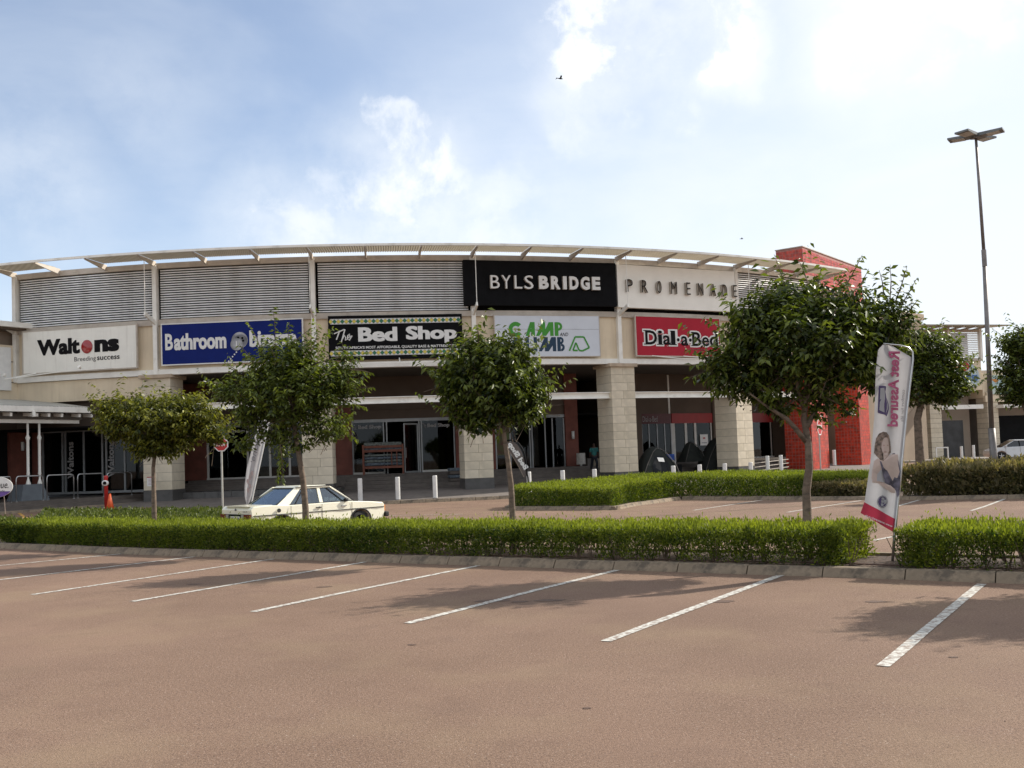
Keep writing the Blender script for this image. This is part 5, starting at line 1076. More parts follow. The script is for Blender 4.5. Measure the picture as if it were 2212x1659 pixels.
for p in vs:
    a_ = (p.x-x0)/(x1-x0); b_ = (p.y-y0)/(y1-y0); q = pa+dirx*a_+upv*(.02+b_*.30); mb.v.append((q.x, q.y-.03, q.z))
mb.f = [tuple(f) for f in fs]; mb.m = [0]*len(fs); mb.build('lettering', M_LETW, td)
# white feather flag by the stop sign
YF = 37; base = AY(535, 1093, YF); base.z = gz(base.x, base.y); ff = thing('feather_flag', 'leaning white feather flag with mirrored cursive lettering beside the stop sign', 'flag', base); relf = lambda px, py: AY(px, py, YF)-base
MB().tube([Vector((0, 0, 0)), relf(549, 1060), relf(562, 1000), relf(575, 940), relf(583, 900), relf(583, 870), relf(576, 862)], .03, 6).build('pole', M_LETW, ff)
LfF = poly_curve([relf(532, 1089), relf(528, 1074), relf(528, 1050), relf(533, 1010), relf(545, 965), relf(553, 930), relf(558, 885), relf(570, 863)]); RfF = poly_curve([relf(536, 1091), relf(546, 1070), relf(553, 1040), relf(560, 1005), relf(569, 965), relf(577, 930), relf(582, 890), relf(578, 864)])
o = bilerp_flag(LfF, RfF, 40, 12, .05, .8, 3); o.build('fabric', M_FLAGW, ff, smooth=True)
vs, fs, x0, x1, y0, y1 = glyphs('Le Noue.', 0, .35); mb = MB()
for p in vs:
    a_ = (p.x-x0)/(x1-x0); b_ = (p.y-y0)/(y1-y0); v = .78-.38*a_; u = .25+.5*b_; A_ = LfF(v); B_ = RfF(v); q = A_+(B_-A_)*u; mb.v.append((q.x, q.y-.07, q.z))
mb.f = [tuple(f) for f in fs]; mb.m = [0]*len(fs); mb.build('lettering', M_GREYP, ff)
mb = MB()
for i in range(5): v = .14+.04*i; u = .45+.15*math.sin(i*2.1); A_ = LfF(v); B_ = RfF(v); q = A_+(B_-A_)*u; disc_ = [(q.x+.05*math.cos(2*PI*j/8), q.y-.07-.004*i, q.z+.1*math.sin(2*PI*j/8)) for j in range(8)]; mb.add(disc_, [tuple(range(8))])
mb.build('faded_print', mat('faded_pink_print', (.48, .36, .34), .8), ff)

# ------------------------------------------------------------------ lamp mast
YL = 38; lb = AY(2151, 1040, YL); lb.z = 0; lt = AY(2108, 297, YL); lm = thing('lamp_mast', 'tall thin lamp mast with four flat luminaires against the sky', 'street lamp', lb); top = lt-lb
j1 = AY(2125.5, 548, YL)-lb; j2 = AY(2142, 925, YL)-lb
M_MAST = mat('grey_galvanised_mast', (.22, .20, .19), .55, .5, .1, 4)
MB().tube([(0, 0, 0), j2], [.15, .13], 12).build('base_section', M_MAST, lm, smooth=True); MB().tube([j2, j1-(top*.0)], [.095, .075], 12).build('mid_section', M_MAST, lm, smooth=True)
MB().tube([j1-Vector((0, 0, .5)), j1+Vector((0, 0, .15))], [.09, .09], 12).build('joint_collar', M_MAST, lm); MB().tube([j1, top], [.065, .05], 12).build('top_section', M_MAST, lm, smooth=True)
hz = top.z+.05
for a, lbx in ((.6, 0), (.6+PI/2+.35, 0), (.6+PI, 0), (.6-PI/2+.35, 0)):
    d = Vector((math.cos(a), math.sin(a), .03)).normalized(); s_ = Vector((-math.sin(a), math.cos(a), 0)); c = top+Vector((0, 0, .05)); mb = MB(); up = s_.cross(d)*-1
    up = Vector((0, 0, 1)); P = []
    for q, wd in ((.08, .16), (.98, .28)):
        P.append((q, wd))
    P0, P1 = P; c0 = c+d*P0[0]; c1 = c+d*P1[0]
    mb.hexa([c0-s_*P0[1]-up*.05, c0+s_*P0[1]-up*.05, c1+s_*P1[1]-up*.03, c1-s_*P1[1]-up*.03, c0-s_*P0[1]+up*.08, c0+s_*P0[1]+up*.08, c1+s_*P1[1]+up*.04, c1-s_*P1[1]+up*.04]); h_ = mb.build('lamp_head', mat('lamp_head_grey', (.16, .17, .17), .5, .3, .1, 3), lm)
    mb = MB(); e0_ = c+d*.40-up*.055; e1_ = c+d*.85-up*.045; mb.hexa([e0_-s_*.2, e0_+s_*.2, e1_+s_*.24, e1_-s_*.24, e0_-s_*.2+up*.02, e0_+s_*.2+up*.02, e1_+s_*.24+up*.02, e1_-s_*.24+up*.02]); mb.build('diffuser', mat('lamp_diffuser', (.45, .45, .42), .3), h_)
MB().box((top.x, top.y, top.z+.02), (.3, .3, .12)).build('hub', M_MAST, lm)

# ------------------------------------------------------------------ cars
M_CARCR = mat('cream_car_paint', (.88, .85, .69), .28, 0, .02, 1.5, coat=.6); M_CARSI = mat('silver_car_paint', (.50, .50, .50), .3, .55, .02, 1.5, coat=.6); M_RUB = mat('black_rubber', (.018, .018, .018), .75, 0, .1, 5); M_TYRE = mat('tyre_rubber', (.02, .02, .02), .85); M_INT = mat('car_interior', (.03, .03, .033), .9)
M_AMB = mat('amber_lens', (.62, .20, .02), .2, 0, .05, 3, coat=.5); M_RLENS = mat('dark_red_lens', (.16, .02, .015), .2, 0, .1, 5, coat=.5); M_WLENS = mat('pale_lens', (.42, .40, .36), .15, 0, .1, 9, coat=.5)
def shell(outline, halfw, name, m, parent, bevel=.02, shrink=None):
    """side outline (x, z) extruded across, then narrowed by height and towards the ends"""
    n = len(outline); V = []
    for s_ in (-1, 1):
        for x, z in outline: V.append((x, s_*halfw(x, z), z))
    me = MB(); me.add(V, [tuple(range(n)), tuple(range(n, 2*n))[::-1]]+[(i, n+i, n+(i+1) % n, (i+1) % n) for i in range(n)]); o = me.build(name, m, parent, smooth=True); b = o.modifiers.new('bevel', 'BEVEL'); b.width = bevel; b.segments = 3; b.limit_method = 'ANGLE'; b.angle_limit = .45
    w_ = o.modifiers.new('wn', 'WEIGHTED_NORMAL'); w_.keep_sharp = False; return o
def arch(cx, r, z0, n=10, lead=0):
    return [(cx+r*math.cos(a), z0+r*math.sin(a)) for a in [PI*i/n for i in range(n+1)]]
def wheel(parent, x, y, r, wd, rimm):
    s_ = 1 if y > 0 else -1; n = 24; mb = MB(); prof = [(r*.62, 0), (r*.64, wd/2), (r*.93, wd/2), (r, wd/2-.03), (r, -wd/2+.03), (r*.93, -wd/2), (r*.62, -wd/2)]
    for i in range(n):
        a = 2*PI*i/n
        for q, yy in prof: mb.v.append((x+q*math.cos(a), y+yy, r+q*math.sin(a)))
    k = len(prof)
    for i in range(n):
        for j in range(k-1): mb.f.append((i*k+j, ((i+1) % n)*k+j, ((i+1) % n)*k+j+1, i*k+j+1)); mb.m.append(0)
    wh = mb.build('wheel', M_TYRE, parent, smooth=True); mb = MB(); yo = y+s_*(wd/2-.03)
    mb.tube([(x, y-s_*.02, r), (x, yo-s_*.06, r)], [r*.62, r*.62], 20, mi=1)
    for i in range(5 if rimm is M_SILVER else 4): a = 2*PI*i/5+.3; mb.bar((x, yo, r), (x+math.cos(a)*r*.6, yo-s_*.01, r+math.sin(a)*r*.6), .05, .09, mi=0, up=(0, 1, 0))
    mb.tube([(x, yo-s_*.03, r), (x, yo+s_*.015, r)], [.07, .06], 12, mi=0)
    m2 = MB()
    for i in range(n):
        a = 2*PI*i/n; mb.v.append
    mb.build('rim', [rimm, M_BLACK], wh, smooth=False); return wh
def sedan():
    t = thing('parked_car', 'old cream four door saloon car seen from behind over the hedge', 'car')
    L2 = 2.08; hw = lambda x, z: (.785-.05*max(0, (abs(x)-1.5)/.6)**2-.05*max(0, (.35-z)/.35)-.02*max(0, z-.7)/.2)
    W1, W2, WR = -1.22, 1.20, .33
    lo = .20
    out = [(-2.02, .34), (-1.60, lo)]+[(p[0], p[1]) for p in arch(W1, WR, .29)[::-1]]+[(-.8, lo), (.8, lo)]+[(p[0], p[1]) for p in arch(W2, WR, .29)[::-1]]+[(1.62, lo), (1.98, .32), (2.03, .50), (2.03, .70), (1.97, .765), (1.50, .815), (.86, .86), (-1.02, .86), (-1.5, .885), (-1.98, .875), (-2.06, .80), (-2.04, .62), (-2.06, .45)]
    shell(out, hw, 'body', M_CARCR, t, .022)
    # glasshouse: roof and pillars as solid bars, panes between them
    zb, zt = .86, 1.335; yb, yt = .745, .60
    rf = MB(); xr0, xr1 = -.62, .33
    rf.hexa([(xr0, -yt-.02, zt-.05), (xr1, -yt-.02, zt-.05), (xr1, yt+.02, zt-.05), (xr0, yt+.02, zt-.05), (xr0+.05, -yt+.05, zt+.015), (xr1-.06, -yt+.05, zt+.01), (xr1-.06, yt-.05, zt+.01), (xr0+.05, yt-.05, zt+.015)]); rf.build('roof', M_CARCR, t, smooth=True, bevel=.03)
    bpnt = {'rear': (-1.32, xr0-.02), 'front': (.98, xr1)}
    for s_ in (-1, 1):
        yB, yT = s_*yb, s_*yt
        mb = MB()
        def pil(xb0, xb1, xt0, xt1, ins=.0): mb.hexa([(xb0, yB, zb-.02), (xb1, yB, zb-.02), (xb1, yB-s_*.05, zb-.02), (xb0, yB-s_*.05, zb-.02), (xt0, yT, zt-.03), (xt1, yT, zt-.03), (xt1, yT-s_*.05, zt-.03), (xt0, yT-s_*.05, zt-.03)])
        pil(-1.36, -.98, -.70, -.52); mb.build('rear_pillar', M_CARCR, t, bevel=.008)
        mb = MB(); pil(-.06, .05, -.06, .03); mb.build('door_pillar', M_CARCR, t, bevel=.006)
        mb = MB(); pil(.94, 1.02, .30, .37); mb.build('windscreen_pillar', M_CARCR, t, bevel=.006)
        mb = MB(); mb.bar((-.66, yT, zt-.035), (.34, yT, zt-.035), .05, .05); mb.build('roof_rail', M_CARCR, t)
        mb = MB(); mb.bar((-.72, yT+s_*.03, zt-.012), (.36, yT+s_*.03, zt-.012), .018, .018); mb.bar((.36, yT+s_*.03, zt-.012), (1.02, yB+s_*.01, zb), .018, .018); mb.build('gutter_strip', M_RUB, t)
        def pane(xb0, xb1, xt0, xt1, name='side_window'):
            m_ = MB(); i = s_*.02; m_.hexa([(xb0, yB-i, zb), (xb1, yB-i, zb), (xb1, yB-i-s_*.006, zb), (xb0, yB-i-s_*.006, zb), (xt0, yT-i, zt-.06), (xt1, yT-i, zt-.06), (xt1, yT-i-s_*.006, zt-.06), (xt0, yT-i-s_*.006, zt-.06)]); return m_.build(name, M_CARGL, t)
        pane(-.98, -.06, -.54, -.06); pane(.05, .66, .03, .20); pane(.70, .94, .23, .30, 'quarter_window')
        mb = MB(); mb.bar((.68, yB-s_*.01, zb), (.215, yT-s_*.01, zt-.05), .025, .025); mb.bar((-.98, yB, zb+.004), (.94, yB, zb+.004), .02, .02); mb.bar((-.80, yB-s_*.004, zb), (-.45, yT, zt-.05), .018, .018); mb.build('window_seal', M_RUB, t)
        # trim line, handles, mirror
        hy_ = lambda x, z: s_*(hw(x, z)+.004)
        mb = MB(); xs = [-2.0+i*.25 for i in range(17)]
        for a, b in zip(xs[:-1], xs[1:]):
            if -9 < a: mb.bar((a, hy_(a, .62), .635), (b, hy_(b, .62), .635), .012, .022)
        mb.build('trim_strip', M_RUB, t)
        for x in (-.13, .68+.0): MB().box((x-.02 if x > 0 else x, hy_(x, .74)+s_*.012, .745), (.16, .03, .03)).build('door_handle', M_SILVER if x > 0 else M_RUB, t)
        mb = MB()
        for x in (-.95, -.02, .92): mb.box((x, hy_(x, .5), .52), (.010, .006, .62))
        mb.build('door_gap', mat('panel_gap', (.08, .07, .05), .9), t)
        MB().box((.72, s_*.80, .90), (.10, .12, .10)).build('mirror', M_RUB, t, bevel=.03)
        for W_ in (W1, W2):
            mb = MB(); mb.tube([(W_+(WR+.01)*math.cos(a), s_*(hw(W_, .4)+.005), .29+(WR+.01)*math.sin(a)) for a in [PI*i/12 for i in range(13)]], .022, 5); mb.build('wheel_arch_trim', M_RUB, t)
            wheel(t, W_, s_*.68, .285, .18, M_SILVER if False else M_BLACK)
    m_ = MB(); m_.hexa([(-1.34, -yb+.03, zb-.01), (-1.34, yb-.03, zb-.01), (-1.33, yb-.03, zb-.01), (-1.33, -yb+.03, zb-.01), (-.66, -yt+.03, zt-.05), (-.66, yt-.03, zt-.05), (-.65, yt-.03, zt-.05), (-.65, -yt+.03, zt-.05)]); m_.build('rear_window', M_CARGL, t)
    mb = MB(); P = [(-1.36, -.70, zb), (-1.36, .70, zb), (-.665, .575, zt-.045), (-.665, -.575, zt-.045)]
    for i in range(4): mb.bar(P[i], P[(i+1) % 4], .03, .02)
    mb.build('rear_window_seal', M_RUB, t)
    m_ = MB(); m_.hexa([(1.0, -yb+.04, zb), (1.0, yb-.04, zb), (1.01, yb-.04, zb), (1.01, -yb+.04, zb), (.35, -yt+.04, zt-.05), (.35, yt-.04, zt-.05), (.36, yt-.04, zt-.05), (.36, -yt+.04, zt-.05)]); m_.build('windscreen', M_CARGL, t)
    # interior
    MB().box((-.1, 0, .865), (2.0, 1.3, .01)).build('interior_floor', M_INT, t)
    for y in (-.35, .35): MB().box((.12, y, 1.0), (.14, .48, .30)).build('front_seat', M_INT, t, bevel=.03)
    MB().box((-.78, 0, .95), (.16, 1.1, .2)).build('rear_seat', M_INT, t, bevel=.03); mb = MB(); mb.tube([(.62+.04*math.sin(a), -.35+.18*math.cos(a), .98+.17*math.sin(a)) for a in [2*PI*i/16 for i in range(17)]], .014, 5); mb.build('steering_wheel', M_RUB, t)
    # rear end
    xe = -2.062
    MB().box((xe, 0, .615), (.03, 1.36, .13)).build('rear_garnish', M_BLACK, t)
    for s_ in (-1, 1):
        MB().box((xe-.012, s_*.56, .62), (.04, .36, .13)).build('tail_light', M_RLENS, t); MB().box((xe-.018, s_*.38, .62), (.04, .12, .11)).build('reversing_light', M_WLENS, t)
        MB().box((2.035, s_*.66, .60), (.06, .15, .17)).build('indicator', M_AMB, t, bevel=.01)
    pl = MB().box((xe-.02, 0, .565), (.02, .48, .13)).build('number_plate', M_LETW, t); mb = MB(); add_text(mb, 'ZZG 437 GP', Matrix(((0, 0, -1, xe-.034), (-1, 0, 0, .2), (0, 1, 0, .53), (0, 0, 0, 1))), 0, 0, .4, .07, 0, .02); mb.build('plate_lettering', M_INK, pl)
    MB().box((-2.10, 0, .40), (.12, 1.54, .16)).build('bumper', M_RUB, t, bevel=.03); MB().box((2.09, 0, .42), (.14, 1.58, .14)).build('bumper', M_RUB, t, bevel=.03)
    MB().box((-1.72, 0, .886), (.7, 1.18, .008)).build('boot_lid', M_CARCR, t, bevel=.003)
    mb = MB(); mb.tube([(xe-.004, 0, .80), (xe-.012, 0, .80)], .035, 14); mb.build('round_badge', M_CHR2, t)
    mb = MB(); add_text(mb, 'GLX', Matrix(((0, 0, -1, xe-.008), (-1, 0, 0, -.36), (0, 1, 0, .735), (0, 0, 0, 1))), 0, 0, .22, .035, 0, .01); mb.build('rear_lettering', M_CHR2, t)
    mb = MB(); yy = -hw(-1.15, .7)-.004; mb.tube([(-1.30, yy, .74), (-1.30, yy-.01, .74)], .055, 16); mb.build('fuel_cap', M_RUB, t)
    for y in (-.5, .5): pass
    MB().box((2.0, 0, .6), (.04, 1.2, .16)).build('grille', M_BLACK, t)
    return t
car = sedan(); car.location = (-5.92, 28.25, gz(-5.9, 28.3)); car.rotation_euler[2] = math.radians(45); car.scale = (1.07, 1.04, 1.02)
def hatch():
    t = thing('parked_car', 'silver hatchback parked by the right wing behind the lamp mast', 'car')
    hw = lambda x, z: (.86-.10*max(0, (abs(x)-1.4)/.65)**2-.05*max(0, (.35-z)/.35)-.03*max(0, z-.75)/.2); W1, W2, WR = -1.28, 1.27, .36
    out = [(-1.98, .36), (-1.68, .22)]+arch(W1, WR, .32)[::-1]+[(-.85, .20), (.85, .20)]+arch(W2, WR, .32)[::-1]+[(1.70, .24), (1.98, .34), (2.03, .55), (1.96, .74), (1.70, .86), (1.15, .97), (-1.5, 1.03), (-1.95, 1.0), (-2.02, .75)]
    shell(out, hw, 'body', M_CARSI, t, .05)
    zb, zt = 1.0, 1.50; yb, yt = .79, .60
    rf = MB(); rf.hexa([(-1.55, -yt, zt-.10), (.25, -yt, zt-.05), (.25, yt, zt-.05), (-1.55, yt, zt-.10), (-1.5, -yt+.08, zt-.03), (.1, -yt+.08, zt+.02), (.1, yt-.08, zt+.02), (-1.5, yt-.08, zt-.03)]); rf.build('roof', M_CARSI, t, smooth=True, bevel=.04)
    for s_ in (-1, 1):
        yB, yT = s_*yb, s_*yt
        def hx(xb0, xb1, xt0, xt1, name, m, i=0, zt_=zt-.06):
            mb = MB(); mb.hexa([(xb0, yB-i*s_, zb-.04), (xb1, yB-i*s_, zb-.04), (xb1, yB-(i+.04)*s_, zb-.04), (xb0, yB-(i+.04)*s_, zb-.04), (xt0, yT-i*s_, zt_), (xt1, yT-i*s_, zt_), (xt1, yT-(i+.04)*s_, zt_), (xt0, yT-(i+.04)*s_, zt_)]); mb.build(name, m, t)
        hx(-1.95, -1.35, -1.60, -1.30, 'rear_pillar', M_CARSI); hx(1.12, 1.22, .18, .26, 'windscreen_pillar', M_CARSI)
        hx(-1.35, 1.12, -1.30, .18, 'side_window', mat('dark_car_window', (.02, .022, .025), .08, 0, .1, 2, coat=.5), .015, zt-.09)
        hx(-.16, -.08, -.16, -.08, 'door_pillar', M_BLACK, .005); mb = MB(); mb.bar((-1.55, yT, zt-.07), (.22, yT, zt-.05), .06, .05); mb.build('roof_rail', M_CARSI, t)
        for x in (-.9, .35): MB().box((x, s_*(hw(x, .8)+.012), .82), (.18, .03, .035)).build('door_handle', M_CARSI, t)
        mb = MB()
        for x in (-.95, -.12, .95): mb.box((x, s_*(hw(x, .6)+.003), .60), (.010, .006, .70))
        mb.build('door_gap', MATS['panel_gap'], t)
        MB().box((.95, s_*.93, 1.03), (.14, .16, .12)).build('mirror', M_CARSI, t, bevel=.03); MB().box((1.86, s_*.66, .74), (.22, .22, .14)).build('headlight', M_WLENS, t, bevel=.04); MB().box((-1.98, s_*.66, .86), (.1, .2, .2)).build('tail_light', M_RLENS, t, bevel=.03)
        for W_ in (W1, W2): wheel(t, W_, s_*.74, .315, .2, M_SILVER)
    mb = MB(); mb.hexa([(1.12, -.75, zb-.02), (1.12, .75, zb-.02), (1.14, .75, zb-.02), (1.14, -.75, zb-.02), (.24, -.56, zt-.05), (.24, .56, zt-.05), (.26, .56, zt-.05), (.26, -.56, zt-.05)]); mb.build('windscreen', MATS['dark_car_window'], t)
    mb = MB(); mb.hexa([(-1.97, -.72, zb), (-1.97, .72, zb), (-1.95, .72, zb), (-1.95, -.72, zb), (-1.60, -.56, zt-.12), (-1.60, .56, zt-.12), (-1.58, .56, zt-.12), (-1.58, -.56, zt-.12)]); mb.build('rear_window', MATS['dark_car_window'], t)
    return t
hc = hatch(); q = AY(2192, 996, 77); hc.location = (q.x, q.y, .19); hc.rotation_euler[2] = math.radians(180-4)
hc.scale = (1.02, 1.02, 1.02)
t = thing('parked_car', 'bonnet of a small blue car showing above the bronze hedge at the right edge', 'car', AY(2222, 1012, 52), math.radians(180)); t.location.z = .0
shell([(-1.9, .35), (-1.9, .25), (1.9, .25), (1.98, .5), (1.9, .72), (1.1, .9), (-1.9, .95)], lambda x, z: .8-.08*max(0, abs(x)-1.4), 'body', mat('blue_car_paint', (.03, .09, .22), .3, .3, .02, 1, coat=.5), t, .05)
t.location.x += 2.4; wheel(t, 1.25, .68, .3, .2, M_SILVER); wheel(t, 1.25, -.68, .3, .2, M_SILVER)

# ------------------------------------------------------------------ birds
def bird(loc, label, rz, s):
    t = thing('bird', label, 'bird', loc, rz, 'birds in flight'); t.scale = (s, s, s); m = mat('bird_dark', (.02, .018, .018), .8)
    MB().tube([(-.16, 0, 0), (-.08, 0, 0), (0, 0, .0), (.08, 0, .01), (.13, 0, .0)], [.01, .03, .035, .025, .005], 8).build('body', m, t, smooth=True)
    for s_ in (-1, 1): MB().add([(.05, 0, .01), (-.05, 0, .01), (-.10, s_*.16, .08), (-.14, s_*.30, .03), (-.02, s_*.18, .09)], [(0, 1, 2, 4), (2, 3, 4)]).build('wing', m, t)
    MB().add([(-.14, 0, 0), (-.25, .05, 0), (-.25, -.05, 0)], [(0, 1, 2)]).build('tail', m, t)
bird(AY(1211, 170, 40), 'larger dark bird with bent wings flying high in the clear sky', .5, .85); bird(AY(1603, 516, 60), 'tiny dark bird just above the canopy of the curved building', 0, .65)

# ------------------------------------------------------------------ trees
def leaves_from(P, D, n_per, ll, lw_, droop, r):
    """P twig starts, D twig vectors -> leaf triangles along both sides of each twig"""
    n = len(P); tt = (np.arange(n_per)+.5)/n_per; base = P[:, None, :]+D[:, None, :]*tt[None, :, None]*1.0
    dn = D/np.linalg.norm(D, axis=1, keepdims=True); up = np.array([0, 0, 1.]); side = np.cross(dn, up); side /= np.maximum(np.linalg.norm(side, axis=1, keepdims=True), 1e-3)
    sg = np.where(np.arange(n_per) % 2 == 0, 1., -1.)
    L_ = side[:, None, :]*sg[None, :, None]*.85+dn[:, None, :]*.45+r.normal(0, .28, (n, n_per, 3)); L_[:, :, 2] -= droop*r.uniform(.4, 1.4, (n, n_per)); L_ /= np.linalg.norm(L_, axis=2, keepdims=True)
    base = base.reshape(-1, 3); L_ = L_.reshape(-1, 3); m = len(base); s_ = r.uniform(.7, 1.2, (m, 1))
    wv = np.cross(L_, r.normal(0, 1, (m, 3))*.5+np.array([0, 0, 1.])); wv /= np.maximum(np.linalg.norm(wv, axis=1, keepdims=True), 1e-3); nrm = np.cross(wv, L_)
    a = base; c = base+L_*ll*s_+np.array([0, 0, -1.])*ll*.12; mid = base+L_*ll*s_*.45; b = mid+wv*lw_*s_*.5+nrm*lw_*.18; d = mid-wv*lw_*s_*.5+nrm*lw_*.18
    V = np.stack([a, b, c, d], 1).reshape(-1, 3); i = np.arange(m)[:, None]*4; T = np.concatenate([i+np.array([[0, 1, 2]]), i+np.array([[0, 2, 3]])], 1).reshape(-1, 3)
    return V, T, m
def in_blobs(n, blobs, r, surf=.55):
    wts = np.array([b[3]*b[4]*b[5]*(b[6] if len(b) > 6 else 1) for b in blobs])**.8; wts /= wts.sum(); k = r.choice(len(blobs), n, p=wts); B_ = np.array([b[:6] for b in blobs])[k]
    d = r.normal(0, 1, (n, 3)); d /= np.linalg.norm(d, axis=1, keepdims=True); rad = r.uniform(0, 1, n)**(1/3)*(1-surf)+surf*r.uniform(.75, 1, n); rad = np.where(r.uniform(0, 1, n) < .55, r.uniform(.72, 1.0, n), r.uniform(0.2, 1, n)**.5)
    rad *= 1+.20*np.sin(d[:, 0]*8+B_[:, 0]*3)*np.cos(d[:, 2]*9+d[:, 1]*6)+.10*np.sin(d[:, 0]*17+d[:, 2]*13+B_[:, 2]*5)
    return B_[:, :3]+d*B_[:, 3:6]*rad[:, None], d
def tree(label, trunk_px, Y, blobs_px, n_twigs, leaf_m, ll=.10, lw_=.045, shoots=(), droop=.7, seed=1, rad0=.06, depth=.85, limbs=5, group='young trees in the planting beds', bright=0, npl=9):
    r = np.random.default_rng(seed); b0 = AY(*trunk_px[0], Y); g = gz(b0.x, b0.y)+.05; base = Vector((b0.x, Y, g)); t = thing('tree', label, 'tree', base, 0, group)
    pp = [AY(px, py, Y+r.uniform(-.05, .05))-base for px, py in trunk_px]; pp[0].z = 0; pp[0].x = pp[1].x-.02 if len(pp) > 1 else 0
    bl = []
    for q in blobs_px:
        c = AY(q[0], q[1], Y)-base; rx = q[2]/FPX*Y; rz_ = q[3]/FPX*Y; dy = (q[4] if len(q) > 4 else 0); ry = min(rx, 1.9)*depth
        k_ = .085*(ll/.125)**.8; bl.append((c.x, c.y+dy, c.z, max(rx-k_, rx*.5), max(ry-k_, ry*.5), max(rz_-k_*1.1, rz_*.5)))
    n = len(pp); MB().tube(pp, [rad0*(1.25-.65*i/(n-1)) for i in range(n)], 10).build('trunk', M_BARK, t, smooth=True)
    mb = MB(); fork = pp[-2] if n > 2 else pp[-1]; tipsL = []
    for i in range(limbs*3):
        q = bl[i % len(bl)]; tgt = Vector((q[0]+r.normal(0, .35)*q[3], q[1]+r.normal(0, .35)*q[4], q[2]+r.normal(0.1, .35)*q[5])); st = pp[-1-(i % 2)] if i % 3 else fork; md = st.lerp(tgt, .5)+Vector((0, 0, .12*(tgt-st).length)); mb.tube([st, st.lerp(md, .6), md, tgt], [rad0*.55, rad0*.42, rad0*.3, rad0*.12], 6)
    mb.build('branches', M_BARK, t, smooth=True)
    P, d = in_blobs(n_twigs, bl, r); D = d*np.array([1, 1, .6])+np.array([0, 0, .55])+r.normal(0, .35, (n_twigs, 3)); D /= np.linalg.norm(D, axis=1, keepdims=True); D *= r.uniform(.22, .50, (n_twigs, 1))*(ll/.10)**.6
    P = P-D*.6
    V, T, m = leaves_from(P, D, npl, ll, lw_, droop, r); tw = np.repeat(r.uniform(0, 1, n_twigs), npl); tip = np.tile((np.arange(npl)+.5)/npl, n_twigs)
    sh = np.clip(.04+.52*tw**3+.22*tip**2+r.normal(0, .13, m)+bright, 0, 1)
    Vs, Ts, Ss = [V], [T], [np.repeat(sh, 4)]; off = len(V)
    for (x0, y0, x1, y1) in shoots:                      # long leading shoots that leave the crown
        a_ = AY(x0, y0, Y)-base; b_ = AY(x1, y1, Y)-base; a_.y += r.uniform(-.3, .3); b_.y = a_.y+r.uniform(-.2, .2); ln = (b_-a_).length; md = a_.lerp(b_, .5)+Vector((.03*ln, 0, .02)); MB().tube([a_, md, b_], [.012, .008, .003], 5).build('leading_shoot', M_TWIG, t)
        k = max(5, int(ln/(ll*.42))); P2 = np.array([list(a_)]); D2 = np.array([list(b_-a_)])
        for rep in range(2):
            v_, t_, m_ = leaves_from(P2, D2, k, ll*1.05, lw_, .5, r); Vs.append(v_); Ts.append(t_+off); off += len(v_); Ss.append(np.repeat(np.clip(.5+r.normal(0, .2, m_), 0, 1), 4))
    nb_ = len(bl)
    sm = MB()
    for q in range(int(26+n_twigs/40)):                  # many short shoots break the outline
        b = bl[int(r.integers(0, nb_))]; dv = r.normal(0, 1, 3); dv[2] = abs(dv[2])*.8-.25; dv /= np.linalg.norm(dv); a_ = Vector((b[0]+dv[0]*b[3]*.85, b[1]+dv[1]*b[4]*.85, b[2]+dv[2]*b[5]*.85)); ln = r.uniform(.28, .78)*(ll/.1)**.5; e_ = a_+Vector((dv[0]*.8, dv[1]*.8, dv[2]*.5+.5)).normalized()*ln
        k = max(5, int(ln/(ll*.45))); v_, t_, m_ = leaves_from(np.array([list(a_)]), np.array([list(e_-a_)]), k, ll*1.1, lw_*1.1, .7, r); Vs.append(v_); Ts.append(t_+off); off += len(v_); Ss.append(np.repeat(np.clip(.45+r.normal(0, .2, m_), 0, 1), 4))
    for i in range(0, n_twigs, 9): sm.tube([P[i]-D[i]*.7, P[i]+D[i]*.9], [.007, .002], 3, caps=False)
    sm.build('twigs', M_TWIG, t)['kind'] = 'stuff'
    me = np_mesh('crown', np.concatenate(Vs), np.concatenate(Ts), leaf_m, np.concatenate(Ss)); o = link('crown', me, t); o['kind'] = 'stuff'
    return t
def stY(px, py):
    d = _F+_R*(px-1106)/FPX-_U*(py-829.5-SHIFT)/FPX; k = 15.6/(d[0]*NV.x+d[1]*NV.y); return float((_C+d*k)[1])
Y4 = 15.75
tree('largest dark tree with crooked trunk and broad crown before the red gateway', [(1746, 1212), (1744, 1120), (1742, 1060), (1748, 1010), (1746, 960), (1737, 905), (1740, 860), (1745, 790)], Y4,
     [(1740, 740, 175, 105), (1600, 800, 85, 70), (1640, 700, 75, 75), (1560, 770, 45, 40), (1870, 740, 75, 80), (1915, 690, 62, 75), (1890, 820, 48, 40), (1800, 660, 90, 60), (1700, 650, 70, 55), (1850, 800, 60, 45), (1650, 850, 60, 40), (1770, 850, 60, 45), (1830, 870, 38, 30), (1690, 880, 40, 32), (1900, 770, 45, 50), (1780, 900, 34, 28)],
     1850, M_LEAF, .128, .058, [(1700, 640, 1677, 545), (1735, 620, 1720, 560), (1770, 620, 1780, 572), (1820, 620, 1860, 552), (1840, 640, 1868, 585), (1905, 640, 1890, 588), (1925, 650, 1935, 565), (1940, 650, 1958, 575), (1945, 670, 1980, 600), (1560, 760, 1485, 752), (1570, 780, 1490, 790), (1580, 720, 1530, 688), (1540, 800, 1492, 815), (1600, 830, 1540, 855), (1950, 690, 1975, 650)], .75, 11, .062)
mb = MB(); q4 = [o for o in bpy.data.objects if o.get('label', '').startswith('largest dark tree')][0]; rq = lambda px, py, dy=0: AY(px, py, Y4+dy)-q4.location
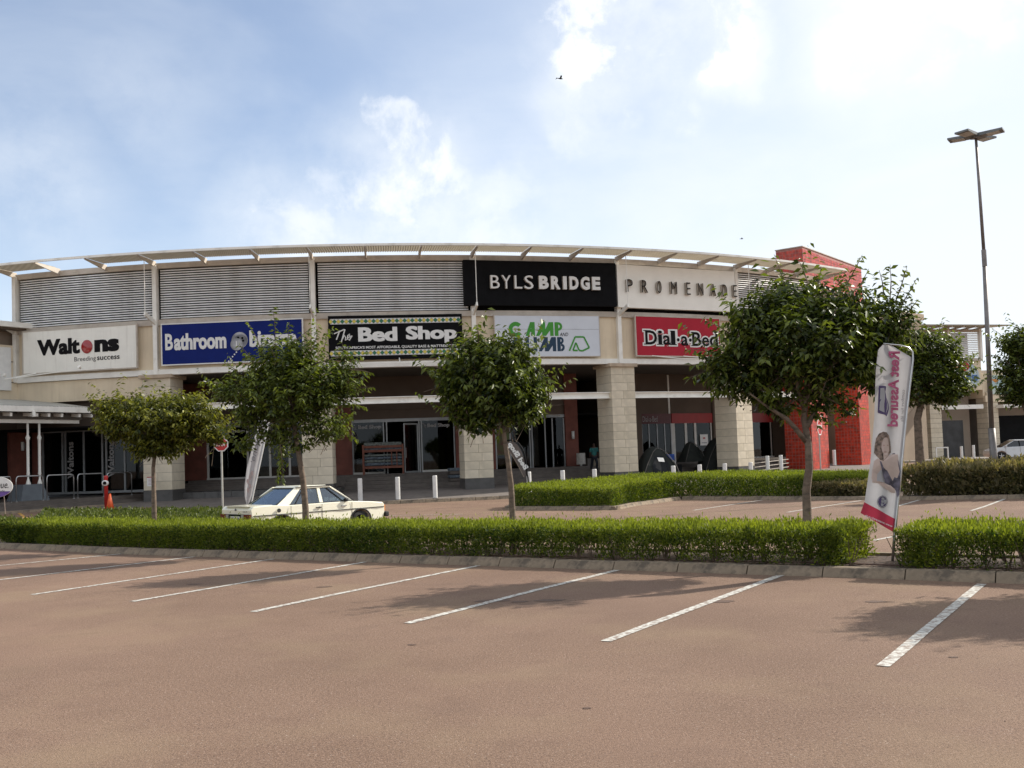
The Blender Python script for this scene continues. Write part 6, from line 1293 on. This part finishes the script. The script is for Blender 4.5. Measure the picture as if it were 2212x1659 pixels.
mb.tube([rq(1746, 960), rq(1722, 930, -.1), rq(1700, 905, -.15), rq(1660, 880, -.2), rq(1620, 850, -.3)], [.045, .040, .034, .024, .012], 8); mb.tube([rq(1741, 925), rq(1765, 880, .1), rq(1790, 840, .1), rq(1830, 810, .15), rq(1880, 780, .2)], [.042, .036, .030, .022, .010], 8); mb.tube([rq(1738, 890), rq(1722, 840, -.1), rq(1728, 780, -.1), rq(1700, 700, 0)], [.034, .028, .022, .010], 8)
mb.build('limbs', M_BARK, q4, smooth=True)
Y3 = stY(1106, 1150)
tree('slender tree with compact dark crown in front of the third stone pillar', [(1109, 1185), (1107, 1110), (1104, 1050), (1098, 1000), (1090, 950), (1085, 900), (1075, 850)], Y3,
     [(1060, 820, 110, 95), (1110, 860, 75, 70), (1010, 850, 65, 65), (1100, 775, 60, 55), (1020, 765, 50, 50), (970, 810, 38, 45), (1150, 850, 38, 60), (1040, 910, 50, 30), (1000, 900, 35, 30)], 1500, M_LEAF, .122, .055,
     [(1080, 770, 1118, 712), (1035, 750, 1032, 705), (1005, 750, 1003, 712), (975, 760, 975, 738), (1120, 760, 1135, 735), (960, 800, 925, 792), (1165, 800, 1192, 818), (1150, 900, 1192, 870), (1020, 920, 1015, 945), (1080, 920, 1076, 950)], .85, 12, .052)
Y2 = stY(659, 1140)
tree('open spiky tree with yellow green shoots in front of the cream car', [(661, 1165), (660, 1100), (655, 1040), (646, 985), (638, 940), (634, 890), (628, 830)], Y2,
     [(630, 850, 110, 85), (570, 850, 60, 60), (690, 830, 75, 60), (600, 780, 70, 50), (500, 840, 48, 34), (745, 830, 42, 45), (700, 920, 62, 42), (590, 930, 52, 40), (540, 900, 45, 35), (650, 760, 50, 40), (740, 780, 35, 35), (640, 960, 40, 30), (605, 985, 14, 38), (530, 960, 30, 25)], 1350, M_LEAF, .125, .056,
     [(600, 760, 597, 668), (612, 760, 625, 695), (575, 770, 545, 700), (560, 800, 520, 745), (640, 740, 668, 715), (700, 770, 712, 715), (680, 760, 690, 705), (740, 780, 738, 738), (760, 800, 800, 805), (760, 840, 805, 835), (480, 830, 422, 822), (500, 850, 440, 860), (520, 810, 490, 785), (720, 920, 770, 950), (610, 960, 618, 1045), (610, 970, 600, 1040), (530, 900, 470, 930), (540, 930, 500, 975), (555, 830, 535, 795), (720, 860, 790, 880)], .7, 13, .062, bright=.10)
Y1 = stY(333, 1140)
tree('small yellowish tree with flat topped crown at the left beside the stop sign', [(333, 1150), (333, 1100), (332, 1050), (331, 1010), (335, 975), (340, 930)], Y1,
     [(468, 945, 26, 22), (330, 910, 115, 50), (240, 885, 45, 35), (430, 895, 48, 42), (290, 880, 55, 35), (380, 880, 50, 35), (340, 960, 70, 32), (450, 930, 32, 25), (260, 930, 40, 28), (400, 940, 45, 28)], 1600, M_LEAFY, .12, .055,
     [(230, 870, 195, 862), (280, 860, 272, 845), (350, 860, 352, 848), (400, 860, 402, 843), (440, 870, 425, 842), (470, 930, 490, 935), (220, 910, 192, 925), (320, 980, 300, 995), (370, 980, 365, 1000)], .8, 14, .055, bright=.05, group='young trees in the planting beds')
tree('dark tree behind the banner with a straight trunk in the bronze hedge', [(1989, 1040), (1988, 1000), (1985, 950), (1982, 905), (1990, 870), (2000, 820)], 41.0,
     [(2005, 820, 75, 62), (1965, 780, 42, 55), (2050, 800, 48, 60), (2010, 755, 55, 45), (1975, 730, 30, 35), (2045, 745, 30, 30), (1950, 860, 30, 35), (2040, 850, 50, 30), (2080, 840, 25, 22)], 1150, M_LEAF, .20, .095,
     [(1985, 730, 1990, 685), (1965, 740, 1945, 695), (2050, 750, 2078, 715), (2070, 780, 2112, 765), (2080, 830, 2115, 845), (2020, 730, 2028, 690), (1940, 790, 1915, 760), (1945, 850, 1920, 862), (2030, 860, 2045, 900)], .6, 15, .17, depth=.9, npl=8)
tree('tree cut by the right edge of the frame beyond the lamp mast', [(2225, 1040), (2224, 980), (2222, 900), (2220, 850)], 36.0,
     [(2215, 800, 62, 75), (2190, 740, 35, 30), (2240, 750, 60, 60), (2190, 850, 35, 30), (2260, 830, 60, 60)], 1700, M_LEAF, .16, .075, [(2180, 735, 2150, 708), (2195, 720, 2190, 697), (2170, 770, 2142, 765), (2205, 720, 2212, 700), (2180, 850, 2150, 862)], .65, 16, .12, npl=8)
# tree roots of the shadow that falls in from the right come from the next tree of the row, outside the frame
def row_tree(px_s, label, seed):
    s = px_s; base = ST(s, 15.6); Y = base.y; X = base.x; r = np.random.default_rng(seed); t = thing('tree', label, 'tree', (X, Y, gz(X, Y)+.05), 0, 'young trees in the planting beds')
    MB().tube([(0, 0, 0), (.03, 0, .8), (-.02, .03, 1.7), (.05, 0, 2.4), (0, 0, 3.2)], [.075, .065, .055, .05, .03], 10).build('trunk', M_BARK, t, smooth=True)
    bl = [(0, 0, 3.2, 1.3, 1.2, .85), (-.9, 0, 3.0, .7, .7, .55), (.9, 0, 3.1, .7, .7, .6), (.2, .3, 3.7, .8, .8, .5)]
    P, d = in_blobs(2200, bl, r); D = d*np.array([1, 1, .6])+np.array([0, 0, .55]); D /= np.linalg.norm(D, axis=1, keepdims=True); D *= r.uniform(.22, .5, (2200, 1)); V, T, m = leaves_from(P-D*.5, D, 9, .105, .05, .75, r)
    o = link('crown', np_mesh('crown', V, T, M_LEAF, np.repeat(r.uniform(.1, .8, m), 4)), t); o['kind'] = 'stuff'
row_tree(-.75, 'next tree of the row just outside the right edge, seen by its shadow', 21)

# ------------------------------------------------------------------ hedges
def hedge_leaves(surf, n, r, ll, lw_, up=.9, jit=.05, inner=.0):
    """surf(n) -> points, normals"""
    P, Nn = surf(n, r); D = Nn*.8+np.array([0, 0, up])+r.normal(0, .55, P.shape); D /= np.linalg.norm(D, axis=1, keepdims=True); s_ = r.uniform(.6, 1.3, (n, 1)); P = P-Nn*r.uniform(0, jit*2, (n, 1))
    W_ = np.cross(D, r.normal(0, 1, (n, 3))); W_ /= np.linalg.norm(W_, axis=1, keepdims=True)
    a = P; c = P+D*ll*s_; b = P+D*ll*s_*.5+W_*lw_*s_*.5; d = P+D*ll*s_*.5-W_*lw_*s_*.5
    V = np.stack([a, b, c, d], 1).reshape(-1, 3); i = np.arange(n)[:, None]*4; T = np.concatenate([i+np.array([[0, 1, 2]]), i+np.array([[0, 2, 3]])], 1).reshape(-1, 3); return V, T
def nz(x, y, s=1.0, ph=0): return np.sin(x*2.1*s+ph)*np.cos(y*1.7*s+ph*2)*.5+np.sin(x*5.3*s+y*3.1*s+ph)*.3+np.sin(x*11.7*s-y*7.9*s)*.2
def strip_hedge(label, s0, s1, t0, t1, h, n_top, n_front, n_back, m, seed, gappy=None, endround=.35, cat='hedge', ll=.062, lw_=.019, name='hedge', stems=True, hz=None, nm='foliage'):
    r = np.random.default_rng(seed); c = ST((s0+s1)/2, (t0+t1)/2); t = thing(name, label, cat, (c.x, c.y, c.z)); cx, cy, cz = c
    def world(s, tt, z): return np.stack([DV.x*s+NV.x*tt-cx, DV.y*s+NV.y*tt-cy, z], 1)
    def g(s, tt): x = DV.x*s+NV.x*tt; y = DV.y*s+NV.y*tt; return np.array([gz(a, b) for a, b in zip(x[::1], y)])-cz if len(x) < 2000 else np.full(len(x), 0.)+(-.22*np.clip((y-14)/26, 0, 1)*(1-np.clip((-9-x)/9, 0, 1))-cz)
    def top(n, r):
        s = r.uniform(s0, s1, n); tt = r.uniform(t0, t1, n); e = np.minimum(np.minimum(s-s0, s1-s), np.minimum(tt-t0, t1-tt)); rd = np.clip(e/.22, 0, 1); z = h*(.88+.12*np.sqrt(rd))+.055*nz(s, tt)+.03*nz(s*3.1, tt*2.3, 1, 2)+r.normal(0, .02, n)
        z += np.where(r.uniform(0, 1, n) < .02, r.uniform(.03, .16, n), 0)
        return world(s, tt, z+g(s, tt)), np.tile(np.array([0, 0, 1.]), (n, 1))
    def side(tf, nrm, zmin=.12):
        def f(n, r):
            s = r.uniform(s0, s1, n); z = zmin+(h-.03-zmin)*r.uniform(0, 1, n)**.8; bulge = .09*nz(s*1.9, z*3)-.04*np.clip((.3-z)/.3, 0, 1)
            if gappy is not None:                           # separate bushes with bare feet
                keep = (z > .24+.14*np.sin(s*3.9+1)) | (r.uniform(0, 1, n) < gappy(s)+.8*(np.sin(s*4.3+seed)+.5*np.sin(s*9.7) > .0)); z = np.where(keep, z, h*.55+r.uniform(0, .25, n)*h)
            p = world(s, tf+bulge*(-1 if nrm.dot(NV) < 0 else 1)*0-(.0 if nrm.dot(NV) > 0 else 0)+(-bulge if nrm.dot(NV) < 0 else bulge), z+g(s, np.full(n, tf))); return p, np.tile(np.array([nrm.x, nrm.y, 0]), (n, 1))
        return f
    Vs = []; Ts = []; Ss = []; off = 0
    for k_, (sf, n, base) in enumerate(((top, n_top, .56), (side(t0, -NV), n_front, .22), (side(t1, NV), n_back, .25))):  # front and back leaves darker than the top: shade put into leaf colour
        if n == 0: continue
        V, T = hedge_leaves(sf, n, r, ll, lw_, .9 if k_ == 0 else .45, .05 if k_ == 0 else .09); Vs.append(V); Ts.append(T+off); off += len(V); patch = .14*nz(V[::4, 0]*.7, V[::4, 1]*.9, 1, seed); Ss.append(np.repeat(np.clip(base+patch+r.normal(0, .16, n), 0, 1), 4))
    for se, sgn in ((s0, -1), (s1, 1)):                     # ends
        n = int(n_front/ max(1, (s1-s0))*(t1-t0)*1.2)
        def endf(n, r): tt = r.uniform(t0, t1, n); z = .1+(h-.1)*r.uniform(0, 1, n); s = se+sgn*(-.10+.12*nz(tt*3, z*4)); return world(s, tt, z+g(s, tt)), np.tile(np.array([DV.x*sgn, DV.y*sgn, 0]), (n, 1))
        V, T = hedge_leaves(endf, n, r, ll, lw_, .5, .2); Vs.append(V); Ts.append(T+off); off += len(V); Ss.append(np.repeat(np.clip(.45+r.normal(0, .18, n), 0, 1), 4))
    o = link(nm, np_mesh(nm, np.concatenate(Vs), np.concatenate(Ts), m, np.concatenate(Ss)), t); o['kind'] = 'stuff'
    if stems:
        sm = MB(); s = s0+.1
        while s < s1-.05:
            for tt in (t0+.25, (t0+t1)/2, t1-.25):
                q = world(np.array([s+r.uniform(-.15, .15)]), np.array([tt+r.uniform(-.15, .15)]), np.array([0.]))[0]; gg = gz(q[0]+cx, q[1]+cy)-cz
                for _ in range(4):
                    a_ = r.uniform(0, 6.28); sp = r.uniform(.05, .22); sm.tube([(q[0], q[1], gg+.05), (q[0]+math.cos(a_)*sp, q[1]+math.sin(a_)*sp, gg+h*.75)], [.012, .005], 4, caps=False)
            s += .30
        sm.build('stems', M_TWIG, t)['kind'] = 'stuff'
    return t
# inner twiggy mass keeps the hedges opaque where they are dense
def inner_mass(t, s0, s1, t0, t1, h, n, m, seed, z0=.15, ll=.07, lw_=.03):
    r = np.random.default_rng(seed+99); s = r.uniform(s0, s1, n); tt = r.uniform(t0, t1, n); z = z0+(h-.06-z0)*r.uniform(0, 1, n); x = DV.x*s+NV.x*tt; y = DV.y*s+NV.y*tt; z = z-.22*np.clip((y-14)/26, 0, 1)*(1-np.clip((-9-x)/9, 0, 1)); P = np.stack([x, y, z], 1)-np.array(t.location)
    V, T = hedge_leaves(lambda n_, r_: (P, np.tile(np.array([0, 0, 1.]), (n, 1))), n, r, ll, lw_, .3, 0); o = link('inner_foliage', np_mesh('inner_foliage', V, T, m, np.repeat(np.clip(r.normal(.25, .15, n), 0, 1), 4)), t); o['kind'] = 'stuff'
sL = 26.4; sG0 = 4.05; sG1 = 3.40
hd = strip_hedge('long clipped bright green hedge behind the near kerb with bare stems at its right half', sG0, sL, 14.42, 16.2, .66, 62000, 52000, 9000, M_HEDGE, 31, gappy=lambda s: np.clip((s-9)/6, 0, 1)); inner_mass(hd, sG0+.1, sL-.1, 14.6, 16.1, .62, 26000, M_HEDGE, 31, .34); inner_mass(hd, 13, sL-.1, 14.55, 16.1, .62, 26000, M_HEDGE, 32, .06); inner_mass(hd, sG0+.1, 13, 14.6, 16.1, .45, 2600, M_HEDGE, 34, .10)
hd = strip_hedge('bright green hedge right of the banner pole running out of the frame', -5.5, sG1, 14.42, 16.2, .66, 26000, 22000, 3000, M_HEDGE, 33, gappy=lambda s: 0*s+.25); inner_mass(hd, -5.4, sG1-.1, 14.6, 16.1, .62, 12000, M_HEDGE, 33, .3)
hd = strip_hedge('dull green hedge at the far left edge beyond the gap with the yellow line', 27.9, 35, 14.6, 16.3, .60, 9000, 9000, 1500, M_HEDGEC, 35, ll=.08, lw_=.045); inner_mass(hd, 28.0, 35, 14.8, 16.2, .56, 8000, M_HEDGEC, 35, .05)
# generic hedge on a polygon (rear beds)
def poly_hedge(label, pts, h0, h1, n, m, seed, ll=.09, lw_=.032, rough=.04, stems=False):
    r = np.random.default_rng(seed); pts = [Vector((p[0], p[1])) for p in pts]; cx = sum(p.x for p in pts)/len(pts); cy = sum(p.y for p in pts)/len(pts); t = thing('hedge', label, 'hedge', (cx, cy, gz(cx, cy)))
    A_ = np.array([(p.x, p.y) for p in pts]); lo = A_.min(0); hi = A_.max(0)
    def inside(x, y):
        c = np.zeros(len(x), bool); j = len(A_)-1
        for i in range(len(A_)):
            xi, yi = A_[i]; xj, yj = A_[j]; c ^= ((yi > y) != (yj > y)) & (x < (xj-xi)*(y-yi)/(yj-yi+1e-9)+xi); j = i
        return c
    K = max(n, 1000); X = r.uniform(lo[0], hi[0], K*8); Y = r.uniform(lo[1], hi[1], K*8); k = inside(X, Y); X = X[k][:K]; Y = Y[k][:K]; f = (Y-lo[1])/(hi[1]-lo[1])
    G_ = np.array([gz(a, b) for a, b in zip(X[:1], Y[:1])])[0]; zz = h0+(h1-h0)*f+rough*nz(X*.8, Y*.8, 1, seed)+r.normal(0, .02+rough*.3, len(X)); gg = np.array([gz(a, b) for a, b in zip(X, Y)]) if len(X) < 60000 else G_
    Pt = np.stack([X, Y, zz+gg], 1); Nt = np.tile(np.array([0, 0, 1.]), (len(X), 1)); Ps = [Pt]; Ns = [Nt]
    for i in range(len(A_)):
        a_, b_ = A_[i], A_[(i+1) % len(A_)]; ln = np.linalg.norm(b_-a_); nn = np.array([(b_-a_)[1], -(b_-a_)[0]])/ln; facing = (nn @ (-(a_+b_)/2)) > 0; m_ = int(ln*n/60*(1 if facing else .3))
        u = r.uniform(0, 1, m_); z = r.uniform(0, 1, m_)**.85; p = a_+(b_-a_)*u[:, None]; f_ = (p[:, 1]-lo[1])/(hi[1]-lo[1]); hh = h0+(h1-h0)*f_; p = p+nn*(.06*nz(u*ln*1.4, z*4)[:, None]); g_ = np.array([gz(q[0], q[1]) for q in p]); Ps.append(np.stack([p[:, 0], p[:, 1], .1+(hh-.12)*z+g_], 1)); Ns.append(np.tile(np.array([nn[0], nn[1], 0]), (m_, 1)))
    P = np.concatenate(Ps)-np.array(t.location); Nn = np.concatenate(Ns); tot = len(P); V, T = hedge_leaves(lambda n_, r_: (P, Nn), tot, r, ll, lw_, .6, .08)
    sh = np.clip(np.where(Nn[:, 2] > .5, .54, .22)+.15*nz(P[:, 0]*.6, P[:, 1]*.6, 1, seed)+r.normal(0, .16, tot), 0, 1); o = link('foliage', np_mesh('foliage', V, T, m, np.repeat(sh, 4)), t); o['kind'] = 'stuff'  # side leaves coloured darker than top ones, painting in their shade
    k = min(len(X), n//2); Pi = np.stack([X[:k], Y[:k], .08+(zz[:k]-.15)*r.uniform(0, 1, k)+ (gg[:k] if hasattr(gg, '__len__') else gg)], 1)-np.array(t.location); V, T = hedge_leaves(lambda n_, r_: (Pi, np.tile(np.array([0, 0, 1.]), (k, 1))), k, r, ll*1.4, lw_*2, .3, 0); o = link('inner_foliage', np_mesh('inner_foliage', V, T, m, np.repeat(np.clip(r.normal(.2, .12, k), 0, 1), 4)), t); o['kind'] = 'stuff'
    return t
nI = Vector((isl_n.x, isl_n.y, 0)); dI = Vector((isl_dir.x, isl_dir.y, 0))
off_in = lambda p, a=.3: p+Vector((0, a, 0))
Pm = D_+dI*0
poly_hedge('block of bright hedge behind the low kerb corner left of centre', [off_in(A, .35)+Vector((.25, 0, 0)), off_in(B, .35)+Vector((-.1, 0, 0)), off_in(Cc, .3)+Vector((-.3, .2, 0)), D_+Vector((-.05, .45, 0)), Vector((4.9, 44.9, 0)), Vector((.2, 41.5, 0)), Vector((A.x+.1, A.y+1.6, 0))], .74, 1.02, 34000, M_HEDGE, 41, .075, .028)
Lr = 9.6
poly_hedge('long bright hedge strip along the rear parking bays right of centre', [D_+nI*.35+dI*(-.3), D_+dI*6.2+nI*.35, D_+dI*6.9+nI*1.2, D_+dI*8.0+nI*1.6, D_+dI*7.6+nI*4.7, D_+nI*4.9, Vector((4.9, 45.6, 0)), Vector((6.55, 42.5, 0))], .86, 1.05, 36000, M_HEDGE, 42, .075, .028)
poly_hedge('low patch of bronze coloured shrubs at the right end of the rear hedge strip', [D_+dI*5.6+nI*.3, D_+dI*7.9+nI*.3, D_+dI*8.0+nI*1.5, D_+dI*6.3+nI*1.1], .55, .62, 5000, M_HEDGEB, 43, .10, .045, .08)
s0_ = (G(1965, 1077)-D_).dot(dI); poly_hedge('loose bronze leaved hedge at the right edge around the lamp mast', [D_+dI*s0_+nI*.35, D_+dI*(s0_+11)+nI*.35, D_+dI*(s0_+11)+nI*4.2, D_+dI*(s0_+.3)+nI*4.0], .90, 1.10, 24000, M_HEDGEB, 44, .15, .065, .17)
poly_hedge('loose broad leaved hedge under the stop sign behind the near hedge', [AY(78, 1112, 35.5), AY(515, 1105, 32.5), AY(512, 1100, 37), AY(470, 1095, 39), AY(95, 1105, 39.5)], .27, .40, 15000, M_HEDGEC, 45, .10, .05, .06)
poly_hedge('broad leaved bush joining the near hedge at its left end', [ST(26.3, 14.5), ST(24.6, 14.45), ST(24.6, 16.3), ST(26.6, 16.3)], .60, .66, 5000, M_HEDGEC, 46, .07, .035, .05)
# fallen leaves, twigs and irrigation line in the bed, debris on the asphalt
def litter():
    r = np.random.default_rng(77); n = 5200; s = r.uniform(-6, 26, n); tt = r.uniform(14.3, 16.4, n); x = DV.x*s+NV.x*tt; y = DV.y*s+NV.y*tt; z = np.array([gz(a, b) for a, b in zip(x, y)])+.105+r.uniform(0, .015, n)
    P = np.stack([x, y, z], 1); D = r.normal(0, 1, (n, 3)); D[:, 2] *= .25; D /= np.linalg.norm(D, axis=1, keepdims=True); W_ = np.cross(D, np.array([0, 0, 1.])); l_ = r.uniform(.02, .06, (n, 1)); V = np.stack([P, P+D*l_*.5+W_*.012, P+D*l_, P+D*l_*.5-W_*.012], 1).reshape(-1, 3); i = np.arange(n)[:, None]*4; T = np.concatenate([i+np.array([[0, 1, 2]]), i+np.array([[0, 2, 3]])], 1).reshape(-1, 3)
    o = link('leaf_litter', np_mesh('leaf_litter', V, T, M_LITTER, np.repeat(r.uniform(0, 1, n), 4))); o['kind'] = 'stuff'; o['label'] = 'dry leaves and twigs under the near hedge'
    n = 260; x = r.uniform(-9, 9, n); y = r.uniform(4, 17, n); k = (x*NV.x+y*NV.y) < 13.9; x = x[k]; y = y[k]; n = len(x); P = np.stack([x, y, np.full(n, .012)], 1); D = r.normal(0, 1, (n, 3)); D[:, 2] *= .1; D /= np.linalg.norm(D, axis=1, keepdims=True); W_ = np.cross(D, np.array([0, 0, 1.])); l_ = r.uniform(.01, .035, (n, 1)); V = np.stack([P, P+D*l_*.5+W_*.005, P+D*l_, P+D*l_*.5-W_*.005], 1).reshape(-1, 3); i = np.arange(n)[:, None]*4; T = np.concatenate([i+np.array([[0, 1, 2]]), i+np.array([[0, 2, 3]])], 1).reshape(-1, 3)
    o = link('scattered_debris', np_mesh('scattered_debris', V, T, M_LITTER, np.repeat(r.uniform(0, 1, n), 4))); o['kind'] = 'stuff'; o['label'] = 'tiny leaves and grit scattered on the asphalt'
litter()
ir = MB(); ir.tube([ST(s, 14.75+.06*math.sin(s*1.7), .12) for s in np.arange(-5, 25, .5)], .012, 5); o = ir.build('irrigation_pipe', M_LITTER if False else mat('brown_pipe', (.10, .055, .04), .7)); tag(o, 'thin brown irrigation pipe lying along the foot of the near hedge', 'pipe')
